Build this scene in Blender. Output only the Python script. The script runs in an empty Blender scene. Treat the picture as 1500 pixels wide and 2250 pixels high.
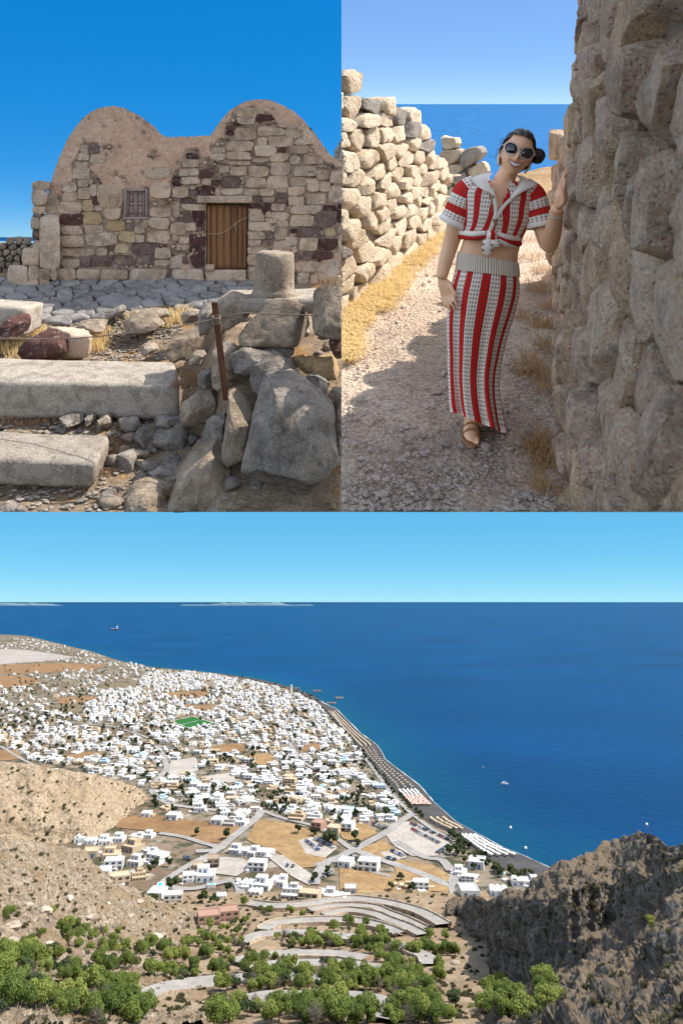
import bpy, bmesh, math, random
import numpy as np
from mathutils import Matrix, Vector

# ------------------------------------------------------------------ camera, sky, sun, exposure
scene = bpy.context.scene
col = scene.collection
F, PX, PY = 1500.0, 750.0, 520.0          # focal length and principal point, in photograph pixels
cam_d = bpy.data.cameras.new('camera')
cam = bpy.data.objects.new('camera', cam_d); col.objects.link(cam)
cam.rotation_euler = (math.radians(90), 0, 0)
cam_d.sensor_fit = 'VERTICAL'; cam_d.sensor_height = 36.0; cam_d.sensor_width = 24.0
cam_d.lens = F / 2250.0 * 36.0
cam_d.shift_x = 0.0
cam_d.shift_y = (PY - 1125.0) / 2250.0
cam_d.clip_start = 0.05; cam_d.clip_end = 900000.0
cam_d.dof.use_dof = True
cam_d.dof.focus_distance = 7.0
cam_d.dof.aperture_fstop = (cam_d.lens / 1000.0) / 0.005
scene.camera = cam

SUN_AZ, SUN_EL = math.radians(62), math.radians(49)
SUN = np.array([math.cos(SUN_EL) * math.sin(SUN_AZ), math.cos(SUN_EL) * math.cos(SUN_AZ), math.sin(SUN_EL)])
world = bpy.data.worlds.new('World'); scene.world = world; world.use_nodes = True
wn = world.node_tree.nodes; wl = world.node_tree.links
wn.clear()
sky_n = wn.new('ShaderNodeTexSky'); sky_n.sky_type = 'NISHITA'; sky_n.sun_disc = False
sky_n.sun_elevation = SUN_EL; sky_n.sun_rotation = SUN_AZ
sky_n.air_density = 1.0; sky_n.dust_density = 1.0; sky_n.ozone_density = 1.0
bg = wn.new('ShaderNodeBackground'); bg.inputs[1].default_value = 0.15
wo = wn.new('ShaderNodeOutputWorld')
hs = wn.new('ShaderNodeHueSaturation'); hs.inputs['Saturation'].default_value = 0.6
wl.new(sky_n.outputs[0], hs.inputs['Color']); wl.new(hs.outputs[0], bg.inputs[0]); wl.new(bg.outputs[0], wo.inputs[0])
sun_d = bpy.data.lights.new('sun', 'SUN'); sun_d.energy = 3.45; sun_d.angle = math.radians(0.53)
sun_d.color = (1.0, 0.93, 0.82)
sun_o = bpy.data.objects.new('sun', sun_d); col.objects.link(sun_o)
sun_o.rotation_euler = Vector(SUN).to_track_quat('Z', 'Y').to_euler()
scene.view_settings.view_transform = 'Standard'; scene.view_settings.look = 'None'
scene.view_settings.exposure = 1.12; scene.view_settings.gamma = 1.0
scene.view_settings.use_curve_mapping = False
scene.render.engine = 'CYCLES'
scene.cycles.max_bounces = 5; scene.cycles.diffuse_bounces = 3; scene.cycles.glossy_bounces = 2
scene.cycles.transmission_bounces = 2; scene.cycles.transparent_max_bounces = 6
scene.cycles.use_denoising = True
scene.cycles.caustics_reflective = False; scene.cycles.caustics_refractive = False

# ------------------------------------------------------------------ three views, one eye point
def rotx(a):
    c, s = math.cos(a), math.sin(a)
    return np.array([[1, 0, 0], [0, c, -s], [0, s, c]])
R1 = np.eye(3)
R2 = rotx(math.atan((PY - 228) / F))       # the alley with the sea horizon at row 228
R3 = rotx(math.atan((PY - 1322) / F))      # the bay with the horizon at row 1322
def M4(R):
    m = np.eye(4); m[:3, :3] = R
    return Matrix(m.tolist())
M2, M3 = M4(R2), M4(R3)
def ray(px, py):
    px = np.asarray(px, float); py = np.asarray(py, float)
    return np.stack([(px - PX) / F, np.ones_like(px), (PY - py) / F], -1)
def P1(px, py, Y):                         # a point of the chapel view at depth Y
    return ray(px, py) * np.asarray(Y, float)[..., None]
def L2(px, py):                            # ray in the alley's own frame
    return ray(px, py) @ R2
def L3(px, py):
    return ray(px, py) @ R3
EYE2 = 1.74                                # eye height over the path
def G2(px, py, h=0.0):                     # point on the path (own frame)
    r = L2(px, py); t = (-EYE2 + h) / r[..., 2]
    return r * t[..., None]
def D2(px, py, d):                         # point at horizontal distance d (own frame)
    r = L2(px, py); return r * (np.asarray(d, float) / r[..., 1])[..., None]
SEA = -200.0
def G3(px, py, h=0.0):
    r = L3(px, py); t = (SEA + h) / r[..., 2]
    return r * t[..., None]
def D3(px, py, d):
    r = L3(px, py); return r * (np.asarray(d, float) / r[..., 1])[..., None]
def W2(v): return np.asarray(v) @ R2.T
def W3(v): return np.asarray(v) @ R3.T
def pix(w):
    w = np.asarray(w); return PX + F * w[..., 0] / w[..., 1], PY - F * w[..., 2] / w[..., 1]

# ------------------------------------------------------------------ numpy noise
def _hash(ix, iy, iz, seed):
    h = (ix * 374761393 + iy * 668265263 + iz * 2147483647 + seed * 1274126177) & 0xffffffff
    h = ((h ^ (h >> 13)) * 1274126177) & 0xffffffff
    h = ((h ^ (h >> 16)) * 2246822519) & 0xffffffff
    h = h ^ (h >> 15)
    return (h & 0xffffff) / float(0xffffff) * 2 - 1
def vnoise(p, seed=0):
    p = np.asarray(p, float); i = np.floor(p).astype(np.int64); f = p - i
    f = f * f * f * (f * (f * 6 - 15) + 10)
    r = 0
    for dx in (0, 1):
        for dy in (0, 1):
            for dz in (0, 1):
                w = (f[..., 0] if dx else 1 - f[..., 0]) * (f[..., 1] if dy else 1 - f[..., 1]) * (f[..., 2] if dz else 1 - f[..., 2])
                r = r + w * _hash(i[..., 0] + dx, i[..., 1] + dy, i[..., 2] + dz, seed)
    return r
def fbm(p, oct=4, seed=0, gain=0.5, ridged=False):
    p = np.asarray(p, float); a, s, r = 1.0, 1.0, 0
    for o in range(oct):
        n = vnoise(p * s + 17.3 * o, seed + o * 101)
        if ridged: n = 1 - 2 * np.abs(n)
        r = r + a * n; a *= gain; s *= 2.03
    return r
def vnoise3(p, seed=0, oct=2):
    return np.stack([fbm(p, oct, seed + 7 * k) for k in range(3)], -1)
def interp(x, pts):
    return np.interp(x, [p[0] for p in pts], [p[1] for p in pts])
def sstep(a, b, x):
    t = np.clip((np.asarray(x, float) - a) / (b - a), 0, 1); return t * t * (3 - 2 * t)
def inside(px, py, poly):
    px = np.asarray(px, float); py = np.asarray(py, float); r = np.zeros(px.shape, bool); n = len(poly)
    for i in range(n):
        x0, y0 = poly[i]; x1, y1 = poly[(i + 1) % n]
        if y0 == y1: continue
        c = ((y0 > py) != (y1 > py)) & (px < (x1 - x0) * (py - y0) / (y1 - y0) + x0)
        r ^= c
    return r

# ------------------------------------------------------------------ objects
def tag(o, label=None, cat=None, group=None, kind=None):
    if label: o['label'] = label
    if cat: o['category'] = cat
    if group: o['group'] = group
    if kind: o['kind'] = kind
    return o
def mesh(name, verts, faces, mats, smooth=True, midx=None, attr=None):
    m = bpy.data.meshes.new(name)
    m.from_pydata([tuple(v) for v in np.asarray(verts, float).tolist()], [], faces if isinstance(faces, list) else faces.tolist())
    for mt in (mats if isinstance(mats, (list, tuple)) else [mats]): m.materials.append(mt)
    if smooth and len(m.polygons): m.polygons.foreach_set('use_smooth', np.ones(len(m.polygons), bool))
    if smooth == 'angle': m.set_sharp_from_angle(angle=math.radians(32))
    if midx is not None: m.polygons.foreach_set('material_index', np.asarray(midx, np.int32))
    if attr:
        for k, v in attr.items():
            a = m.attributes.new(k, 'FLOAT', 'POINT'); a.data.foreach_set('value', np.asarray(v, np.float32))
    m.update()
    return m
def link(name, data, parent=None, loc=None, mw=None):
    o = bpy.data.objects.new(name, data); col.objects.link(o)
    if parent is not None: o.parent = parent
    if loc is not None: o.location = tuple(float(c) for c in loc)
    if mw is not None: o.matrix_world = mw
    return o
def empty(name, loc=(0, 0, 0), mw=None):
    o = bpy.data.objects.new(name, None); col.objects.link(o); o.empty_display_size = 0.2
    if mw is not None: o.matrix_world = mw
    else: o.location = tuple(float(c) for c in loc)
    o['org'] = tuple(float(c) for c in (mw.translation if mw is not None else loc))
    return o
def org(o):
    while o is not None:
        if 'org' in o.keys(): return np.array(o['org'])
        o = o.parent
    return np.zeros(3)
# cut faces where one view ends and its neighbour begins
CUT1 = [((-1, 0, 0)), ((0, 605.0, 1500.0))]
CUT2 = [((1, 0, 0)), ((0, 605.0, 1500.0))]
def clip_mesh(m, planes):
    bm = bmesh.new(); bm.from_mesh(m)
    for n in planes:
        n = Vector(n).normalized()
        if all(n.dot(v.co) > 0 for v in bm.verts): continue
        r = bmesh.ops.bisect_plane(bm, geom=bm.verts[:] + bm.edges[:] + bm.faces[:], plane_co=(0, 0, 0), plane_no=n, clear_inner=True)
        e = [x for x in r['geom_cut'] if isinstance(x, bmesh.types.BMEdge)]
        if e:
            try: bmesh.ops.holes_fill(bm, edges=e, sides=0)
            except Exception: pass
    bm.to_mesh(m); bm.free(); m.update()
    return len(m.polygons) > 0
def solid(name, verts, faces, mat, parent=None, cut=None, loc=None, smooth=True, midx=None, attr=None):
    """verts in world coordinates; the object's origin is its parent's root or loc."""
    v = np.asarray(verts, float)
    if cut is not None and not attr:
        bad = any(((v @ np.array(n, float)) <= 0).any() for n in cut)
        if bad:
            m = mesh(name, v, faces, mat, smooth, midx)
            if not clip_mesh(m, cut): bpy.data.meshes.remove(m); return None
            if parent is not None: o0 = org(parent)
            else: o0 = np.asarray(loc, float) if loc is not None else np.zeros(3)
            m.transform(Matrix.Translation(Vector((-o0).tolist())))
            o = link(name, m, parent)
            if parent is None: o.location = o0.tolist(); o['org'] = o0.tolist()
            return o
    if parent is not None: o0 = org(parent)
    else: o0 = np.asarray(loc, float) if loc is not None else np.zeros(3)
    o = link(name, mesh(name, v - o0, faces, mat, smooth, midx, attr), parent)
    if parent is None: o.location = o0.tolist(); o['org'] = o0.tolist()
    return o
def grid_faces(nu, nv, wrap=False):
    u = np.arange(nu if wrap else nu - 1); v = np.arange(nv - 1)
    U, V = np.meshgrid(u, v, indexing='ij'); U2 = (U + 1) % nu
    return np.stack([U * nv + V, U2 * nv + V, U2 * nv + V + 1, U * nv + V + 1], -1).reshape(-1, 4)
class MB:
    """collects simple shapes into one mesh"""
    def __init__(s): s.v = []; s.f = []; s.mi = []; s.n = 0
    def add(s, v, f, mi=0):
        v = np.asarray(v, float); s.v.append(v)
        for q in (f if isinstance(f, list) else f.tolist()): s.f.append([i + s.n for i in q]); s.mi.append(mi)
        s.n += len(v); return s
    def box(s, x0, y0, z0, x1, y1, z1, mi=0, rz=0, c=None):
        v = np.array([[x, y, z] for x in (x0, x1) for y in (y0, y1) for z in (z0, z1)], float)
        if rz:
            cc = np.array(c if c is not None else [(x0 + x1) / 2, (y0 + y1) / 2])
            d = v[:, :2] - cc; v[:, 0] = cc[0] + d[:, 0] * math.cos(rz) - d[:, 1] * math.sin(rz); v[:, 1] = cc[1] + d[:, 0] * math.sin(rz) + d[:, 1] * math.cos(rz)
        return s.add(v, [[0, 1, 3, 2], [4, 6, 7, 5], [0, 4, 5, 1], [2, 3, 7, 6], [0, 2, 6, 4], [1, 5, 7, 3]], mi)
    def tube(s, pts, r, n=8, mi=0, caps=True):
        v, f = tube(pts, r, n, caps); return s.add(v, f, mi)
    def arr(s): return np.concatenate(s.v) if s.v else np.zeros((0, 3))
def frames(pts):
    pts = np.asarray(pts, float); t = np.gradient(pts, axis=0); t /= np.linalg.norm(t, axis=1)[:, None] + 1e-12
    up = np.array([0, 0, 1.0]) if abs(t[0][2]) < 0.9 else np.array([0, 1.0, 0])
    a = np.cross(t[0], up); a /= np.linalg.norm(a); A = []; B = []
    for k in range(len(pts)):
        a = a - t[k] * a.dot(t[k]); a /= np.linalg.norm(a) + 1e-12; A.append(a); B.append(np.cross(t[k], a))
    return np.array(A), np.array(B)
def tube(pts, r, n=8, caps=True):
    pts = np.asarray(pts, float); r = np.broadcast_to(np.asarray(r, float), (len(pts),)); A, B = frames(pts)
    th = np.arange(n) * 2 * np.pi / n
    v = pts[None] + r[None, :, None] * (np.cos(th)[:, None, None] * A[None] + np.sin(th)[:, None, None] * B[None])
    f = grid_faces(n, len(pts), True).tolist(); m = len(pts)
    if caps: f.append([i * m for i in range(n)][::-1]); f.append([i * m + m - 1 for i in range(n)])
    return v.reshape(-1, 3), f

# ------------------------------------------------------------------ materials
def newmat(name):
    m = bpy.data.materials.new(name); m.use_nodes = True; nt = m.node_tree
    return m, nt, nt.nodes, nt.links, nt.nodes['Principled BSDF']
def rampn(N, L, fac, stops, interp='LINEAR'):
    r = N.new('ShaderNodeValToRGB'); r.color_ramp.interpolation = interp; e = r.color_ramp.elements
    while len(e) < len(stops): e.new(0.5)
    for k, (p, c) in enumerate(stops): e[k].position = p; e[k].color = (*c, 1) if len(c) == 3 else c
    L.new(fac, r.inputs[0]); return r.outputs[0]
def noisen(N, L, vec, scale, detail=5, rough=0.6, dist=0.0):
    n = N.new('ShaderNodeTexNoise'); n.inputs['Scale'].default_value = scale; n.inputs['Detail'].default_value = detail
    n.inputs['Roughness'].default_value = rough; n.inputs['Distortion'].default_value = dist
    if vec is not None: L.new(vec, n.inputs['Vector'])
    return n.outputs[0]
def mixc(N, L, fac, a, b, mode='MIX'):
    m = N.new('ShaderNodeMix'); m.data_type = 'RGBA'; m.blend_type = mode
    for s, v in ((0, fac), (6, a), (7, b)):
        if isinstance(v, (int, float)): m.inputs[s].default_value = v
        elif isinstance(v, tuple): m.inputs[s].default_value = (*v, 1)
        else: L.new(v, m.inputs[s])
    return m.outputs[2]
def mathn(N, L, op, a, b=None, clamp=False):
    m = N.new('ShaderNodeMath'); m.operation = op; m.use_clamp = clamp
    for s, v in ((0, a), (1, b)):
        if v is None: continue
        if isinstance(v, (int, float)): m.inputs[s].default_value = v
        else: L.new(v, m.inputs[s])
    return m.outputs[0]
def bumpn(N, L, B, h, strength=0.5, dist=0.05, nrm=None):
    b = N.new('ShaderNodeBump'); b.inputs['Strength'].default_value = strength; b.inputs['Distance'].default_value = dist
    L.new(h, b.inputs['Height'])
    if nrm is not None: L.new(nrm, b.inputs['Normal'])
    L.new(b.outputs[0], B.inputs['Normal']); return b.outputs[0]
def stone_mat(name, cols, scale, speck=0.35, bump=0.6, bdist=0.02, rough=0.9, pits=0.4, lichen=None, var=0.35, stain=0.75):
    """rock: three tones picked per piece and by large noise, fine speckle, pits and relief. scale = 1 / size of a mottle in metres"""
    m, nt, N, L, B = newmat(name)
    pos = N.new('ShaderNodeNewGeometry').outputs['Position']
    rnd = N.new('ShaderNodeObjectInfo').outputs['Random']
    big = noisen(N, L, pos, scale, 4, 0.6, 0.3)
    f = mathn(N, L, 'ADD', mathn(N, L, 'MULTIPLY', rnd, var), mathn(N, L, 'MULTIPLY', big, 1 - var * 0.6))
    c = rampn(N, L, f, [(0.25, cols[0]), (0.5, cols[1]), (0.78, cols[2])])
    fine = noisen(N, L, pos, scale * 14, 5, 0.75)
    c = mixc(N, L, speck, c, rampn(N, L, fine, [(0.34, (0.03, 0.028, 0.027)), (0.47, (0.45, 0.45, 0.45)), (0.56, (0.55, 0.55, 0.55)), (0.66, (0.97, 0.95, 0.92))]), 'OVERLAY')
    if lichen:
        lf = rampn(N, L, noisen(N, L, pos, scale * 2.3, 6, 0.7), [(0.56, (0, 0, 0)), (0.66, (1, 1, 1))])
        c = mixc(N, L, lf, c, lichen)
    st = rampn(N, L, noisen(N, L, pos, scale * 0.8, 7, 0.72, 0.6), [(0.40, (0.55, 0.53, 0.52)), (0.52, (1, 1, 1)), (0.64, (1, 1, 1)), (0.74, (0.72, 0.68, 0.64))])
    c = mixc(N, L, stain, c, st, 'MULTIPLY')
    L.new(c, B.inputs['Base Color']); B.inputs['Roughness'].default_value = rough
    B.inputs['Specular IOR Level'].default_value = 0.2
    vo = N.new('ShaderNodeTexVoronoi'); vo.inputs['Scale'].default_value = scale * 9; L.new(pos, vo.inputs['Vector'])
    pit = rampn(N, L, vo.outputs[0], [(0.0, (0, 0, 0)), (0.32, (1, 1, 1))])
    h = mathn(N, L, 'ADD', mathn(N, L, 'MULTIPLY', noisen(N, L, pos, scale * 5, 8, 0.7), 1.6), mathn(N, L, 'MULTIPLY', pit, pits * 0.5))
    bumpn(N, L, B, h, bump, bdist)
    return m
def plain(name, c, rough=0.6, metal=0.0, var=0.0, spec=0.3):
    m, nt, N, L, B = newmat(name)
    B.inputs['Roughness'].default_value = rough; B.inputs['Metallic'].default_value = metal; B.inputs['Specular IOR Level'].default_value = spec
    if var:
        pos = N.new('ShaderNodeNewGeometry').outputs['Position']; rnd = N.new('ShaderNodeObjectInfo').outputs['Random']
        f = mathn(N, L, 'ADD', mathn(N, L, 'MULTIPLY', noisen(N, L, pos, 0.35, 4), 0.6), mathn(N, L, 'MULTIPLY', rnd, 0.4))
        d = tuple(x * (1 - var) for x in c); u = tuple(min(1, x * (1 + var)) for x in c)
        L.new(rampn(N, L, f, [(0.25, d), (0.75, u)]), B.inputs['Base Color'])
    else: B.inputs['Base Color'].default_value = (*c, 1)
    return m

# ------------------------------------------------------------------ rock shapes
def chaikin(p, k=1, c=0.2):
    p = np.asarray(p, float)
    for _ in range(k):
        q = np.roll(p, -1, 0); p = np.stack([(1 - c) * p + c * q, c * p + (1 - c) * q], 1).reshape(-1, 2)
    return p
def resample(p, n):
    q = np.vstack([p, p[:1]]); s = np.r_[0, np.cumsum(np.linalg.norm(np.diff(q, axis=0), axis=1))]
    t = np.linspace(0, s[-1], n, endpoint=False)
    return np.stack([np.interp(t, s, q[:, 0]), np.interp(t, s, q[:, 1])], 1)
def poly_stone(poly, back, proud, seed, n=18, rough=0.06, joint=0.0, flat=0.55, both=False, chips=5, chipd=0.12, sub=1):
    """a stone whose outline in the wall's plane is poly; t grows out of the wall. Broken corners are cut by random planes"""
    rg = np.random.RandomState(seed % 100000)
    p = np.asarray(poly, float); c = p.mean(0); size = math.sqrt(abs(np.sum(p[:, 0] * np.roll(p[:, 1], -1) - np.roll(p[:, 0], -1) * p[:, 1]) / 2) + 1e-9)
    p = resample(chaikin(p, 1, 0.09), n)
    d = p - c; L_ = np.linalg.norm(d, axis=1)[:, None] + 1e-9
    p = c + d * np.maximum(0.3, (L_ - joint) / L_); d = p - c
    lv = [(1.0, -back), (1.0, 0.0), (1.0, 0.55 * proud), (0.955, 0.93 * proud), (max(flat, 0.6), 1.0 * proud), (max(flat, 0.6) * 0.5, 1.02 * proud)]
    if both: lv = [(0.35, -1.02 * back), (0.7, -back), (0.93, -0.75 * back), (1.0, -0.35 * back), (1.0, 0.0), (0.98, 0.45 * proud), (0.88, 0.8 * proud), (flat, 1.0 * proud), (flat * 0.5, 1.03 * proud)]
    if sub > 1:
        q = np.array(lv); t = np.linspace(0, len(lv) - 1, (len(lv) - 1) * sub + 1); lv = list(zip(np.interp(t, range(len(lv)), q[:, 0]), np.interp(t, range(len(lv)), q[:, 1])))
    V = []
    for s, t in lv:
        V.append(np.column_stack([c + d * s, np.full(n, t)]))
    V = np.array(V); nl = len(lv)
    V = np.concatenate([V.reshape(-1, 3), [[c[0], c[1], lv[-1][1]]], [[c[0], c[1], lv[0][1]]]])
    cen = np.array([c[0], c[1], (proud - back) / 2 if both else 0.0])
    for k in range(chips):
        nn = rg.normal(size=3); nn[2] = abs(nn[2]) * (1.0 if not both else 0.9)
        if both and k % 3 == 2: nn[2] *= -0.5
        nn /= np.linalg.norm(nn); h = (V - cen) @ nn; lim = h.max() * (1 - chipd * rg.uniform(0.4, 1.6)); V = V - np.maximum(h - lim, 0)[:, None] * nn * 0.92
    q = V / size
    V = V + vnoise3(q * 1.7 + seed * 3.17, seed, 3) * size * rough
    if sub > 1: V = V + vnoise3(q * 9 + seed, seed + 40, 2) * size * rough * 0.16
    f = []
    for k in range(nl - 1):
        for i in range(n):
            j = (i + 1) % n; f.append([k * n + i, k * n + j, (k + 1) * n + j, (k + 1) * n + i])
    a = nl * n
    for i in range(n):
        f.append([(nl - 1) * n + i, (nl - 1) * n + (i + 1) % n, a]); f.append([(i + 1) % n, i, a + 1])
    return V, f
_cs = {}
def cube_sphere(n):
    if n in _cs: return _cs[n]
    bm = bmesh.new(); bmesh.ops.create_cube(bm, size=2.0)
    bmesh.ops.subdivide_edges(bm, edges=bm.edges[:], cuts=n - 1, use_grid_fill=True)
    v = np.array([x.co[:] for x in bm.verts]); bm.verts.index_update(); f = [[x.index for x in q.verts] for q in bm.faces]; bm.free()
    v = np.tan(v * math.pi / 4); v /= np.linalg.norm(v, axis=1)[:, None]
    _cs[n] = (v, f); return _cs[n]
def boulder(seed, n=9, planes=11, rough=0.05, soft=10.0, boxy=0.0, fine=0.015):
    """unit boulder (about -1..1): planes cut from a ball, broken edges, rough skin"""
    rng = np.random.RandomState(seed); v, f = cube_sphere(n)
    nn = rng.normal(size=(planes, 3)); nn /= np.linalg.norm(nn, axis=1)[:, None]; h = rng.uniform(0.62, 0.98, planes)
    if boxy:
        b = np.array([[1, 0, 0], [-1, 0, 0], [0, 1, 0], [0, -1, 0], [0, 0, 1], [0, 0, -1]], float) + rng.normal(size=(6, 3)) * 0.10
        b /= np.linalg.norm(b, axis=1)[:, None]; nn = np.vstack([nn, b]); h = np.r_[np.maximum(h, 1.0 + 0.25 * boxy), np.full(6, 0.9)]
    dd = np.maximum(v @ nn.T, 1e-3) / h[None]
    r = 1.0 / (np.sum(np.r_[dd.T, np.full((1, len(v)), 0.72 if boxy else 0.92)] ** soft, 0) ** (1 / soft))
    p = v * r[:, None]
    p = p + v * (fbm(p * 1.5 + seed, 3, seed)[:, None] * rough + fbm(p * 6 + seed, 2, seed + 5)[:, None] * fine)
    return p, f
def block8(c, n=(10, 5, 4), seed=0, rough=0.012, rnd=0.04):
    """hewn block from its eight corners: order x(2) y(2) z(2); worn edges"""
    c = np.asarray(c, float).reshape(2, 2, 2, 3); bm = bmesh.new(); nx, ny, nz = n
    idx = {}; V = []; Fq = []
    def vid(i, j, k):
        if (i, j, k) not in idx: idx[(i, j, k)] = len(V); V.append((i / nx, j / ny, k / nz))
        return idx[(i, j, k)]
    for i in range(nx):
        for j in range(ny):
            Fq.append([vid(i, j, 0), vid(i, j + 1, 0), vid(i + 1, j + 1, 0), vid(i + 1, j, 0)]); Fq.append([vid(i, j, nz), vid(i + 1, j, nz), vid(i + 1, j + 1, nz), vid(i, j + 1, nz)])
    for i in range(nx):
        for k in range(nz):
            Fq.append([vid(i, 0, k), vid(i + 1, 0, k), vid(i + 1, 0, k + 1), vid(i, 0, k + 1)]); Fq.append([vid(i, ny, k), vid(i, ny, k + 1), vid(i + 1, ny, k + 1), vid(i + 1, ny, k)])
    for j in range(ny):
        for k in range(nz):
            Fq.append([vid(0, j, k), vid(0, j, k + 1), vid(0, j + 1, k + 1), vid(0, j + 1, k)]); Fq.append([vid(nx, j, k), vid(nx, j + 1, k), vid(nx, j + 1, k + 1), vid(nx, j, k + 1)])
    bm.free(); V = np.array(V)
    # pull vertices away from edges so that edges round off
    def tri(V):
        x, y, z = V[:, 0], V[:, 1], V[:, 2]; r = 0
        for a in (0, 1):
            for b in (0, 1):
                for d in (0, 1):
                    r = r + ((x if a else 1 - x) * (y if b else 1 - y) * (z if d else 1 - z))[:, None] * c[a, b, d]
        return r
    P = tri(V); cen = P.mean(0)
    e = np.minimum(V, 1 - V) < 1e-6; cnt = e.sum(1)
    size = np.linalg.norm(P.max(0) - P.min(0))
    P = P + (cen - P) / (np.linalg.norm(cen - P, axis=1)[:, None] + 1e-9) * (np.maximum(cnt - 1, 0) * rnd * 0.5)[:, None]
    P = P + vnoise3(P / size * 5 + seed, seed, 3) * rough * size * 0.6 + vnoise3(P / size * 18 + seed, seed + 3, 2) * rough * size * 0.25
    return P, Fq
def voronoi(seeds, box, k=18):
    s = np.asarray(seeds, float); out = []
    x0, y0, x1, y1 = box
    for i in range(len(s)):
        d = np.sum((s - s[i]) ** 2, 1); nb = np.argsort(d)[1:k + 1]
        poly = [(x0, y0), (x1, y0), (x1, y1), (x0, y1)]
        for j in nb:
            m = (s[i] + s[j]) / 2; nrm = s[j] - s[i]; q = []
            for a in range(len(poly)):
                p0 = np.array(poly[a]); p1 = np.array(poly[(a + 1) % len(poly)]); d0 = (p0 - m) @ nrm; d1 = (p1 - m) @ nrm
                if d0 <= 0: q.append(tuple(p0))
                if d0 * d1 < 0: q.append(tuple(p0 + (p1 - p0) * d0 / (d0 - d1)))
            poly = q
            if len(poly) < 3: break
        out.append(poly)
    return out
def course_seeds(rng, u0, u1, v0, v1, rowh, wid, jit=0.25):
    s = []; v = v0
    while v < v1:
        h = rowh * rng.uniform(0.7, 1.35); u = u0 - rng.uniform(0, wid)
        while u < u1 + wid * 0.5:
            w = wid * rng.uniform(0.55, 1.5)
            s.append((u + w / 2, v + h / 2 + rng.uniform(-jit, jit) * h)); u += w
        v += h
    return np.array(s)

# ================================================================== SKIES (one over each view)
def sky_mat(name, R, sat, val, gam, air=0.4, dust=0.0, ozone=6.0, hue=0.0, alt=1500.0):
    m = bpy.data.materials.new(name); m.use_nodes = True; nt = m.node_tree; N, L = nt.nodes, nt.links; N.clear()
    g = N.new('ShaderNodeNewGeometry'); vr = N.new('ShaderNodeVectorRotate'); vr.rotation_type = 'X_AXIS'
    vr.inputs['Angle'].default_value = -math.atan2(R[2, 1], R[1, 1]); L.new(g.outputs['Position'], vr.inputs['Vector'])
    nz = N.new('ShaderNodeVectorMath'); nz.operation = 'NORMALIZE'; L.new(vr.outputs[0], nz.inputs[0])
    s = N.new('ShaderNodeTexSky'); s.sky_type = 'NISHITA'; s.sun_disc = False
    sl = SUN @ R; s.sun_elevation = math.asin(sl[2]); s.sun_rotation = math.atan2(sl[0], sl[1])
    s.air_density, s.dust_density, s.ozone_density = air, dust, ozone; s.altitude = alt
    L.new(nz.outputs[0], s.inputs[0])
    sp = N.new('ShaderNodeSeparateColor'); sp.mode = 'HSV'; L.new(s.outputs[0], sp.inputs[0]); cb = N.new('ShaderNodeCombineColor'); cb.mode = 'HSV'
    L.new(mathn(N, L, 'ADD', sp.outputs[0], hue), cb.inputs[0]); L.new(mathn(N, L, 'MULTIPLY', sp.outputs[1], sat, True), cb.inputs[1])
    L.new(mathn(N, L, 'MULTIPLY', mathn(N, L, 'POWER', sp.outputs[2], gam), val), cb.inputs[2]); h = cb
    e = N.new('ShaderNodeEmission'); e.inputs[1].default_value = 1.0; L.new(h.outputs[0], e.inputs[0])
    o = N.new('ShaderNodeOutputMaterial'); L.new(e.outputs[0], o.inputs[0])
    m.cycles.emission_sampling = 'NONE'
    return m
def sky_sheet(x0, x1, y0, y1, R, mat, dist):
    X, Y = np.meshgrid(np.linspace(x0, x1, 24), np.linspace(y0, y1, 24), indexing='ij'); r = ray(X, Y)
    r = r / np.linalg.norm(r, axis=-1)[..., None] * dist
    o = solid('sky', r.reshape(-1, 3), grid_faces(24, 24), mat); return tag(o, kind='structure')
sky_sheet(-500, 750, -400, 545, R1, sky_mat('chapel_sky', R1, 1.25, 0.25, 0.25, hue=-0.012), 420000)
sky_sheet(750, 1900, -160, 236, R2, sky_mat('alley_sky', R2, 0.97, 0.305, 0.2, hue=-0.006), 420000)
sky_sheet(-900, 2400, 560, 1326, R3, sky_mat('bay_sky', R3, 1.12, 0.265, 0.26, hue=-0.035), 415000)

# ================================================================== THE BAY (lower view)
def sea_mat(name, deep, scale, bump, rough):
    m, nt, N, L, B = newmat(name)
    pos = N.new('ShaderNodeNewGeometry').outputs['Position']
    n1 = noisen(N, L, pos, scale, 6, 0.6)
    n2 = noisen(N, L, pos, scale * 0.03, 4, 0.5)
    c = rampn(N, L, n2, [(0.3, tuple(x * 0.8 for x in deep)), (0.7, tuple(x * 1.2 for x in deep))])
    at = N.new('ShaderNodeAttribute'); at.attribute_name = 'shallow'
    c = mixc(N, L, at.outputs['Fac'], c, (0.002, 0.052, 0.092))
    L.new(c, B.inputs['Base Color']); B.inputs['Roughness'].default_value = rough; B.inputs['IOR'].default_value = 1.33; B.inputs['Specular IOR Level'].default_value = 0.06
    bumpn(N, L, B, n1, bump, 1.0 / scale * 0.3)
    return m
M_SEA = sea_mat('sea_water', (0.0003, 0.029, 0.100), 0.08, 0.6, 0.35)
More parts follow.
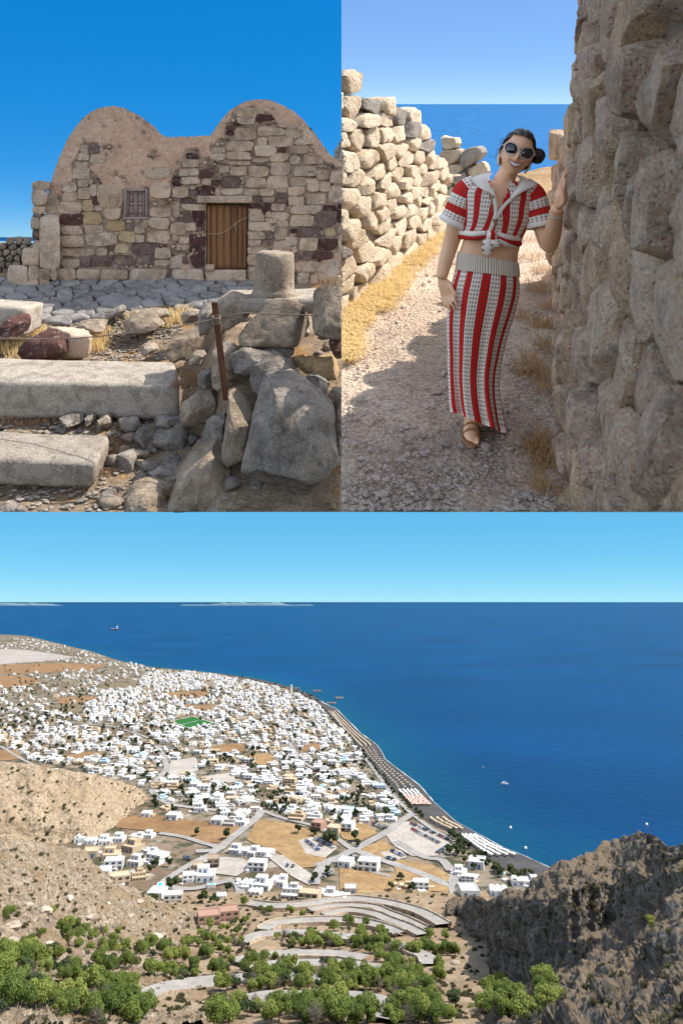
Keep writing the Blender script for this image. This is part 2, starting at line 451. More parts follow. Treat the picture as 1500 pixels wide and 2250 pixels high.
# coastline, in rows of the photograph: (row, column of the water's edge), (row, inner edge of the dark beach)
COAST = [(1394, 0), (1397, 60), (1412, 122), (1432, 205), (1452, 265), (1466, 335), (1472, 402), (1478, 470), (1487, 540), (1497, 590), (1510, 642), (1528, 690), (1545, 712), (1556, 738),
         (1575, 757), (1610, 792), (1636, 828), (1650, 838), (1668, 847), (1695, 882), (1725, 922), (1760, 952), (1805, 1002), (1838, 1062), (1860, 1102), (1880, 1152), (1905, 1206), (1925, 1240), (2270, 1300)]
BEACH_IN = [(1480, 478), (1500, 590), (1515, 640), (1535, 685), (1560, 712), (1590, 740), (1640, 785), (1690, 826), (1740, 868), (1775, 902), (1810, 945), (1835, 1000), (1868, 1040), (1908, 1105), (1926, 1170), (1960, 1200)]
def coast_x(y): return interp(y, COAST)
def beach_x(y): return interp(y, BEACH_IN)
n = 130
XX, TT = np.meshgrid(np.linspace(-500, 2100, n * 2), np.linspace(0, 1, n), indexing='ij')
YY = 1322.6 + (2240 - 1322.6) * TT ** 2.0
sp_ = G3(XX, YY); cl = G3(np.array([c_[1] for c_ in COAST[:-1]], float), np.array([c_[0] for c_ in COAST[:-1]], float)); q_ = np.linspace(0, len(cl) - 1, 160); clx = np.interp(q_, range(len(cl)), cl[:, 0]); cly = np.interp(q_, range(len(cl)), cl[:, 1])
dist = np.min(np.hypot(sp_[..., 0:1] - clx, sp_[..., 1:2] - cly), -1)
shal = np.clip(1 - dist / 150.0, 0, 1) ** 1.6 * (0.75 + 0.25 * fbm(sp_ / 60.0, 3, 3))
o = solid('sea', W3(sp_).reshape(-1, 3), grid_faces(n * 2, n), M_SEA, attr={'shallow': shal.ravel()}); tag(o, kind='structure')
mL, nt, N, L, B = newmat('soil_and_scrub')
pos = N.new('ShaderNodeNewGeometry').outputs['Position']
a = noisen(N, L, pos, 0.006, 5, 0.6, 0.4); b = noisen(N, L, pos, 0.05, 6, 0.7); d_ = noisen(N, L, pos, 0.4, 5, 0.75)
c = rampn(N, L, a, [(0.3, (0.16, 0.115, 0.08)), (0.45, (0.26, 0.19, 0.13)), (0.55, (0.30, 0.255, 0.195)), (0.7, (0.17, 0.12, 0.085))])
c = mixc(N, L, rampn(N, L, b, [(0.47, (0, 0, 0)), (0.57, (1, 1, 1))]), c, (0.075, 0.08, 0.045))
c = mixc(N, L, rampn(N, L, d_, [(0.5, (0, 0, 0)), (0.75, (0.7, 0.7, 0.7))]), c, (0.13, 0.10, 0.07))
c = mixc(N, L, rampn(N, L, noisen(N, L, pos, 0.03, 4, 0.6), [(0.58, (0, 0, 0)), (0.66, (0.8, 0.8, 0.8))]), c, (0.46, 0.42, 0.36))
c = mixc(N, L, 1.0, c, (0.66, 0.66, 0.66), 'MULTIPLY')
L.new(c, B.inputs['Base Color']); B.inputs['Roughness'].default_value = 0.95; B.inputs['Specular IOR Level'].default_value = 0.1
bumpn(N, L, B, d_, 0.6, 1.0)
nr, nc = 150, 70
ys = 1394 + (2268 - 1394) * np.linspace(0, 1, nr) ** 1.3
Yg = np.repeat(ys[:, None], nc, 1); t = np.linspace(0, 1, nc)[None] ** 0.8
Xg = -420 + (coast_x(ys)[:, None] + 3 + 420) * t
h = np.minimum(2.0, (1 - t) * 60) + 0 * Xg; h[:, -1] = -1.5
o = solid('ground', W3(G3(Xg, Yg, h)).reshape(-1, 3), grid_faces(nr, nc), mL); tag(o, kind='structure')
GH = 2.0
def on_ground(px, py, h=0.0): return G3(px, py, GH + h)

def speck_mat(name, c1, c2, scale, rough=0.95, c3=None, bump=0.5):
    c1, c2 = (tuple(q * 0.64 for q in x) for x in (c1, c2)); c3 = tuple(q * 0.64 for q in c3) if c3 else None
    m, nt, N, L, B = newmat(name); pos = N.new('ShaderNodeNewGeometry').outputs['Position']
    a = noisen(N, L, pos, scale, 6, 0.7); b = noisen(N, L, pos, scale * 9, 4, 0.7)
    c = rampn(N, L, a, [(0.35, c1), (0.65, c2)])
    c = mixc(N, L, 0.35, c, rampn(N, L, b, [(0.35, (0.25, 0.25, 0.25)), (0.65, (0.75, 0.75, 0.75))]), 'OVERLAY')
    if c3: c = mixc(N, L, rampn(N, L, noisen(N, L, pos, scale * 3, 5, 0.7), [(0.55, (0, 0, 0)), (0.65, (1, 1, 1))]), c, c3)
    L.new(c, B.inputs['Base Color']); B.inputs['Roughness'].default_value = rough; B.inputs['Specular IOR Level'].default_value = 0.12
    bumpn(N, L, B, b, bump, 0.15 / scale * 0.1); return m
M_SAND = speck_mat('dark_volcanic_sand', (0.065, 0.062, 0.066), (0.11, 0.105, 0.105), 0.05)
M_BROWN = speck_mat('ploughed_soil', (0.24, 0.135, 0.065), (0.36, 0.22, 0.11), 0.03, c3=(0.20, 0.15, 0.08))
M_ORANGE = speck_mat('dry_grass_field', (0.30, 0.185, 0.085), (0.44, 0.30, 0.15), 0.05, c3=(0.24, 0.17, 0.09))
M_PALE = speck_mat('pale_gravel', (0.40, 0.365, 0.325), (0.52, 0.48, 0.435), 0.04)
M_ROAD = speck_mat('worn_asphalt', (0.30, 0.29, 0.28), (0.42, 0.40, 0.38), 0.06)
M_COBBLE = speck_mat('grey_cobbled_road', (0.32, 0.30, 0.28), (0.44, 0.415, 0.38), 0.12)
M_PITCH = speck_mat('artificial_turf', (0.02, 0.13, 0.025), (0.03, 0.17, 0.035), 0.02)
M_VINE = speck_mat('vineyard_soil', (0.17, 0.14, 0.09), (0.27, 0.21, 0.13), 0.04, c3=(0.09, 0.10, 0.05))
M_TARMAC = speck_mat('runway_surface', (0.36, 0.32, 0.29), (0.47, 0.43, 0.39), 0.01)
M_SOILH = speck_mat('hillside_soil', (0.26, 0.175, 0.10), (0.40, 0.31, 0.21), 0.06, c3=(0.20, 0.155, 0.10))

bp = [(coast_x(y) - 0.5, y) for y in np.linspace(1482, 1928, 60)] + [(beach_x(y), y) for y in np.linspace(1928, 1482, 60)]
o = solid('beach', W3(on_ground([p[0] for p in bp], [p[1] for p in bp], 0.3)), [list(range(len(bp)))], M_SAND); tag(o, kind='structure')
M_FOAM = plain('surf', (0.75, 0.78, 0.78), 0.8)
fy_ = np.linspace(1540, 1922, 240); fx_ = coast_x(fy_); wv_ = 0.5 + 0.9 * np.clip(vnoise(np.c_[fy_ * 0.11, fy_ * 0, fy_ * 0], 6) + 0.2, 0, 1)
fv = np.stack([on_ground(fx_ - 0.9, fy_, 0.45), on_ground(fx_ - 0.9 + wv_, fy_, 0.45)], 1); o = solid('surf', W3(fv).reshape(-1, 3), grid_faces(240, 2), M_FOAM); tag(o, kind='structure')
_hh = [0.4]
def field(name, pts, mat):
    _hh[0] += 0.008
    x = np.array([p[0] for p in pts], float); y = np.array([p[1] for p in pts], float)
    q = resample(np.stack([x, y], 1), 48); q += np.stack([vnoise(np.c_[q * 0.13, q[:, :1] * 0], 3), vnoise(np.c_[q * 0.13, q[:, :1] * 0], 9) * 0.4], 1) * 2.0 * (name == 'field')
    o = solid(name, W3(on_ground(q[:, 0], q[:, 1], _hh[0])), [list(range(48))], mat); tag(o, kind='structure'); return o
FIELDS = [
 ('runway', [(-60, 1424), (60, 1428), (168, 1444), (110, 1452), (-60, 1464)], M_TARMAC),
 ('field', [(-60, 1466), (60, 1458), (150, 1457), (240, 1462), (200, 1472), (40, 1480), (-60, 1484)], M_BROWN),
 ('field', [(-60, 1490), (40, 1484), (90, 1492), (60, 1508), (-60, 1512)], M_BROWN),
 ('field', [(215, 1502), (300, 1497), (310, 1512), (230, 1516)], M_VINE),
 ('field', [(85, 1552), (180, 1544), (200, 1562), (110, 1570)], M_VINE),
 ('field', [(125, 1532), (220, 1530), (215, 1543), (130, 1545)], M_BROWN),
 ('field', [(355, 1522), (450, 1518), (465, 1530), (380, 1534)], M_BROWN),
 ('field', [(410, 1548), (490, 1550), (470, 1560), (400, 1557)], M_BROWN),
 ('field', [(-60, 1645), (40, 1648), (50, 1668), (-60, 1675)], M_BROWN),
 ('field', [(140, 1658), (225, 1650), (232, 1664), (170, 1672)], M_BROWN),
 ('field', [(462, 1640), (532, 1632), (540, 1648), (500, 1658), (465, 1655)], M_BROWN),
 ('field', [(655, 1640), (700, 1632), (710, 1646), (668, 1652)], M_BROWN),
 ('field', [(545, 1660), (600, 1652), (610, 1675), (570, 1682)], M_ORANGE),
 ('field', [(450, 1705), (512, 1697), (520, 1718), (470, 1722)], M_PALE),
 ('field', [(375, 1672), (430, 1664), (440, 1690), (395, 1712), (368, 1700)], M_PALE),
 ('field', [(255, 1800), (330, 1788), (430, 1803), (525, 1812), (540, 1822), (488, 1850), (440, 1852), (395, 1834), (330, 1826), (250, 1818)], M_BROWN),
 ('field', [(568, 1800), (640, 1808), (700, 1830), (742, 1850), (720, 1878), (705, 1902), (650, 1908), (612, 1872), (540, 1846)], M_ORANGE),
 ('field', [(742, 1812), (800, 1808), (830, 1830), (790, 1850), (752, 1842)], M_ORANGE),
 ('field', [(775, 1868), (840, 1846), (872, 1868), (850, 1885), (800, 1884)], M_ORANGE),
 ('field', [(745, 1906), (810, 1915), (865, 1918), (905, 1930), (985, 1985), (975, 2025), (860, 2000), (750, 1985)], M_ORANGE),
 ('field', [(862, 1885), (950, 1900), (1000, 1930), (985, 1960), (920, 1955), (870, 1920)], M_ORANGE),
 ('field', [(330, 1980), (420, 1985), (520, 1998), (560, 2010), (540, 2070), (440, 2060), (380, 2030)], M_ORANGE),
 ('parking_lot', [(845, 1832), (892, 1804), (925, 1812), (988, 1852), (962, 1880), (905, 1881), (866, 1858)], M_PALE),
 ('parking_lot', [(655, 1846), (690, 1838), (742, 1862), (715, 1884), (672, 1876)], M_PALE),
 ('parking_lot', [(835, 1872), (880, 1868), (895, 1884), (855, 1892)], M_PALE),
 ('forecourt', [(588, 1882), (620, 1878), (700, 1930), (680, 1945), (640, 1925)], M_PALE),
 ('forecourt', [(440, 1880), (530, 1885), (560, 1900), (520, 1925), (440, 1915)], M_PALE),
]
for nme, pts, mt in FIELDS: field(nme, pts, mt)
fp = field('football_pitch', [(372, 1586), (424, 1574), (472, 1590), (416, 1603)], M_PITCH)
M_LINE = plain('white_line_paint', (0.8, 0.8, 0.8), 0.7)
def ribbon(px, py, width, fn, n=70, lift=0.0):
    """a strip of the given width in metres along a line of photograph points; fn maps points to the bay's frame"""
    k = len(px); t = np.linspace(0, k - 1, n)
    def cr(a):
        a = np.asarray(a, float); i = np.clip(t.astype(int), 0, k - 2); f = t - i
        g = lambda j: a[np.clip(j, 0, k - 1)]
        p0, p1, p2, p3 = g(i - 1), g(i), g(i + 1), g(i + 2)
        return 0.5 * (2 * p1 + (p2 - p0) * f + (2 * p0 - 5 * p1 + 4 * p2 - p3) * f ** 2 + (3 * p1 - p0 - 3 * p2 + p3) * f ** 3)
    c = fn(cr(px), cr(py)); tan = np.gradient(c, axis=0); nr_ = np.stack([-tan[:, 1], tan[:, 0], 0 * tan[:, 0]], 1); nr_ /= np.linalg.norm(nr_, axis=1)[:, None] + 1e-9
    w = np.broadcast_to(np.asarray(width, float), (n,))[:, None] / 2
    c = c + np.array([0, 0, lift])
    return c - nr_ * w, c, c + nr_ * w
def road(pts, width, mat=None, fn=None, lift=None, name='road'):
    fn = fn or (lambda x, y: on_ground(x, y)); _hh[0] += 0.008
    a, c, b = ribbon([p[0] for p in pts], [p[1] for p in pts], width, fn, lift=lift if lift is not None else _hh[0])
    v = np.stack([a, b], 1).reshape(-1, 3); f = [[2 * i, 2 * i + 2, 2 * i + 3, 2 * i + 1] for i in range(len(a) - 1)]
    o = solid(name, W3(v), f, mat or M_ROAD); tag(o, kind='structure'); return a, c, b
pl = np.array([(374, 1586), (424, 1575.2), (470, 1590), (416, 1601.6)])
for i in range(4):
    road([tuple(pl[i]), tuple((pl[i] + pl[(i + 1) % 4]) / 2), tuple(pl[(i + 1) % 4])], 0.9, M_LINE, lift=1.1, name='pitch_line')
road([tuple((pl[0] + pl[3]) / 2), tuple(pl.mean(0)), tuple((pl[1] + pl[2]) / 2)], 0.9, M_LINE, lift=1.1, name='pitch_line')
ROADS = [([(345, 1640), (358, 1662), (366, 1690), (345, 1715), (335, 1738), (350, 1755), (375, 1768), (420, 1775), (480, 1782)], 8),
 ([(640, 1505), (640, 1560), (625, 1600), (640, 1640), (660, 1665)], 6), ([(630, 1640), (655, 1668), (690, 1690)], 6),
 ([(575, 1782), (562, 1800), (535, 1822), (500, 1850), (478, 1868), (430, 1872)], 9),
 ([(575, 1782), (625, 1800), (700, 1820), (760, 1858), (775, 1870)], 6),
 ([(905, 1790), (880, 1806), (845, 1832), (790, 1862), (752, 1882), (720, 1895), (698, 1920), (690, 1945)], 9),
 ([(775, 1868), (830, 1888), (880, 1905), (935, 1925), (985, 1945), (1000, 1930)], 9),
 ([(690, 1902), (740, 1895), (800, 1912), (860, 1928)], 5),
 ([(1000, 1925), (992, 1950), (996, 1975), (985, 1990)], 5),
 ([(350, 1832), (400, 1840), (440, 1852), (478, 1868), (420, 1900), (380, 1925), (360, 1945), (420, 1955), (500, 1938), (522, 1945), (530, 1968), (545, 1990), (600, 1998)], 7),
 ([(870, 1850), (930, 1884), (970, 1892), (990, 1915)], 8),
 ([(730, 1565), (770, 1625), (812, 1680), (860, 1745), (905, 1790), (960, 1830), (1000, 1850)], 5),
 ([(250, 1598), (320, 1620), (345, 1640), (430, 1650)], 5), ([(40, 1560), (140, 1585), (250, 1598)], 5), ([(0, 1640), (60, 1675), (100, 1690)], 5)]
for pts, w in ROADS: road(pts, w)

# ---- hills: ray sheets with real relief. Columns are walked from the near edge to the crest, the ground gained per row
# ---- being small on cliffs and large on shelves.
def hill(name, x0, x1, top, bot, d0, rate, cliffs, mat, ncol, nrow, amp, scale, seed, back=60.0, label=None):
    xs = np.linspace(x0, x1, ncol); yt = interp(xs, top); yb = interp(xs, bot)
    t = np.linspace(0, 1, nrow); X = np.repeat(xs[:, None], nrow, 1); Y = yb[:, None] + (yt - yb)[:, None] * t[None]
    wob = fbm(np.stack([X * 0.02, Y * 0.03, 0 * X], -1), 4, seed + 50) * 4
    rt = interp(X.ravel(), rate).reshape(X.shape)
    for lo, hi, fac in cliffs:
        yl = interp(X.ravel(), lo).reshape(X.shape) + wob; yh = interp(X.ravel(), hi).reshape(X.shape) + wob
        m = sstep(0, 6, yl - Y) * sstep(0, 6, Y - yh); rt = rt * (1 - m) + fac * m
    dy = np.abs(np.diff(Y, axis=1, prepend=Y[:, :1])); D = interp(xs, d0)[:, None] + np.cumsum(rt * dy, 1)
    P = D3(X, Y, D)
    r = P / np.linalg.norm(P, axis=-1)[..., None]
    q = P / scale
    nz = fbm(q, 3, seed, 0.55, True) * 0.6 + fbm(q * 3.1, 4, seed + 3, 0.6) * 0.5
    nz = nz + fbm(np.stack([P[..., 0] / 45, P[..., 1] / 45, 0 * X], -1), 3, seed + 9) * 1.6
    fade = sstep(0, 0.03, 1 - t)[None] * 0.45 + 0.55
    N3 = np.cross(np.gradient(P, axis=0), np.gradient(P, axis=1)); N3 /= np.linalg.norm(N3, axis=-1)[..., None] + 1e-9
    N3 = np.where((N3 * r).sum(-1)[..., None] > 0, -N3, N3)
    P = P + N3 * (nz * amp * fade)[..., None]
    # the far side of the crest falls away
    bk = P[:, -1:] + np.array([0, 0.5, -0.45]) * back; bk2 = P[:, -1:] + np.array([0, 1.6, -1.4]) * back
    P = np.concatenate([P, bk, bk2], 1)
    o = solid(name, W3(P).reshape(-1, 3), grid_faces(ncol, nrow + 2), mat); tag(o, kind='structure')
    return xs, Y, P
def rock_mat(name, pale, mid, dark, soil, scrub, sc=0.12, steep=0.0):
    """bare rock with soil and scrub; where steep > 0 soil lies only on the flatter ground and steep faces stay dark, as painted shade"""
    m, nt, N, L, B = newmat(name); g = N.new('ShaderNodeNewGeometry'); pos = g.outputs['Position']
    a = noisen(N, L, pos, sc, 7, 0.68, 0.5); b = noisen(N, L, pos, sc * 6, 6, 0.75); e = noisen(N, L, pos, sc * 0.35, 4, 0.6)
    c = rampn(N, L, a, [(0.3, dark), (0.46, mid), (0.62, pale)])
    c = mixc(N, L, 0.6, c, rampn(N, L, b, [(0.36, (0.05, 0.05, 0.05)), (0.5, (0.5, 0.5, 0.5)), (0.64, (0.95, 0.95, 0.95))]), 'OVERLAY')
    sf = rampn(N, L, e, [(0.5, (0, 0, 0)), (0.62, (0.8, 0.8, 0.8))])
    if steep:
        dp = N.new('ShaderNodeVectorMath'); dp.operation = 'DOT_PRODUCT'; L.new(g.outputs['Normal'], dp.inputs[0]); dp.inputs[1].default_value = tuple(R3[:, 2])
        fl = rampn(N, L, mathn(N, L, 'ADD', dp.outputs['Value'], mathn(N, L, 'MULTIPLY', mathn(N, L, 'SUBTRACT', e, 0.5), 0.7)), [(steep - 0.08, (0, 0, 0)), (steep + 0.08, (0.85, 0.85, 0.85))]); sf = fl
    c = mixc(N, L, sf, c, soil)
    sp = noisen(N, L, pos, sc * 3.2, 5, 0.7)
    c = mixc(N, L, rampn(N, L, sp, [(0.55, (0, 0, 0)), (0.61, (0.9, 0.9, 0.9))]), c, scrub)
    c = mixc(N, L, 1.0, c, (0.65, 0.64, 0.63), 'MULTIPLY')
    L.new(c, B.inputs['Base Color']); B.inputs['Roughness'].default_value = 0.95; B.inputs['Specular IOR Level'].default_value = 0.1
    h = mathn(N, L, 'ADD', mathn(N, L, 'MULTIPLY', a, 2.0), b); bumpn(N, L, B, h, 1.0, 0.7); return m
M_HILLL = rock_mat('tan_limestone_slope', (0.44, 0.37, 0.29), (0.32, 0.255, 0.185), (0.15, 0.115, 0.08), (0.30, 0.215, 0.125), (0.11, 0.095, 0.055), 0.16)
M_HILLS = rock_mat('pale_tufa_slope', (0.47, 0.385, 0.28), (0.40, 0.315, 0.22), (0.23, 0.17, 0.115), (0.40, 0.31, 0.205), (0.21, 0.16, 0.10), 0.11)
M_RIDGE = rock_mat('shade_darkened_limestone', (0.26, 0.24, 0.215), (0.14, 0.127, 0.112), (0.06, 0.054, 0.049), (0.24, 0.185, 0.125), (0.08, 0.073, 0.045), 0.16, 0.84)  # rock tones darkened to paint shade on steep faces; soil keeps the flats tan
H1 = hill('tufa_hill', -160, 338, [(-160, 1668), (0, 1676), (60, 1680), (100, 1686), (200, 1702), (270, 1718), (316, 1736), (330, 1752), (338, 1766)],
     [(-160, 1880), (0, 1870), (190, 1858), (250, 1826), (300, 1790), (338, 1772)], [(-160, 780), (0, 800), (190, 825), (250, 880), (338, 990)],
     [(-160, 0.42), (100, 0.42), (250, 0.5), (338, 0.6)], [([(-160, 1850), (0, 1842), (190, 1836), (230, 1818)], [(-160, 1790), (0, 1800), (150, 1815), (230, 1818)], 0.15)], M_HILLS, 190, 110, 1.8, 16.0, 11)
H2 = hill('rocky_slope', -160, 560, [(-160, 1836), (0, 1842), (120, 1850), (190, 1862), (215, 1900), (260, 1945), (330, 1978), (420, 2002), (500, 2030), (560, 2060)],
     [(-160, 2270), (560, 2270)], [(-160, 190), (100, 265), (300, 345), (560, 385)], [(-160, 0.6), (200, 0.85), (560, 1.05)],
     [([(-160, 2080), (100, 2090), (300, 2068)], [(-160, 2050), (100, 2065), (300, 2068)], 0.2), ([(-160, 1960), (120, 1968), (240, 1976)], [(-160, 1930), (120, 1945), (240, 1976)], 0.25)],
     M_HILLL, 300, 190, 1.6, 10.0, 23)
H3 = hill('rocky_ridge', 955, 1680, [(955, 2030), (985, 1992), (1030, 1978), (1100, 1972), (1160, 1962), (1190, 1930), (1215, 1908), (1270, 1880), (1330, 1846), (1370, 1834), (1410, 1829), (1440, 1838), (1460, 1851), (1500, 1850), (1680, 1838)],
     [(955, 2100), (975, 2160), (1010, 2270), (1680, 2270)], [(955, 560), (975, 520), (1010, 400), (1200, 275), (1350, 200), (1500, 150), (1680, 115)], [(955, 1.2), (1100, 1.15), (1300, 0.85), (1500, 0.62), (1680, 0.5)],
     [([(955, 2075), (1000, 2085), (1080, 2100), (1180, 2092), (1300, 2046), (1400, 2015), (1520, 1985), (1680, 1970)], [(955, 2010), (1000, 1996), (1080, 1984), (1180, 1972), (1300, 1935), (1400, 1915), (1520, 1905), (1680, 1890)], 0.09),
      ([(1030, 2140), (1110, 2166), (1200, 2152), (1270, 2112), (1350, 2050)], [(1030, 2140), (1110, 2085), (1200, 2064), (1270, 2062), (1350, 2050)], 0.09),
      ([(1180, 2180), (1260, 2170), (1330, 2130), (1400, 2120), (1560, 2110)], [(1180, 2180), (1260, 2140), (1330, 2100), (1400, 2085), (1560, 2070)], 0.12),
      ([(1380, 2245), (1500, 2240), (1680, 2235)], [(1380, 2245), (1500, 2190), (1680, 2180)], 0.15),
      ([(1400, 1892), (1450, 1898), (1680, 1880)], [(1400, 1892), (1450, 1866), (1680, 1850)], 0.12)],
     M_RIDGE, 400, 260, 2.4, 13.0, 37)
def HC(px, py, lift=0.0):
    px = np.asarray(px, float); py = np.asarray(py, float)
    k = 0.30 * np.clip((py - 1962) / 300.0, 0, 1.2) ** 1.1
    p = on_ground(px, py) * (1 - k)[..., None]; p[..., 2] += lift; return p
X, Y = np.meshgrid(np.linspace(330, 1075, 190), np.linspace(1962, 2275, 90), indexing='ij')
Pc = HC(X, Y, 0.5); nz = fbm(Pc / 16.0, 4, 77) * 0.9; Pc[..., 2] += nz * sstep(1962, 1990, Y)
o = solid('hillside', W3(Pc).reshape(-1, 3), grid_faces(190, 90), M_SOILH); tag(o, kind='structure')
M_RUBBLE = stone_mat('rubble_retaining', [(0.26, 0.20, 0.15), (0.36, 0.29, 0.22), (0.46, 0.39, 0.31)], 0.6, bdist=0.3)
BANDS = [
 ([(545, 1992), (600, 1999), (670, 1996), (762, 1984), (817, 1987), (872, 1997), (927, 2014), (973, 2040)], 11),
 ([(681, 2008), (743, 1998), (817, 2001), (853, 2015), (890, 2029), (930, 2049)], 8),
 ([(714, 2019), (762, 2009), (817, 2016), (853, 2030), (890, 2044), (928, 2063)], 9),
 ([(580, 2052), (600, 2040), (640, 2034), (707, 2031), (780, 2033), (835, 2044), (876, 2060)], 10),
 ([(530, 2080), (560, 2067), (590, 2062), (640, 2059), (700, 2063), (780, 2070), (860, 2084), (930, 2110), (945, 2130)], 10),
 ([(515, 2124), (560, 2112), (615, 2107), (680, 2106), (743, 2108), (800, 2116)], 9),
 ([(560, 2140), (600, 2132), (688, 2129), (762, 2130), (850, 2145)], 10),
 ([(440, 2168), (520, 2164), (604, 2160), (692, 2162), (780, 2160), (850, 2150)], 9),
 ([(300, 2212), (345, 2190), (400, 2178), (470, 2170), (540, 2166)], 13),
 ([(460, 2228), (530, 2216), (597, 2206), (707, 2209), (780, 2208), (840, 2218), (866, 2236), (840, 2254)], 12),
]
def HW(px, py, lift=0.0):                      # surface of the middle hillside, with its relief
    p = HC(px, py, 0.5); p[..., 2] += fbm(p / 16.0, 4, 77) * 0.9 * sstep(1962, 1990, py) + lift; return p
BANDPX = []
for k, (pts, w) in enumerate(BANDS):
    lim = lambda x, y: HC(x, y, 1.5) if True else None
    a, c, b = road(pts, w, M_COBBLE, lim, lift=0.6)
    sx, sy = pix(W3(c)); BANDPX.append((sx, sy))
    # parapet along the outer side and a retaining wall along the upper side
    for side, hgt in ((a, 0.7), (b, 0.8)):
        if k > 3 and side is b: continue
        s = side.copy(); tn = np.gradient(s, axis=0); nr_ = np.stack([-tn[:, 1], tn[:, 0], 0 * tn[:, 0]], 1); nr_ /= np.linalg.norm(nr_, axis=1)[:, None] + 1e-9
        prof = [(-0.35, -1.5), (-0.35, hgt), (0.35, hgt), (0.35, -1.5)]
        V = np.stack([s + nr_ * u + np.array([0, 0, z]) + (vnoise3(s / 3.0, k, 2) * 0.12 if z > 0 else 0) for u, z in prof], 1)
        f = [[i * 4 + j, (i + 1) * 4 + j, (i + 1) * 4 + j + 1, i * 4 + j + 1] for i in range(len(s) - 1) for j in range(3)]
        nm = ['topmost', 'second', 'third', 'fourth', 'fifth', 'sixth', 'seventh', 'eighth', 'lower left', 'lowest'][k]
        c0 = W3(s[len(s) // 2]); o = solid('retaining_wall', W3(V).reshape(-1, 3), f, M_RUBBLE, loc=c0, smooth=False)
        tag(o, 'low rubble wall on the %s side of the %s zigzag road bend' % ('downhill' if side is a else 'uphill', nm), 'wall', 'zigzag road walls')

# ---- islands on the horizon
M_ISLE = plain('haze_tinted_island_rock', (0.10, 0.17, 0.205), 0.95)  # blue-grey base colour paints in the haze of distance
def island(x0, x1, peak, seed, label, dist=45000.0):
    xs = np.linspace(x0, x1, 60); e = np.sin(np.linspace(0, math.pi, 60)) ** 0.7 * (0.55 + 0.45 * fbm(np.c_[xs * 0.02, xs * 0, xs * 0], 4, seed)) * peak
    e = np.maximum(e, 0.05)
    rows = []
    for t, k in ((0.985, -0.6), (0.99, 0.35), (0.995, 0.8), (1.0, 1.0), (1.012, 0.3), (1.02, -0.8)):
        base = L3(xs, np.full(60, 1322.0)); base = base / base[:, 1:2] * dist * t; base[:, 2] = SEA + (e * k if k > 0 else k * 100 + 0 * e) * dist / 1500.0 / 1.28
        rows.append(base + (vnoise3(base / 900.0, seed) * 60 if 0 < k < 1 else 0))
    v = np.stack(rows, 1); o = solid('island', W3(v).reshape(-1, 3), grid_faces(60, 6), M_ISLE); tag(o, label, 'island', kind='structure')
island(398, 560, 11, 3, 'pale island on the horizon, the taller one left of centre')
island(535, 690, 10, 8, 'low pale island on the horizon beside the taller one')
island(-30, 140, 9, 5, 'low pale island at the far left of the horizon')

# ================================================================== TREES
def leaf_mat(name, c1, c2, c3):
    m, nt, N, L, B = newmat(name); pos = N.new('ShaderNodeNewGeometry').outputs['Position']; rnd = N.new('ShaderNodeObjectInfo').outputs['Random']
    f = mathn(N, L, 'ADD', mathn(N, L, 'MULTIPLY', noisen(N, L, pos, 0.5, 3), 0.55), mathn(N, L, 'MULTIPLY', rnd, 0.45))
    L.new(rampn(N, L, f, [(0.25, c1), (0.5, c2), (0.75, c3)]), B.inputs['Base Color']); B.inputs['Roughness'].default_value = 0.7; B.inputs['Specular IOR Level'].default_value = 0.15
    tr = N.new('ShaderNodeBsdfTranslucent'); tr.inputs[0].default_value = (*[x * 1.3 for x in c3], 1)
    mx = N.new('ShaderNodeMixShader'); mx.inputs[0].default_value = 0.22; L.new(B.outputs[0], mx.inputs[1]); L.new(tr.outputs[0], mx.inputs[2])
    L.new(mx.outputs[0], N['Material Output'].inputs[0]); return m
M_PINE = leaf_mat('pine_needles', (0.055, 0.088, 0.02), (0.12, 0.16, 0.034), (0.215, 0.25, 0.06))
M_DARKTREE = leaf_mat('dark_foliage', (0.022, 0.035, 0.014), (0.04, 0.06, 0.022), (0.07, 0.09, 0.035))
M_DRY = leaf_mat('dry_twigs', (0.11, 0.095, 0.075), (0.17, 0.15, 0.125), (0.23, 0.205, 0.175))
M_BARK = plain('bark', (0.11, 0.075, 0.05), 0.95, var=0.3)
def crown_mesh(seed, rad, hgt, base, n, leaf, lumps=8, mat=None, flat=0.75, umbrella=False):
    rng = np.random.RandomState(seed); cs = []
    for k in range(lumps):
        a = rng.uniform(0, 2 * math.pi); q = math.sqrt(rng.uniform(0, 1)) * rad * 0.62
        z = base + hgt * (0.55 + rng.uniform(-0.28, 0.3)) - (q / rad) ** 2 * hgt * 0.25
        cs.append((q * math.cos(a), q * math.sin(a), z, rad * rng.uniform(0.2, 0.44)))
    cs = np.array(cs); w = cs[:, 3] ** 2; w /= w.sum(); i = rng.choice(lumps, n, p=w)
    d = rng.normal(size=(n, 3)); d /= np.linalg.norm(d, axis=1)[:, None]; r = cs[i, 3:4] * rng.uniform(0.55, 1.0, (n, 1)) ** 0.6
    p = cs[i, :3] + d * r * np.array([1, 1, flat]); p[:, 2] = np.maximum(p[:, 2], base * 0.7)
    nr_ = d + rng.normal(size=(n, 3)) * 0.7 + np.array([0, 0, 0.5]); nr_ /= np.linalg.norm(nr_, axis=1)[:, None]
    a = np.cross(nr_, rng.normal(size=(n, 3))); a /= np.linalg.norm(a, axis=1)[:, None]; b = np.cross(nr_, a)
    s = leaf * rng.uniform(0.55, 1.3, (n, 1))
    v = np.stack([p - a * s - b * s * 0.6, p + a * s * 0.9 - b * s * 0.7, p + a * s + b * s * 0.6 + nr_ * s * 0.3, p - a * s * 0.8 + b * s * 0.7], 1).reshape(-1, 3)
    f = [[4 * k, 4 * k + 1, 4 * k + 2, 4 * k + 3] for k in range(n)]
    return mesh('crown', v, f, mat, smooth=False), cs
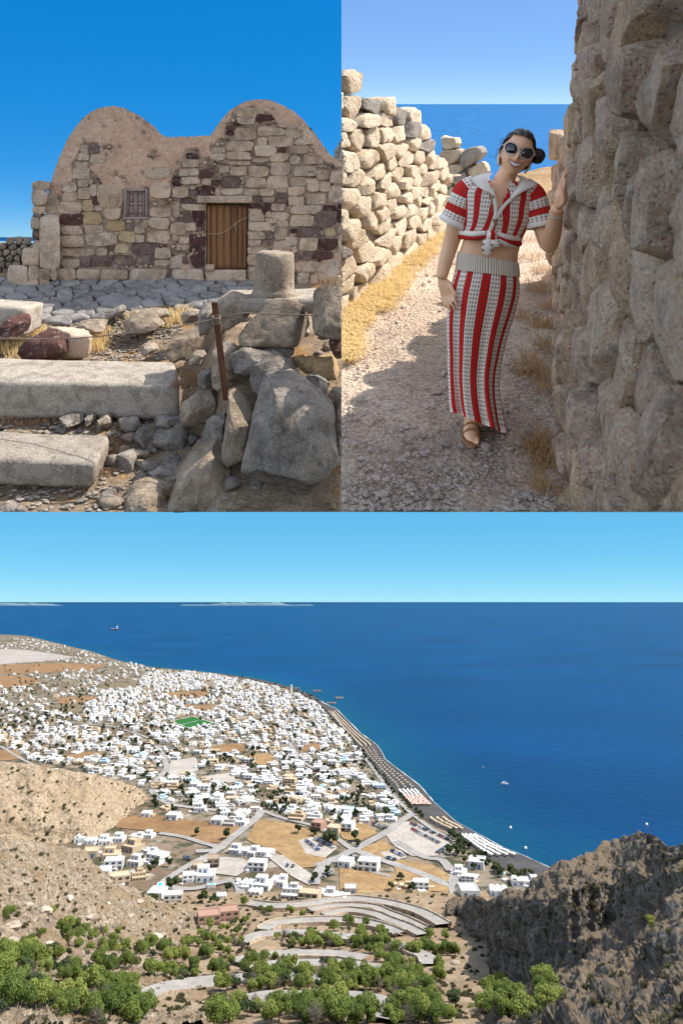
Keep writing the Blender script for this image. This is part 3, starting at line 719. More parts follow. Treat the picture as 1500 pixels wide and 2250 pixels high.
def trunk_mesh(seed, cs, base, r, mat=M_BARK):
    rng = np.random.RandomState(seed + 5); mb = MB(); top = cs[:, :3].mean(0)
    mb.tube([(0, 0, -1.2), (rng.uniform(-.2, .2), rng.uniform(-.2, .2), base * 0.5), (top[0] * 0.3, top[1] * 0.3, base), (top[0] * .6, top[1] * .6, top[2])], [r * 1.3, r, r * 0.8, r * 0.35], 7)
    for c in cs[:6]:
        mb.tube([(top[0] * 0.25, top[1] * 0.25, base * 0.85), (c[0] * 0.55, c[1] * 0.55, (base + c[2]) / 2), tuple(c[:3])], [r * 0.5, r * 0.33, r * 0.1], 5)
    return mesh('trunk', mb.arr(), mb.f, mat)
def tree_kind(seed, rad, hgt, base, n, leaf, lumps, mat, r):
    c, cs = crown_mesh(seed, rad, hgt, base, n, leaf, lumps, mat); return c, trunk_mesh(seed, cs, base, r)
PINES = [tree_kind(100 + k, 4.2 + 0.4 * (k % 3), 4.6 + 0.5 * (k % 2), 1.0 + 0.3 * (k % 3), 3400, 0.20, 17 + k % 4, M_PINE, 0.2) for k in range(6)]
DARKS = [tree_kind(200 + k, 3.4, 4.5, 1.8, 700, 0.42, 7, M_DARKTREE, 0.16) for k in range(4)]
def dead_kind(seed):
    rng = np.random.RandomState(seed); mb = MB()
    mb.tube([(0, 0, -1), (0.1, 0, 1.5), (0.3, 0.1, 3)], [0.2, 0.15, 0.08], 6)
    for k in range(70):
        a = rng.uniform(0, 6.28); e = rng.uniform(0.15, 1.2); l = rng.uniform(1.6, 3.6); z = rng.uniform(0.6, 2.8); d = np.array([math.cos(a) * math.cos(e), math.sin(a) * math.cos(e), math.sin(e)])
        p0 = np.array([0.1, 0, z]); p1 = p0 + d * l * 0.5 + rng.normal(size=3) * 0.15; p2 = p0 + d * l + rng.normal(size=3) * 0.3
        mb.tube([p0, p1, p2], [0.07, 0.045, 0.015], 4, caps=False)
        for q in range(4): mb.tube([p1 + (p2 - p1) * q / 4, p1 + (p2 - p1) * q / 4 + rng.normal(size=3) * 0.6], [0.035, 0.012], 3, caps=False)
    return mesh('branches', mb.arr(), mb.f, M_DRY), None
DEADS = [dead_kind(300 + k) for k in range(3)]
def place(loc3, rz=0.0, s=1.0, R=M3):
    sc = Matrix.Diagonal((s, s, s, 1)) if np.isscalar(s) else Matrix.Diagonal((*s, 1))
    return R @ Matrix.Translation(Vector([float(q) for q in loc3])) @ Matrix.Rotation(rz, 4, 'Z') @ sc
def put_tree(name, kind, loc3, rz, s, label, group, cat='tree'):
    c, t = kind
    e = empty(name, mw=place(loc3, rz, s)); tag(e, label, cat, group)
    link('crown' if t is not None else 'branches', c, e)
    if t is not None: link('trunk', t, e)
    return e
rng = np.random.RandomState(5)
PINE_ZONES = [([(-40, 2100), (60, 2080), (140, 2040), (260, 2040), (330, 2075), (480, 2080), (520, 2110), (500, 2160), (440, 2160), (300, 2200), (330, 2262), (-40, 2262)], 190, 'on the rocky slope at lower left'),
 ([(440, 2010), (500, 2016), (560, 2040), (560, 2090), (480, 2100), (430, 2080)], 30, 'below the brick villa'),
 ([(600, 2068), (680, 2062), (760, 2052), (860, 2056), (900, 2080), (960, 2082), (1000, 2090), (990, 2110), (880, 2100), (760, 2100), (640, 2100)], 80, 'between the middle bends of the zigzag road'),
 ([(540, 2108), (640, 2112), (900, 2120), (960, 2150), (1000, 2190), (1010, 2262), (850, 2262), (870, 2190), (700, 2180), (560, 2190), (460, 2190)], 140, 'beside the lower bends of the zigzag road'),
 ([(460, 2218), (560, 2225), (820, 2228), (820, 2262), (440, 2262)], 40, 'along the bottom edge below the lowest road'),
 ([(1000, 2190), (1080, 2186), (1200, 2190), (1235, 2240), (1220, 2266), (1000, 2266)], 48, 'at the foot of the dark ridge')]
def hill2_point(px, py):
    xs, Yg, Pg = H2; i = int(np.clip(np.searchsorted(xs, px), 0, len(xs) - 1)); j = int(np.argmin(np.abs(Yg[i] - py))); return Pg[i, j]
def hill3_point(px, py):
    xs, Yg, Pg = H3; i = int(np.clip(np.searchsorted(xs, px), 0, len(xs) - 1)); j = int(np.argmin(np.abs(Yg[i] - py))); return Pg[i, j]
def slope_point(px, py):
    p = HW(np.array(px, float), np.array(py, float))
    if px < 560:
        q = hill2_point(px, py)
        if q[1] < p[1] and py > interp(px, [(-160, 1836), (190, 1862), (330, 1978), (420, 2002), (560, 2060)]): p = q
    if px > 1000: p = hill3_point(px, py)
    return p
def near_road(px, py):
    return any(np.min(np.hypot(sx - px, (sy - py) * 1.6)) < 9 and np.min(np.hypot(sx - px, sy - py)) < 12 for sx, sy in BANDPX)
npine = 0
for zone, cnt, where in PINE_ZONES:
    zx = [p[0] for p in zone]; zy = [p[1] for p in zone]; done = []; tries = 0
    while len(done) < cnt and tries < 4000:
        tries += 1; x = rng.uniform(min(zx), max(zx)); y = rng.uniform(min(zy), max(zy))
        if not inside(x, y, zone) or near_road(x, y): continue
        if any(abs(x - a) < 7.5 and abs(y - b) < 4.6 for a, b in done): continue
        done.append((x, y)); s = rng.uniform(0.6, 1.15) * (0.8 + 0.42 * min(1.0, max(0.0, (y - 2040) / 200.0)))
        p = slope_point(x, y)
        szw = 'small' if s < 0.75 else ('mid-sized' if s < 1.05 else 'large'); rw = 'nearer rows' if y > np.mean(zy) else 'farther rows'
        if rng.rand() < 0.2: put_tree('dead_shrub', DEADS[rng.randint(3)], p, rng.uniform(0, 6.28), s, 'bare grey leafless shrub among the pines ' + where, 'bare shrubs ' + where, 'shrub')
        elif rng.rand() < 0.2: put_tree('olive_shrub', DARKS[rng.randint(4)], p, rng.uniform(0, 6.28), (s * 0.9, s * 0.9, s * 0.6), 'low dark olive shrub among the pines ' + where, 'olive shrubs ' + where, 'shrub')
        else: put_tree('pine_tree', PINES[rng.randint(6)], p, rng.uniform(0, 6.28), s, '%s green pine %s, %s' % (szw, where, rw), 'pines ' + where)
for x, y, s in [(535, 1992, 0.75), (592, 2010, 0.8), (637, 2008, 0.85), (572, 2004, 0.6), (665, 2020, 0.6), (735, 2048, 0.9), (765, 2042, 1.0), (805, 2038, 0.7), (978, 2068, 0.8), (945, 2064, 0.7), (20, 2015, 0.8), (110, 2012, 0.5), (170, 2032, 0.7), (95, 2050, 0.5),
                (40, 2120, 0.9), (1305, 2160, 0.6), (1450, 2075, 0.5), (1000, 2108, 0.9), (965, 2135, 0.9)]:
    put_tree('pine_tree', PINES[rng.randint(6)], slope_point(x, y) if x < 1050 else hill3_point(x, y), rng.uniform(0, 6.28), s, 'lone green pine standing apart on the hillside', 'lone pines')
# pale outcrops on the left slope
M_OUT = stone_mat('pale_outcrop_rock', [(0.30, 0.25, 0.19), (0.40, 0.34, 0.27), (0.48, 0.42, 0.34)], 0.5, 0.5, 0.9, 0.2)
for k, (x, y, w, lab) in enumerate([(52, 2185, 34, 'big pale boulder among the pines at lower left'), (22, 2068, 44, 'broad pale outcrop at the left edge'), (112, 2072, 30, 'pale rock behind the bare shrubs at left'), (345, 2055, 30, 'lone white boulder on the bare slope right of the pines'), (30, 2030, 40, 'flat pale ledge rock high on the left slope'), (100, 2008, 38, 'long pale ledge rock in the middle of the left slope'), (165, 2085, 20, 'small pale rock beside the bare slope'),
        (280, 2030, 18, 'small pale rock above the pines'), (230, 2000, 16, 'tan rock below the hotel wing'), (60, 1985, 26, 'pale rock near the slope path'), (150, 1975, 22, 'rounded tan rock in the middle of the slope'), (190, 2020, 20, 'pale split rock above the pine thicket'), (10, 2120, 26, 'white rock at the left edge among pines'), (300, 2000, 16, 'small tan rock right of the slope'), (1035, 2140, 26, 'pale rock at the foot of the ridge gully'), (1000, 2125, 22, 'pale boulder beside the last road bend')]):
    p = hill2_point(x, y) if x < 600 else slope_point(x, y); q = F / W3(p)[1]; v, f = boulder(70 + k, 8, 10, 0.10, 12, 0, 0.03); sx = w / 2 / q
    o = solid('outcrop_rock', W3(p + v * np.array([sx, sx * 0.9, sx * 0.45]) + np.array([0, 0, sx * 0.1])), f, M_OUT, None, None, loc=W3(p), smooth='angle'); tag(o, lab, 'rock', 'pale rocks on the slopes')
# low scrub cushions on the bare slopes
def scrub_mesh(seed):
    rng = np.random.RandomState(seed); n = 160; d = rng.normal(size=(n, 3)); d[:, 2] = np.abs(d[:, 2]); d /= np.linalg.norm(d, axis=1)[:, None]
    p = d * np.array([1, 1, 0.6]) * rng.uniform(0.5, 1, (n, 1)); a = rng.normal(size=(n, 3)) * 0.22; b = rng.normal(size=(n, 3)) * 0.22
    return np.stack([p - a, p + b, p + a, p - b], 1).reshape(-1, 3), [[4 * k, 4 * k + 1, 4 * k + 2, 4 * k + 3] for k in range(n)]
M_SCRUB = leaf_mat('grey_green_scrub', (0.06, 0.06, 0.03), (0.10, 0.095, 0.05), (0.16, 0.14, 0.08))
HMID = (None, None, Pc)
for nm, (xs, Yg, Pg), cnt, sz in (('scrub', H2, 700, 0.9), ('scrub', H3, 800, 0.75), ('scrub', H1, 160, 1.1), ('scrub', HMID, 750, 1.0)):
    mb = MB(); sv, sf = scrub_mesh(1)
    for k in range(cnt):
        i = rng.randint(2, Pg.shape[0] - 2); j = rng.randint(2, Pg.shape[1] - 8); s = sz * rng.uniform(0.5, 1.6)
        mb.add(Pg[i, j] + sv @ np.array([[math.cos(k), math.sin(k), 0], [-math.sin(k), math.cos(k), 0], [0, 0, 1]]) * s, sf)
    o = solid(nm, W3(mb.arr()), mb.f, M_SCRUB, smooth=False); tag(o, {120: '', 160: 'low grey green scrub dotted over the pale tufa hill', 700: 'low grey green scrub dotted over the rocky slope at left', 800: 'low grey green scrub dotted over the dark ridge', 750: 'low grey green scrub between the bends of the zigzag road'}[cnt], 'scrub', kind='stuff')

# ================================================================== THE TOWN
def wall_mat(name, c, v=0.08):
    m, nt, N, L, B = newmat(name); pos = N.new('ShaderNodeNewGeometry').outputs['Position']; rnd = N.new('ShaderNodeObjectInfo').outputs['Random']
    a = noisen(N, L, pos, 0.5, 5, 0.7)
    f = mathn(N, L, 'ADD', mathn(N, L, 'MULTIPLY', a, 0.6), mathn(N, L, 'MULTIPLY', rnd, 0.4))
    L.new(rampn(N, L, f, [(0.3, tuple(x * (1 - v * 2) for x in c)), (0.55, c), (0.8, tuple(min(1, x * (1 + v)) for x in c))]), B.inputs['Base Color'])
    B.inputs['Roughness'].default_value = 0.9; B.inputs['Specular IOR Level'].default_value = 0.2; return m
M_WHITE = wall_mat('whitewash', (0.58, 0.58, 0.57), 0.12); M_CREAM = wall_mat('cream_plaster', (0.42, 0.335, 0.23)); M_GREYW = wall_mat('grey_plaster', (0.45, 0.43, 0.40))
M_BRICK = wall_mat('red_brown_render', (0.33, 0.20, 0.15)); M_BLUEW = wall_mat('pale_blue_render', (0.42, 0.56, 0.66)); M_RAW = wall_mat('bare_concrete', (0.30, 0.24, 0.17))
M_GLASS = plain('dark_window', (0.03, 0.04, 0.05), 0.15, spec=0.6); M_DOOR = plain('blue_door', (0.05, 0.13, 0.28), 0.5); M_SHADE = plain('painted_loggia_shade', (0.10, 0.09, 0.08), 0.8)  # loggias have no recess: their shade is a dark-coloured slab
M_POOL = plain('pool_water', (0.01, 0.40, 0.52), 0.12, spec=0.5); M_DECK = wall_mat('pool_deck', (0.62, 0.60, 0.57)); M_SOLAR = plain('solar_panel', (0.03, 0.05, 0.09), 0.2, spec=0.6)
def bxm(name, sx, sy, sz, mat, bev=0.0):
    mb = MB(); mb.box(-sx / 2, -sy / 2, 0, sx / 2, sy / 2, sz); return mesh(name, mb.arr(), mb.f, mat, smooth=False)
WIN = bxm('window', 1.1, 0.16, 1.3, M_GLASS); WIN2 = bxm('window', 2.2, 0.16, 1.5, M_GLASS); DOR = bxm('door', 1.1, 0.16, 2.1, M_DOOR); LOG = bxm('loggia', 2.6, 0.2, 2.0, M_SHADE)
WINS = bxm('window', 0.16, 1.1, 1.3, M_GLASS)
def body(mb, x0, y0, z0, x1, y1, z1, par=0.45, t=0.28):
    """one whitewashed block: walls, roof slab and a parapet that stands above it"""
    mb.box(x0, y0, z0, x1, y1, z1)
    for a in ((x0, y0, x1, y0 + t), (x0, y1 - t, x1, y1), (x0, y0 + t, x0 + t, y1 - t), (x1 - t, y0 + t, x1, y1 - t)): mb.box(a[0], a[1], z1, a[2], a[3], z1 + par)
def vault(mb, x0, y0, z0, x1, y1, n=9):
    xs = (x0 + x1) / 2; r = (x1 - x0) / 2; th = np.linspace(0, math.pi, n)
    a = np.stack([xs - r * np.cos(th), np.full(n, y0), z0 + r * np.sin(th) * 0.9], 1); b = a.copy(); b[:, 1] = y1
    f = [[i, i + 1, n + i + 1, n + i] for i in range(n - 1)] + [list(range(n))[::-1], list(range(n, 2 * n))]
    mb.add(np.concatenate([a, b]), f)
def house_kind(k, mat):
    """returns (root mesh, [(part name, mesh, location)])"""
    mb = MB(); parts = []
    if k == 0:
        body(mb, -5, -4, -2, 5, 4, 3.2); body(mb, -5, -0.5, 3.2, 1.5, 4, 6.2)
        parts += [('window', WIN, (-3.2, -4.02, 1.0)), ('window', WIN, (3.2, -4.02, 1.0)), ('door', DOR, (0.2, -4.02, 0)), ('window', WIN, (-3.2, -0.52, 4.1)), ('door', DOR, (-0.5, -0.52, 3.3))]
    elif k == 1:
        body(mb, -6.5, -4, -2, 6.5, 4, 3.0); body(mb, -6.5, -3.4, 3.0, 6.5, 4, 6.0)
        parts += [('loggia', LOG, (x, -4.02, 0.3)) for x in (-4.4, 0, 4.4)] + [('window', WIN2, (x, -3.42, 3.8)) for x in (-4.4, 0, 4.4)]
    elif k == 2:
        body(mb, -4, -4, -2, 4, 4, 3.3); vault(mb, -3.6, -3.5, 3.3, 0.4, 3.6)
        parts += [('window', WIN, (2.4, -4.02, 1.0)), ('door', DOR, (-1.6, -4.02, 0)), ('window', WIN, (-1.6, -3.52, 3.6))]
    elif k == 3:
        body(mb, -7, -5, -2, 7, 5, 3.2); body(mb, -7, -1, 3.2, 7, 5, 6.3); body(mb, -2, 1.5, 6.3, 4, 5, 9.0)
        parts += [('window', WIN2, (x, -5.02, 0.9)) for x in (-5, -1.7, 1.7, 5)] + [('window', WIN, (x, -1.02, 4.1)) for x in (-5, -2, 2, 5)] + [('window', WIN, (1, 1.48, 7.1))]
    elif k == 4:
        body(mb, -3.5, -3.2, -2, 3.5, 3.2, 3.0); parts += [('window', WIN, (-1.8, -3.22, 1.0)), ('door', DOR, (1.4, -3.22, 0))]
    elif k == 5:
        body(mb, -4.2, -4, -2, 4.2, 4, 6.0); mb.box(-4.2, -5.2, 2.8, 4.2, -4, 3.0); mb.box(-4.2, -5.25, 3.0, 4.2, -5.1, 3.9)
        parts += [('window', WIN2, (x, -4.02, 3.5)) for x in (-2.2, 2.2)] + [('loggia', LOG, (x, -4.02, 0.2)) for x in (-2.2, 2.2)]
    elif k == 6:
        body(mb, -6, -3, -2, 0, 5, 3.2); body(mb, 0, -5, -2, 6, 3, 3.2); body(mb, 0.5, -1, 3.2, 6, 3, 6.0)
        parts += [('window', WIN, (-3, -3.02, 1.0)), ('window', WIN, (1.8, -5.02, 1.0)), ('door', DOR, (4.2, -5.02, 0)), ('window', WIN, (3.2, -1.02, 4.0))]
    elif k == 7:
        for x in (-6, -2, 2): vault(mb, x, -4, 2.2, x + 3.9, 4); mb.box(x, -4, -2, x + 3.9, 4, 2.2)
        parts += [('door', DOR, (x + 1.95, -4.02, 0)) for x in (-6, -2, 2)]
    return mesh('house', mb.arr(), mb.f, mat, smooth=False), parts
KINDS = {}
def hk(k, mat):
    if (k, mat.name) not in KINDS: KINDS[(k, mat.name)] = house_kind(k, mat)
    return KINDS[(k, mat.name)]
HALF = [5, 6.5, 4, 7, 3.5, 4.2, 6, 6]; HGT = [6.6, 6.4, 5.4, 9.4, 3.4, 6.4, 6.4, 4.0]
def put_house(k, mat, p, rz, s, label, group, name='house', detail=True, cat='house'):
    m, parts = hk(k, mat); o = link(name, m, mw=place(p, rz, s)); tag(o, label, cat, group)
    if detail:
        for pn, pm, pl_ in parts: link(pn, pm, o, pl_)
    return o
def pxm(px, py):                              # photograph pixels per metre at a ground point
    p = W3(on_ground(np.array(float(px)), np.array(float(py)))); return F / p[1]
MATS = {'w': M_WHITE, 'c': M_CREAM, 'g': M_GREYW, 'b': M_BRICK, 'l': M_BLUEW, 'r': M_RAW}
# the buildings near the hill, one by one: column, row of the base, width in pixels, kind, colour, turn, what
NEAR = [
 (176, 1846, 22, 2, 'w', .2, 'white house with barrel vault at the top left corner of the hillside hotel'), (200, 1850, 26, 7, 'w', .1, 'row of white vaulted rooms beside the tufa hill'),
 (232, 1852, 26, 0, 'w', .1, 'white terraced house with bluish roof terrace in the hotel cluster'), (262, 1846, 24, 0, 'w', -.1, 'white two-level house at the upper edge of the hotel cluster'),
 (300, 1842, 26, 6, 'w', -.2, 'white stepped house on the upper right of the hotel cluster'), (328, 1838, 20, 0, 'w', -.2, 'tall white house at the end of the hotel cluster below the brown field'),
 (200, 1878, 30, 4, 'c', .15, 'cream box house at the edge of the rocky slope'), (245, 1884, 34, 0, 'c', .1, 'cream house on the left of the hotel court'), (292, 1866, 34, 0, 'c', -.5, 'large cream arched house in the middle of the hotel'),
 (330, 1874, 24, 6, 'w', -.3, 'white stepped house right of the cream arched house'), (250, 1905, 40, 1, 'w', .15, 'long white hotel wing with solar panels on its roof'),
 (300, 1898, 30, 0, 'g', -.3, 'grey house with a blue roof terrace beside the dark pool'), (345, 1892, 40, 1, 'w', -.5, 'white hotel wing above the small car park'), (228, 1926, 26, 5, 'w', .1, 'narrow white block at the left end of the lower hotel wing'),
 (262, 1940, 44, 1, 'c', .35, 'long cream lower hotel wing facing the slope'), (305, 1930, 30, 3, 'c', .3, 'cream corner house with tall upper floor by the hotel pool'),
 (345, 1972, 34, 4, 'w', -.1, 'flat white house below the blue pool'), (380, 1982, 40, 1, 'g', .15, 'grey stone villa at the bend of the lane'), (418, 1934, 34, 1, 'w', .2, 'white pool house with dark glazed front'), (452, 1930, 40, 0, 'w', .1, 'white villa beside the turquoise pool terrace'),
 (435, 1912, 22, 5, 'r', .2, 'unfinished bare concrete house, left of the pair'), (468, 1900, 26, 5, 'r', .15, 'unfinished bare concrete house, right of the pair'), (425, 1915, 16, 4, 'r', .2, 'small unfinished concrete shell below the pair'),
 (520, 1872, 26, 0, 'w', -.3, 'white house with blue shutters at the left of the walled white compound'), (550, 1876, 34, 6, 'w', -.3, 'white stepped house in the walled white compound by the road'), (580, 1878, 24, 4, 'w', -.3, 'low white pool house at the right of the walled compound'),
 (565, 1908, 38, 1, 'w', -.15, 'white two-storey house above the white hotel terraces'), (545, 1945, 32, 7, 'w', -.3, 'white vaulted hotel rooms on the left of the white terraces'), (578, 1950, 36, 0, 'w', -.2, 'white hotel block in the middle of the white terraces'),
 (612, 1940, 34, 6, 'w', -.25, 'white hotel block beside the long pool'), (560, 1965, 30, 7, 'w', -.2, 'lower row of white vaulted hotel rooms'), (640, 1972, 40, 3, 'w', -.15, 'cream fronted white hotel with arched balconies, left wing'),
 (680, 1980, 44, 1, 'c', -.25, 'cream hotel wing with arched balconies above the zigzag road'), (715, 1972, 38, 6, 'w', -.2, 'white hotel block behind the arched balconies'), (748, 1978, 36, 7, 'w', -.3, 'white vaulted hotel rooms right of the small pool'),
 (770, 1958, 26, 4, 'g', .0, 'small grey house alone in the dry field'), (810, 1908, 44, 1, 'w', -.25, 'long white two-storey house alone between two roads'), (760, 1900, 28, 4, 'w', -.3, 'low white shed at the road junction'),
 (486, 1972, 22, 7, 'w', .1, 'small white vaulted chapel-like house in the green garden'), (458, 2030, 46, 1, 'b', .25, 'long red brown villa with white terrace, left half'), (500, 2020, 44, 1, 'b', .25, 'long red brown villa with cream roof, right half'),
 (890, 1950, 26, 6, 'c', -.1, 'cream house behind palms at the orange field'), (925, 1950, 34, 1, 'w', -.1, 'white villa with blue terrace at the orange field'), (1012, 1920, 26, 0, 'w', -.2, 'white house left of the seaside garden'), (1028, 1935, 28, 1, 'w', -.2, 'long white house in the seaside garden'),
 (1048, 1902, 34, 4, 'w', -.3, 'flat white pavilion at the top of the seaside garden'), (1030, 1968, 40, 4, 'w', .0, 'low white pool house below the seaside garden'), (1095, 1962, 40, 7, 'w', -.1, 'white vaulted house at the foot of the ridge'),
 (1135, 1940, 26, 2, 'w', -.1, 'white house at the beach end of the garden'), (1165, 1942, 34, 6, 'w', .0, 'white stepped house nearest the beach corner'), (700, 1820, 24, 5, 'b', -.4, 'pinkish house with a grey roof in the last row of town'),
 (735, 1826, 28, 4, 'c', -.3, 'cream flat-roofed house at the edge of the orange field'), (765, 1822, 24, 5, 'w', -.3, 'white house with outside stair at the edge of the orange field'), (440, 1780, 24, 0, 'w', 0, 'white house at the corner above the brown field'),
 (505, 1812, 26, 3, 'g', -.2, 'grey three-storey house beside the main road'), (530, 1810, 26, 0, 'w', -.2, 'white house with roof pool beside the main road'), (480, 1808, 26, 4, 'w', -.2, 'low white house left of the grey three-storey house'),
 (322, 1792, 20, 4, 'w', 0, 'small white shed at the foot of the tufa hill'), (380, 1798, 26, 4, 'w', -.1, 'flat white house on the top edge of the brown field'), (1075, 1845, 1, 4, 'w', 0, None)]
for x, y, w, k, mc, rz, lab in NEAR:
    if lab is None: continue
    sc = w / pxm(x, y) / (2 * HALF[k])
    p = HC(np.array(float(x)), np.array(float(y)), 0.5) if y > 1962 else on_ground(np.array(float(x)), np.array(float(y)), 0.5)
    put_house(k, MATS[mc], p, rz, (sc, sc * 1.4, sc * 0.72), lab, 'buildings near the hill')
# swimming pools
for x, y, w, d, lab in [(352, 1944, 9, 14, 'square turquoise pool at the lower hotel'), (291, 1913, 4, 6, 'small deep blue pool between hotel wings'), (465, 1942, 12, 4, 'turquoise pool on the villa terrace'), (618, 1932, 14, 8, 'long turquoise pool of the white terraces'),
                        (722, 1966, 10, 5, 'blue pool of the arched hotel'), (1024, 1958, 13, 5, 'turquoise pool below the seaside garden'), (1102, 1917, 9, 5, 'turquoise pool inside the seaside garden'), (584, 1866, 5, 4, 'small turquoise pool in the walled compound'),
                        (115, 1690, 15, 6, 'curved turquoise pool behind the tufa hill'), (430, 1749, 8, 6, 'blue pool in the middle of town'), (710, 1725, 9, 6, 'turquoise pool in the seaward part of town'), (540, 1788, 8, 5, 'roof pool beside the main road'), (200, 1697, 7, 4, 'small pool behind the hill crest')]:
    p = on_ground(np.array(float(x)), np.array(float(y)), 2.2 if y < 1960 else 3.0); q = pxm(x, y); e = empty('swimming_pool', mw=place(p, 0.1)); tag(e, lab, 'pool', 'swimming pools')
    mb = MB(); W_, D_ = w / q, d / q * 1.6; mb.box(-W_ * .75, -D_ * .75, -3, W_ * .75, D_ * .75, 0); link('deck', mesh('deck', mb.arr(), mb.f, M_DECK, False), e)
    mb = MB(); mb.box(-W_ / 2, -D_ / 2, -0.5, W_ / 2, D_ / 2, 0.05); link('water', mesh('water', mb.arr(), mb.f, M_POOL, False), e)
# the streets of the town: rows of houses, the 240 that show largest on their own, the rest as one mass
TOWN = [(-60, 1608), (20, 1600), (80, 1585), (120, 1560), (190, 1545), (215, 1520), (300, 1500), (330, 1472), (420, 1478), (500, 1488), (580, 1503), (640, 1520), (690, 1545), (722, 1575), (770, 1635), (812, 1690), (855, 1745), (890, 1782), (900, 1800),
        (850, 1808), (800, 1812), (720, 1808), (640, 1800), (590, 1782), (545, 1800), (480, 1790), (430, 1775), (380, 1785), (330, 1770), (340, 1750), (300, 1718), (220, 1700), (120, 1684), (60, 1672), (-60, 1640)]
def blocked(x, y):
    x = np.asarray(x, float); y = np.asarray(y, float); r = np.zeros(x.shape, bool)
    for nme, pts, mt in FIELDS: r |= inside(x, y, pts)
    r |= inside(x, y, [(368, 1584), (424, 1570), (476, 1588), (416, 1606)])
    for pts, w in ROADS:
        a = np.array(pts, float)
        for i in range(len(a) - 1):
            ab = a[i + 1] - a[i]; t = np.clip(((x - a[i][0]) * ab[0] + (y - a[i][1]) * ab[1]) / (ab @ ab), 0, 1)
            r |= (np.abs(a[i][0] + ab[0] * t - x) < 5) & (np.abs(a[i][1] + ab[1] * t - y) < 4)
    return r
rng = np.random.RandomState(21); spots = []
GREEN = lambda x, y: fbm(np.stack([np.asarray(x) * 0.018, np.asarray(y) * 0.03, 0.5 + 0 * np.asarray(x)], -1), 3, 61)
cell = {}
def try_add(x, y, lst, gap):
    g = on_ground(np.array(float(x)), np.array(float(y)))[:2]; key = (int(g[0] // 14), int(g[1] // 14))
    for dx in (-1, 0, 1):
        for dy in (-1, 0, 1):
            for q in cell.get((key[0] + dx, key[1] + dy), ()):
                if np.hypot(*(q - g)) < gap: return False
    cell.setdefault(key, []).append(g); lst.append((x, y)); return True
# sample in ground space so that the far quarters are as dense as the near ones
tg = on_ground(np.array([p[0] for p in TOWN], float), np.array([p[1] for p in TOWN], float))[:, :2]
trees_town = []
gx = rng.uniform(tg[:, 0].min(), tg[:, 0].max(), 40000); gy = rng.uniform(tg[:, 1].min(), tg[:, 1].max(), 40000)
ok = inside(gx, gy, [tuple(q) for q in tg]); gx, gy = gx[ok], gy[ok]; sx_, sy_ = pix(W3(np.stack([gx, gy, np.full(len(gx), SEA + GH)], -1))); ok = ~blocked(sx_, sy_); sx_, sy_ = sx_[ok], sy_[ok]; gn = GREEN(sx_, sy_); u_ = rng.rand(len(gn)); ok = ~((gn > 0.62) & (u_ < 0.85)) & ~((gn < -0.75) & (u_ < 0.6) & (sy_ < 1600))
for x, y in zip(sx_[ok], sy_[ok]):
    if len(spots) > 1750: break
    try_add(x, y, spots, 8.3 if rng.rand() < 0.7 else 11)
# scattered farms inland
fx = rng.uniform(-60, 330, 4000); fy2 = rng.uniform(1404, 1600, 4000); ok = (fx < coast_x(fy2) - 12) & ~blocked(fx, fy2) & ~inside(fx, fy2, TOWN); fn_ = fbm(np.stack([fx * 0.02, fy2 * 0.06, 3.0 + 0 * fx], -1), 2, 5)
for x, y, q in zip(fx[ok], fy2[ok], fn_[ok]):
    dens = 0.9 if (y < 1428 and x < 130) else (0.35 if abs(y - (1436 + x * 0.09)) < 7 and x > 100 else 0.12) + 0.5 * (q > 0.45)
    if rng.rand() < dens * 0.8 and len(spots) < 2150: try_add(x, y, spots, 14)
spots.sort(key=lambda q: -q[1])
DISTRICTS = [((330, 470), (1690, 1830), 'on the winding street by the tufa hill'), ((470, 600), (1690, 1830), 'above the main road'), ((600, 720), (1690, 1830), 'in the last rows above the fields'), ((720, 920), (1690, 1830), 'near the wide end of the beach'),
             ((-80, 330), (1640, 1760), 'behind the tufa hill'), ((330, 560), (1600, 1690), 'below the football pitch'), ((560, 920), (1600, 1690), 'in the seaward quarter')]
def district(x, y):
    for (a, b), (c_, d), t in DISTRICTS:
        if a <= x < b and c_ <= y < d: return t
    return 'left of the football pitch'
LOOK = {0: 'two-level white house with a roof terrace', 1: 'long white house with a row of loggias', 2: 'small white house with a barrel-vaulted room', 3: 'stepped white three-storey building', 4: 'low white cube house', 5: 'white two-storey house with a balcony', 6: 'white house of two joined blocks', 7: 'white row of three vaulted rooms'}
coastdir = lambda x, y: math.atan2(*(on_ground(np.array(coast_x(y + 8) - 40.0), np.array(y + 8.0)) - on_ground(np.array(coast_x(y - 8) - 40.0), np.array(y - 8.0)))[[1, 0]])
for x, y in spots[:300]:
    k = int(rng.choice([0, 1, 2, 3, 4, 5, 6, 7], p=[.2, .12, .1, .13, .15, .12, .14, .04])); u = rng.rand()
    mt = 'w' if u < 0.74 else ('c' if u < 0.87 else ('g' if u < 0.96 else 'l'))
    nm = LOOK[k] if mt == 'w' else LOOK[k].replace('white', {'c': 'cream', 'g': 'grey', 'l': 'pale blue'}[mt])
    s = rng.uniform(0.7, 1.2) * 9.6 / (2 * HALF[k]) * (1.35 if k in (1, 3, 7) else 1.0)
    put_house(k, MATS[mt], on_ground(np.array(float(x)), np.array(float(y))), rng.choice([0, 0, 0.25, -0.3, 0.5]) + rng.uniform(-.08, .08), (s, s * 1.4, s * 0.62), nm + ' ' + district(x, y), 'town houses ' + district(x, y), detail=True)
mb = MB()
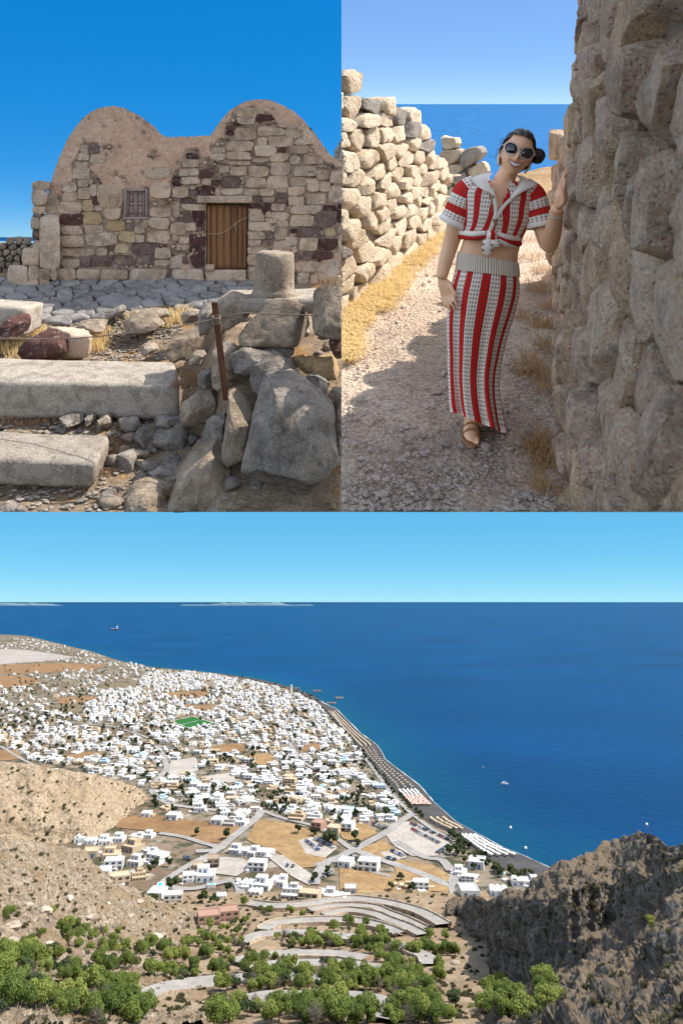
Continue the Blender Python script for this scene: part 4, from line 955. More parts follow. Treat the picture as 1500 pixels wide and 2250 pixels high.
for x, y in spots[300:]:
    p = on_ground(np.array(float(x)), np.array(float(y))); w = rng.uniform(5, 11); d = rng.uniform(7, 13); hgt = rng.choice([2.6, 3.0, 4.2, 4.6], p=[.3, .3, .25, .15]); rz = rng.choice([0, 0.2, -0.25, 0.5]) + rng.uniform(-.1, .1); mi = 0 if rng.rand() < 0.76 else rng.randint(1, 3)
    mb.box(p[0] - w / 2, p[1] - d / 2, p[2] - 1, p[0] + w / 2, p[1] + d / 2, p[2] + hgt, mi, rz, p[:2])
    if rng.rand() < 0.6: mb.box(p[0] - w * .45, p[1] - d * .1, p[2] + hgt - .1, p[0] + w * rng.uniform(0, .3), p[1] + d * .46, p[2] + hgt + 2.4, mi, rz, p[:2])
    for q in range(rng.randint(1, 4)):
        wx = p[0] + rng.uniform(-.38, .38) * w; mb.box(wx - .7, p[1] - d / 2 - .12, p[2] + rng.choice([.8, 2.6]) * (hgt > 4) + .3, wx + .7, p[1] - d / 2 + .1, p[2] + 2.1, 3, rz, p[:2])
o = solid('distant_houses', W3(mb.arr()), mb.f, [M_WHITE, M_CREAM, M_GREYW, M_GLASS], smooth=False, midx=mb.mi); tag(o, 'mass of small white houses in the far quarters of the town', 'houses', kind='stuff')
# garden walls, terraces and sheds between the houses
mb = MB()
near_sp = [(q[0], q[1]) for q in NEAR if q[6] and q[4] in 'wc' and q[1] < 1960]
for k in range(1900):
    nr = k < 220; x, y = near_sp[rng.randint(len(near_sp))] if nr else spots[rng.randint(len(spots))]; p = on_ground(np.array(float(x)), np.array(float(y))) + np.array([rng.uniform(-9, 9), rng.uniform(-9, 9), 0]); w = rng.uniform(2, 7); d = rng.uniform(2, 7)
    mb.box(p[0] - w / 2, p[1] - d / 2, p[2] - 1, p[0] + w / 2, p[1] + d / 2, p[2] + rng.uniform(0.4, 2.2), int(rng.rand() < 0.2), rng.uniform(-.4, .4), p[:2])
o = solid('distant_terraces', W3(mb.arr()), mb.f, [M_WHITE, M_CREAM], smooth=False, midx=mb.mi); tag(o, 'white terraces, sheds and garden walls packed between the houses', 'terraces', kind='stuff')
# trees of the town
TREES = [(430, 1838, 1.3), (495, 1845, 1.6), (655, 1832, 1.5), (690, 1838, 1.2), (715, 1858, 1.9), (730, 1856, 1.8), (778, 1850, 1.5), (785, 1862, 1.2), (720, 1922, 1.0), (690, 1940, 1.3), (375, 1962, 1.7), (335, 1994, 1.4), (445, 1985, 1.3), (470, 1990, 1.2), (500, 1960, 1.0),
         (310, 1895, 1.0), (340, 1905, 1.1), (372, 1905, 1.2), (330, 1918, 1.0), (860, 1958, 1.2), (880, 1935, 1.0), (905, 1962, 1.1), (150, 1630, 1.6), (240, 1632, 1.7), (265, 1628, 1.5), (345, 1638, 1.5), (330, 1630, 1.4), (555, 1668, 1.6), (440, 1585, 1.2)]
for y in np.linspace(1835, 1935, 20):       # the belt behind the sun shades and the seaside garden
    for k in range(2 + int(y > 1870)):
        xb = beach_x(y) - rng.uniform(3, 20) - (35 if y > 1870 else 0) * rng.rand() * 1.6; TREES.append((xb, y + rng.uniform(-3, 3), rng.uniform(0.8, 1.3)))
for y in np.linspace(1505, 1800, 44): TREES.append((beach_x(y) - rng.uniform(0, 8), y, rng.uniform(0.7, 1.1)))
tx_ = rng.uniform(-40, 880, 6000); ty_ = rng.uniform(1590, 1810, 6000); ok = inside(tx_, ty_, TOWN) & ~blocked(tx_, ty_); tx_, ty_ = tx_[ok], ty_[ok]; tgn = GREEN(tx_, ty_)
for x, y, q_ in zip(tx_, ty_, tgn):
    if len(TREES) > 380: break
    g = on_ground(np.array(x), np.array(y))[:2]; key = (int(g[0] // 14), int(g[1] // 14))
    if any(np.hypot(*(q - g)) < 5.5 for dx in (-1, 0, 1) for dy in (-1, 0, 1) for q in cell.get((key[0] + dx, key[1] + dy), ())): continue
    if q_ > 0.15 or rng.rand() < 0.5: TREES.append((x, y, rng.uniform(0.6, 1.3)))
for x, y, s in TREES:
    where = 'beside the near roads and hotels' if y > 1815 and x < 930 else ('in the belt of trees behind the beach' if x > beach_x(y) - 60 else 'between the houses ' + district(x, y))
    p = on_ground(np.array(float(x)), np.array(float(y))) if y < 1962 else HC(np.array(float(x)), np.array(float(y)), 0.5)
    put_tree('garden_tree', DARKS[rng.randint(4)], p, rng.uniform(0, 6.28), (s, s, s * 0.85), ('small' if s < 0.85 else 'mid-sized' if s < 1.15 else 'large') + ' dark tree ' + where, 'trees ' + where)
cm = DARKS[0][0]; cv = np.array([v.co[:] for v in cm.vertices]); idx = rng.choice(len(cm.polygons), 90, replace=False); cf = [list(cm.polygons[i].vertices) for i in idx]
used = sorted({i for f in cf for i in f}); mp = {i: k for k, i in enumerate(used)}; sv = cv[used] * 1.0; sf = [[mp[i] for i in f] for f in cf]; cc = sv.mean(0); sv = np.concatenate([sv]); 
# coarse leaves for the far clumps
qv = sv.reshape(-1, 4, 3) if len(sv) % 4 == 0 else None
big = (qv - qv.mean(1, keepdims=True)) * 2.3 + qv.mean(1, keepdims=True); sv = big.reshape(-1, 3); sf = [[4 * i, 4 * i + 1, 4 * i + 2, 4 * i + 3] for i in range(len(big))]
mb = MB(); cnt = 0
tx_ = rng.uniform(-60, 700, 12000); ty_ = 1400 + 205 * rng.rand(12000) ** 0.8; ok = (tx_ < coast_x(ty_) - 3) & ~inside(tx_, ty_, FIELDS[0][1]) & ~inside(tx_, ty_, [(368, 1584), (424, 1570), (476, 1588), (416, 1606)]); ok &= (GREEN(tx_, ty_) > 0.1) | (rng.rand(12000) > 0.8)
for x, y in list(zip(tx_[ok], ty_[ok]))[:900]:
    s = rng.uniform(0.5, 1.1); mb.add(on_ground(np.array(x), np.array(y)) + sv * np.array([s, s, s * .8]), sf)
tx_ = rng.uniform(-50, 900, 5000); ty_ = rng.uniform(1598, 1815, 5000); ok = inside(tx_, ty_, TOWN) & ~blocked(tx_, ty_) & ((GREEN(tx_, ty_) > -0.1) | (rng.rand(5000) > 0.7))
for x, y in list(zip(tx_[ok], ty_[ok]))[:900]:
    s = rng.uniform(0.25, 0.6); mb.add(on_ground(np.array(x), np.array(y)) + (sv - np.array([0, 0, 1.6])) * np.array([s, s, s * .8]), sf)
o = solid('distant_trees', W3(mb.arr()), mb.f, M_DARKTREE, smooth=False); tag(o, 'dark trees, hedges and garden shrubs dotted over the town and plain', 'trees', kind='stuff')

# ---- the beach: sun shades, cars, boats, breakwaters
def shade_mesh(mat):
    mb = MB(); n = 8; th = np.arange(n) * 2 * math.pi / n
    v = np.concatenate([[[0, 0, 2.9]], np.stack([1.5 * np.cos(th), 1.5 * np.sin(th), np.full(n, 2.2)], 1), np.stack([1.5 * np.cos(th), 1.5 * np.sin(th), np.full(n, 2.05)], 1)])
    mb.add(v, [[0, 1 + i, 1 + (i + 1) % n] for i in range(n)] + [[1 + i, 1 + n + i, 1 + n + (i + 1) % n, 1 + (i + 1) % n] for i in range(n)]); return mesh('canopy', mb.arr(), mb.f, mat, False)
mb = MB(); mb.tube([(0, 0, 0), (0, 0, 2.3)], 0.06, 5); POLE = mesh('pole', mb.arr(), mb.f, plain('pole_wood', (0.3, 0.25, 0.2)), False)
M_SH = {'white': plain('white_canvas', (0.72, 0.72, 0.70), 0.8), 'straw': plain('straw_thatch', (0.42, 0.33, 0.22), 0.95), 'pink': plain('pink_canvas', (0.55, 0.36, 0.31), 0.8)}
SHM = {k: shade_mesh(v) for k, v in M_SH.items()}
cnt = {}
for row, (ya, yb, colr, nrow, lab) in enumerate([(1838, 1884, 'white', 4, 'white sun shade in the rows nearest the ridge'), (1800, 1826, 'straw', 3, 'straw sun shade in the rows beside the white car park'), (1752, 1772, 'pink', 7, 'pinkish sun shade in the wide block on the beach'), (1738, 1752, 'white', 5, 'white sun shade in the short block above the pink ones'), (1640, 1735, 'straw', 3, 'straw sun shade along the middle of the beach')]):
    tot = {0: 92, 1: 40, 2: 76, 3: 30, 4: 62}[row]; per = tot // nrow
    for r_ in range(nrow):
        for q in range(per):
            y = ya + (yb - ya) * (q + 0.5) / per; xi = beach_x(y) + 3; xo = coast_x(y) - 9; x = xi + (xo - xi) * (0.05 + 0.8 * (r_ + 0.5) / nrow)
            e = empty('sun_shade', mw=place(on_ground(np.array(float(x)), np.array(float(y)), 0.3) + np.array([rng.uniform(-.6, .6), rng.uniform(-.6, .6), 0]), rng.rand())); tag(e, lab, 'sun shade', lab + 's')
            link('canopy', SHM[colr], e); link('pole', POLE, e)
mb = MB(); sv = np.array([v.co[:] for v in SHM['straw'].vertices]); sf = [list(p.vertices) for p in SHM['straw'].polygons]
for y in np.linspace(1565, 1640, 60):
    for r_ in range(3):
        xi = beach_x(y) + 2; xo = coast_x(y) - 6; mb.add(on_ground(np.array(xi + (xo - xi) * (.15 + .28 * r_)), np.array(y + rng.uniform(-.5, .5)), 0.3) + sv, sf)
o = solid('distant_sun_shades', W3(mb.arr()), mb.f, M_SH['straw'], smooth=False); tag(o, 'rows of straw sun shades on the far stretch of the dark beach', 'sun shades', kind='stuff')
def car_mesh(mat):
    mb = MB()
    def loft(secs, mi):
        V = np.array([[[x, -w, z0], [x, -w * t, z1], [x, w * t, z1], [x, w, z0]] for x, w, t, z0, z1 in secs]); n = len(secs)
        f = [[i * 4 + j, (i + 1) * 4 + j, (i + 1) * 4 + (j + 1) % 4, i * 4 + (j + 1) % 4] for i in range(n - 1) for j in range(4)] + [[0, 1, 2, 3], [4 * n - 1, 4 * n - 2, 4 * n - 3, 4 * n - 4]]
        mb.add(V.reshape(-1, 3), f, mi)
    loft([(-2.1, .8, .9, .35, .75), (-1.8, .88, .95, .3, .95), (0, .9, .96, .3, .95), (1.4, .9, .95, .3, .88), (2.1, .78, .9, .35, .65)], 0)
    loft([(-1.7, .8, .85, .94, 1.0), (-1.1, .82, .82, .94, 1.45), (.3, .82, .82, .94, 1.45), (1.0, .8, .85, .9, .93)], 1)
    mb.box(-1.05, -.68, 1.44, .28, .68, 1.5, 0)
    for x in (-1.35, 1.3):
        for y in (-.85, .85): mb.tube([(x, y - .1, .32), (x, y + .1, .32)], .32, 10, 2)
    return mesh('parked_car', mb.arr(), mb.f, [mat, M_GLASS, plain('tyre', (0.02, 0.02, 0.02), .9)], False, mb.mi)
CARS = [(cn, car_mesh(plain('car_paint_' + cn, c, 0.3, spec=0.5))) for cn, c in (('white', (.6, .6, .6)), ('black', (.02, .02, .022)), ('silver', (.3, .3, .31)), ('red', (.35, .03, .03)), ('blue', (.04, .09, .22)), ('grey', (.1, .1, .11)))]
CARROWS = [((902, 1812), (985, 1848), 17, 'along the seaward edge of the white car park'), ((900, 1822), (965, 1856), 13, 'in the inner row of the white car park'), ((960, 1878), (990, 1858), 9, 'at the lower corner of the white car park'), ((672, 1850), (700, 1872), 7, 'in the upper row under the big trees'), ((690, 1846), (735, 1866), 10, 'in the middle row under the big trees'), ((700, 1843), (728, 1857), 6, 'in the back row under the big trees'),
           ((850, 1888), (868, 1893), 5, 'on the lower gravel car park'), ((860, 1872), (886, 1884), 6, 'on the upper edge of the gravel car park'), ((818, 1812), (848, 1824), 7, 'on the lane above the field'), ((708, 1934), (728, 1920), 5, 'beside the tree on the hotel lane'), ((625, 1905), (650, 1908), 2, 'on the hotel forecourt'), ((770, 1884), (785, 1892), 3, 'at the road junction'), ((405, 1887), (420, 1891), 4, 'in the small car park right of the hotel')]
for a, b, n_, lab in CARROWS:
    pa, pb = on_ground(np.array(a[0] * 1.0), np.array(a[1] * 1.0)), on_ground(np.array(b[0] * 1.0), np.array(b[1] * 1.0)); ang = math.atan2(pb[1] - pa[1], pb[0] - pa[0])
    for k in range(n_):
        if rng.rand() < 0.08: continue
        cn, cmesh = CARS[int(rng.choice(6, p=[.22, .2, .2, .1, .12, .16]))]; p = pa + (pb - pa) * (k + .5) / n_; p[2] = SEA + GH + _hh[0] + 0.1
        o = link('parked_car', cmesh, mw=place(p, ang + math.pi / 2 + rng.uniform(-.08, .08), 1.15)); tag(o, '%s car parked %s' % (cn, lab), 'car', 'cars parked ' + lab)
# breakwaters
M_DARKROCK = stone_mat('dark_breakwater_rock', [(.05, .045, .045), (.09, .08, .075), (.14, .13, .12)], 0.4, bdist=.3)
for x0, x1, y, lab in [(628, 658, 1513, 'dark rubble jetty running out from the far beach'), (688, 704, 1519, 'small dark breakwater off the beach, the nearer to shore'), (738, 752, 1534, 'small dark breakwater off the beach, the farther out'), (716, 736, 1545, 'dark stone groyne at the bend of the beach')]:
    mb = MB(); bv, bf = boulder(int(x0), 4)
    for k in range(26): 
        p = G3(np.array(x0 + (x1 - x0) * rng.rand()), np.array(y + rng.uniform(-.6, .6))); mb.add(p + bv * np.array([4, 4, 2.4]) * rng.uniform(.7, 1.3), bf)
    o = solid('breakwater', W3(mb.arr()), mb.f, M_DARKROCK, loc=W3(G3(np.array((x0 + x1) / 2), np.array(y * 1.0)))); tag(o, lab, 'breakwater', 'breakwaters')
def boat(px, py, length, mats, label, name, ship=False):
    p = G3(np.array(float(px)), np.array(float(py)), 0.0); e = empty(name, mw=place(p, 0.05)); tag(e, label, 'ship' if ship else 'boat')
    s = length; xs = np.linspace(-.5, .5, 9); w = np.array([.10, .13, .14, .14, .14, .135, .11, .06, .005]) * s * (0.9 if not ship else .6); hb = s * .09
    V = np.concatenate([np.stack([[x * s, -ww, hb * (1 + .5 * max(0, x) ** 1.5 * 2)], [x * s * .96, -ww * .6, -hb * .3], [x * s * .96, ww * .6, -hb * .3], [x * s, ww, hb * (1 + .5 * max(0, x) ** 1.5 * 2)]]) for x, ww in zip(xs, w)])
    f = [[i * 4 + j, (i + 1) * 4 + j, (i + 1) * 4 + j + 1, i * 4 + j + 1] for i in range(8) for j in range(3)] + [[i * 4 + 3, (i + 1) * 4 + 3, (i + 1) * 4, i * 4] for i in range(8)] + [[3, 2, 1, 0]]
    link('hull', mesh('hull', V, f, mats[0], False), e)
    mb = MB()
    if ship:
        mb.box(.2 * s, -.05 * s, hb, .36 * s, .05 * s, hb * 3.4); mb.box(.24 * s, -.04 * s, hb * 3.4, .34 * s, .04 * s, hb * 4.2); link('bridge', mesh('bridge', mb.arr(), mb.f, mats[1], False), e)
        mb = MB()
        for q in (-.38, -.2, -.02): mb.box(q * s, -.04 * s, hb, (q + .13) * s, .04 * s, hb * 1.5)
        link('hatch', mesh('hatch', mb.arr(), mb.f, mats[1], False), e)
        mb = MB(); mb.tube([(.29 * s, 0, hb * 4), (.29 * s, 0, hb * 6)], s * .006, 5); link('mast', mesh('mast', mb.arr(), mb.f, mats[1], False), e)
    else:
        mb.box(-.3 * s, -.09 * s, hb, .18 * s, .09 * s, hb * 2.2); link('cabin', mesh('cabin', mb.arr(), mb.f, mats[1], False), e)
        mb = MB(); mb.box(-.36 * s, -.11 * s, hb * 2.5, .2 * s, .11 * s, hb * 2.75); link('canopy', mesh('canopy', mb.arr(), mb.f, mats[1], False), e)
        mb = MB(); mb.box(-.29 * s, -.092 * s, hb * 1.3, .16 * s, -.0905 * s, hb * 1.9); link('window', mesh('window', mb.arr(), mb.f, M_GLASS, False), e)
    return e
M_HULL = plain('ship_hull', (.06, .055, .05), .6); M_BW = plain('boat_white', (.7, .7, .68), .5)
boat(251, 1384, 20 / pxm(251, 1384) , (M_HULL, M_BW), 'small cargo ship with white bridge out on the sea', 'cargo_ship', True)
boat(1108, 1723, 16 / pxm(1108, 1723), (M_BW, M_BW), 'white tour boat with a canopy, alone on the deep blue water', 'tour_boat')
boat(1061, 1687, 4.5 / pxm(1061, 1687), (plain('orange_hull', (.6, .35, .2)), M_BW), 'tiny pale boat farther out than the tour boat', 'small_boat')
bv, bf = boulder(3, 4); BU = mesh('buoy', bv * 1.4, bf, M_BW)
for x, y, lab in [(1154, 1864, 'white buoy off the beach corner'), (1121, 1819, 'white buoy in the water beside the beach'), (1420, 1812, 'white buoy off the ridge')]:
    o = link('buoy', BU, mw=place(G3(np.array(float(x)), np.array(float(y)), 0.3))); tag(o, lab, 'buoy', 'buoys')

# ================================================================== THE TWIN-VAULTED CHAPEL (upper left view)
rng = np.random.RandomState(33)
YF = 20.0                                            # depth of the front wall
M_GRAN = stone_mat('grey_weathered_stone', [(0.34, 0.25, 0.18), (0.46, 0.345, 0.255), (0.57, 0.45, 0.345)], 2.2, 0.6, 0.7, 0.03)
M_TAN = stone_mat('tan_weathered_stone', [(0.37, 0.265, 0.18), (0.49, 0.355, 0.25), (0.58, 0.44, 0.325)], 2.2, 0.45, 0.7, 0.03)
M_OCH = stone_mat('ochre_stone', [(0.36, 0.24, 0.12), (0.44, 0.31, 0.17), (0.50, 0.38, 0.24)], 2.2, 0.4, 0.7, 0.03)
M_RED = stone_mat('dark_red_lava', [(0.05, 0.022, 0.02), (0.085, 0.038, 0.033), (0.13, 0.065, 0.055)], 3.0, 0.5, 0.9, 0.03, lichen=(0.30, 0.25, 0.22))
M_BRN = stone_mat('brown_lava', [(0.12, 0.08, 0.065), (0.17, 0.115, 0.095), (0.235, 0.175, 0.15)], 3.0, 0.5, 0.8, 0.03, lichen=(0.33, 0.28, 0.24))
M_PINK = stone_mat('lime_washed_stone', [(0.40, 0.305, 0.235), (0.47, 0.37, 0.29), (0.52, 0.43, 0.35)], 2.0, 0.35, 0.6, 0.03)
SM = {'g': M_GRAN, 't': M_TAN, 'o': M_OCH, 'r': M_RED, 'b': M_BRN, 'p': M_PINK}
TOPL = [(104, 436), (108, 420), (113, 398), (121, 373), (131, 345), (146, 311), (160, 288), (178, 264), (200, 245), (225, 235), (245, 233), (270, 236), (295, 247), (318, 262), (340, 280), (356, 296), (366, 300), (420, 300), (462, 298), (478, 275), (492, 255), (506, 242),
        (530, 226), (560, 218), (585, 218), (605, 224), (625, 233), (645, 245), (665, 262), (685, 285), (705, 312), (720, 333), (735, 349), (750, 356)]
# stones of the front: corners in an enlarged tracing (four units to a pixel), left half then right half
ST_L = '''710,550,790,630,g 775,545,880,630,b 690,620,785,690,g 790,640,935,710,g 655,700,780,760,g 640,752,790,850,g 735,822,790,862,g 680,855,790,920,g 770,845,820,895,g 548,868,675,965,g 685,930,790,1030,t 790,900,850,1000,g 545,970,680,1048,t 515,1052,715,1155,t 717,1035,825,1138,o
815,1005,895,1078,r 830,1082,895,1130,g 395,990,500,1160,p 520,1165,722,1258,r 724,1142,903,1245,o 907,1112,1065,1210,t 915,1217,1100,1310,o 540,1267,735,1343,g 745,1252,910,1335,g 530,1350,738,1450,g 747,1322,1035,1438,g 1042,1307,1185,1410,o 1105,1238,1170,1300,b 1177,1262,1270,1333,g
1192,1338,1265,1410,g 1110,1207,1165,1235,g 1172,1202,1230,1230,g 1237,1242,1300,1285,g 1255,1207,1300,1238,g 530,1457,838,1530,g 842,1457,940,1525,g 950,1437,1000,1480,b 1007,1422,1135,1510,o 1142,1412,1393,1515,b 1397,1420,1455,1460,r 545,1555,703,1630,g 707,1532,795,1622,b 805,1527,990,1622,b 1002,1522,1195,1617,b
1202,1517,1360,1602,b 1365,1450,1500,1556,g 1362,1562,1500,1612,g 495,1640,663,1757,t 667,1645,878,1742,g 882,1647,1128,1757,g 1132,1642,1485,1757,g 1310,1102,1500,1188,t 1302,1192,1480,1300,g 1287,1304,1500,1415,g 1310,872,1500,1020,t 1275,752,1500,850,g 852,905,1040,1108,t 960,1485,1000,1520,g'''
ST_R = '''545,225,815,308,t 580,302,748,375,g 752,280,815,350,r 825,285,890,335,r 490,385,560,425,r 545,360,620,385,r 490,430,550,465,r 562,392,750,510,g 760,387,900,470,t 892,405,1005,470,g 955,357,1025,400,g 1040,372,1115,410,g 1002,417,1170,493,g 760,475,850,570,g 865,475,1075,570,g 1092,492,1235,553,g 500,520,730,603,g
345,570,485,625,g 340,630,485,690,g 492,612,710,685,t 745,555,930,655,g 1030,557,1210,630,g 940,580,1010,615,r 875,627,1035,698,t 712,662,868,708,g 1045,650,1135,720,p 1165,640,1280,720,t 1283,650,1335,720,g 500,692,700,730,t 522,750,670,825,t 430,740,515,800,p 680,740,865,833,t 875,702,1055,820,g 1075,732,1275,823,g
1282,775,1390,860,g 1400,780,1500,888,g 140,627,245,678,r 105,682,250,750,g 80,757,250,830,g 255,770,375,840,r 15,832,90,918,r 95,837,265,900,g 280,850,355,905,g 362,862,430,910,r 432,832,605,930,b 652,842,845,930,t 852,822,1035,935,t 1042,837,1198,915,g 1202,845,1305,965,g 1310,870,1400,960,g 15,920,155,1015,t 215,912,380,1000,r
162,907,212,942,g 162,947,240,995,b 395,932,440,995,g 444,937,630,995,g 642,937,770,995,g 782,937,915,1000,t 925,925,1020,970,g 927,977,1025,1060,b 1032,922,1180,1003,t 1037,1010,1180,1088,t 1187,977,1370,1080,t 1390,912,1500,1060,g 85,1022,200,1065,b 722,1002,800,1050,b 807,1007,915,1055,g 675,1066,790,1110,r 800,1062,880,1160,r
882,1072,1005,1130,g 1010,1057,1035,1085,r 95,1072,303,1130,g 22,1045,75,1190,g 62,1142,180,1230,b 192,1134,303,1235,r 122,1242,222,1305,g 5,1232,125,1345,g 224,1240,303,1308,r 72,1360,160,1420,g 22,1340,65,1400,g 52,1422,165,1480,g 167,1312,303,1640,r 32,1487,150,1528,b 107,1532,155,1600,b 0,1534,100,1638,p 690,1114,820,1222,g
682,1230,880,1305,g 682,1310,830,1385,g 682,1390,790,1445,g 682,1449,860,1510,g 677,1514,775,1612,t 832,1142,880,1186,g 887,1142,1035,1213,g 837,1192,928,1240,g 932,1217,1035,1275,g 882,1262,940,1315,g 912,1279,1030,1393,g 837,1322,905,1380,b 802,1387,905,1425,b 892,1402,1053,1510,g 1012,1357,1110,1438,g 1037,1328,1105,1355,g 1052,1287,1110,1325,r
962,1382,1008,1420,g 1060,1442,1110,1500,g 1045,1084,1335,1160,g 1047,1167,1255,1270,t 1272,1142,1455,1275,b 1340,1082,1455,1132,r 1117,1282,1345,1365,b 1352,1279,1450,1355,o 1117,1370,1290,1483,t 1302,1369,1455,1480,r 1062,1512,1140,1580,b 1152,1487,1238,1575,b 1252,1487,1420,1560,r 1115,1584,1370,1670,g 1377,1562,1480,1690,p
0,1644,300,1762,g 312,1660,650,1762,g 677,1622,790,1772,g 1110,1674,1213,1790,g 1217,1692,1290,1790,g 1295,1694,1500,1790,g 610,1722,670,1782,g 1465,1060,1500,1240,r 1460,1244,1500,1340,g 1472,1344,1500,1480,g'''
STONES = []
for txt, ox in ((ST_L, 0), (ST_R, 375)):
    for s in txt.split():
        a = s.split(','); x0, y0, x1, y1 = (float(q) for q in a[:4]); STONES.append((ox + x0 / 4, 180 + y0 / 4, ox + x1 / 4, 180 + y1 / 4, a[4]))
PLASTER = [[(104, 440), (104, 200), (366, 200), (480, 200), (470, 300), (462, 322), (470, 340), (450, 345), (440, 342), (430, 325), (405, 335), (400, 370), (385, 372), (372, 400), (372, 430), (330, 440), (326, 412), (272, 412), (270, 450), (262, 455), (262, 470), (225, 475), (225, 400), (215, 385), (200, 370), (200, 330), (222, 325), (215, 315), (180, 315), (170, 335), (162, 360), (160, 395), (130, 405), (135, 425), (110, 430)],
           [(462, 300), (478, 262), (530, 215), (590, 210), (650, 240), (752, 360), (752, 372), (735, 372), (725, 362), (700, 345), (690, 330), (685, 312), (660, 300), (640, 280), (605, 270), (600, 262), (585, 245), (560, 237), (520, 240), (505, 262), (490, 280), (488, 300), (470, 320)],
           [(97, 435), (125, 430), (130, 470), (97, 470)], [(450, 530), (415, 560), (375, 560), (375, 592), (418, 592), (420, 560)], [(735, 560), (750, 520), (750, 605), (650, 600), (650, 575), (720, 570)]]
nx, ny = 330, 200
xs = np.linspace(104, 749.8, nx); tops = interp(xs, TOPL) + vnoise(np.c_[xs * 0.12, xs * 0, xs * 0], 4) * 1.2
X = np.repeat(xs[:, None], ny, 1); Y = tops[:, None] + (616 - tops)[:, None] * np.linspace(0, 1, ny)[None]
wx = X + 5 * fbm(np.stack([X * 0.06, Y * 0.06, 0 * X], -1), 3, 8); wy = Y + 5 * fbm(np.stack([X * 0.06, Y * 0.06, 0 * X + 5], -1), 3, 9)
msk = np.zeros(X.shape)
for pl_ in PLASTER: msk = np.maximum(msk, inside(wx, wy, pl_).astype(float))
holes = fbm(np.stack([X * 0.05, Y * 0.05, 0 * X], -1), 4, 14); msk = msk * (holes < 0.95)
for _ in range(1): msk = (msk + np.roll(msk, 1, 0) + np.roll(msk, -1, 0) + np.roll(msk, 1, 1) + np.roll(msk, -1, 1)) / 5
rel = 0.05 + msk * 0.035 + fbm(np.stack([X * 0.09, Y * 0.09, 0 * X], -1), 4, 3) * (0.012 + 0.012 * (1 - msk))
op = (X > 454) & (X < 545) & (Y > 446) & (Y < 593); rel = np.where(op, -0.35, rel)           # doorway
ow = (X > 275) & (X < 322) & (Y > 416) & (Y < 477); rel = np.where(ow, -0.10, rel)            # window
front = P1(X, Y, YF + 0.10 - rel)
V = front.reshape(-1, 3); fcs = grid_faces(nx, ny)
bk = P1(xs, tops + 6, np.full(nx, YF + 4.6)); bk0 = P1(xs, np.full(nx, 612.0), np.full(nx, YF + 4.6))
mP, nt, N, L, B = newmat('old_plaster_and_mortar'); pos = N.new('ShaderNodeNewGeometry').outputs['Position']
at = N.new('ShaderNodeAttribute'); at.attribute_name = 'plaster'
p1 = rampn(N, L, noisen(N, L, pos, 1.1, 7, 0.7, 0.4), [(0.3, (0.40, 0.255, 0.175)), (0.5, (0.56, 0.375, 0.265)), (0.72, (0.68, 0.50, 0.375))])
p1 = mixc(N, L, rampn(N, L, noisen(N, L, pos, 2.6, 6, 0.75), [(0.60, (0, 0, 0)), (0.66, (0.75, 0.75, 0.75))]), p1, (0.24, 0.19, 0.155))
p1 = mixc(N, L, 0.4, p1, rampn(N, L, noisen(N, L, pos, 16, 5, 0.75), [(0.3, (0.15, 0.15, 0.15)), (0.7, (0.85, 0.85, 0.85))]), 'OVERLAY')
m1 = rampn(N, L, noisen(N, L, pos, 4, 5, 0.7), [(0.35, (0.20, 0.14, 0.10)), (0.65, (0.48, 0.36, 0.27))])
L.new(mixc(N, L, at.outputs['Fac'], m1, p1), B.inputs['Base Color']); B.inputs['Roughness'].default_value = 0.95; B.inputs['Specular IOR Level'].default_value = 0.1
bumpn(N, L, B, mathn(N, L, 'ADD', noisen(N, L, pos, 5, 8, 0.75), noisen(N, L, pos, 30, 4, 0.7)), 0.9, 0.035)
base_c = P1(430.0, 616.0, np.array(YF)); base_c = base_c.reshape(3)
chapel = empty('chapel', base_c); tag(chapel, 'ruined stone chapel with two barrel vaults, small window and brown plank door', 'chapel')
solid('front_wall', V, fcs, mP, chapel, attr={'plaster': msk.ravel()})
vr = np.stack([P1(xs, tops, np.full(nx, YF + 0.02)), P1(xs, tops + 0.5, np.full(nx, YF + 0.35)), bk, bk0], 1)
solid('vaulted_roof', vr.reshape(-1, 3), grid_faces(nx, 4), M_TAN, chapel)
sid = np.array([P1(104.0, 430.0, np.array(YF)), P1(104.0, 616.0, np.array(YF)), bk0[0], bk[0]]).reshape(4, 3) + np.array([0.005, 0.02, 0]); solid('side_wall', sid, [[0, 1, 2, 3]], M_PINK, chapel, smooth=False)
def wall1(u, v, t, Y0=YF):                            # (pixels, pixels, metres out) -> world
    return P1(u, v, Y0 - t)
def stone1(poly, mat, parent, proud, seed, name='stone', Y0=YF, back=0.12, n=22, rough=0.03, joint=-0.5, cut=CUT1, flat=0.72):
    v, f = poly_stone(poly, back * 75, proud * 75, seed, n, rough, joint, flat)
    return solid(name, wall1(v[:, 0], v[:, 1], v[:, 2] / 75, Y0), f, mat, parent, cut, smooth='angle')
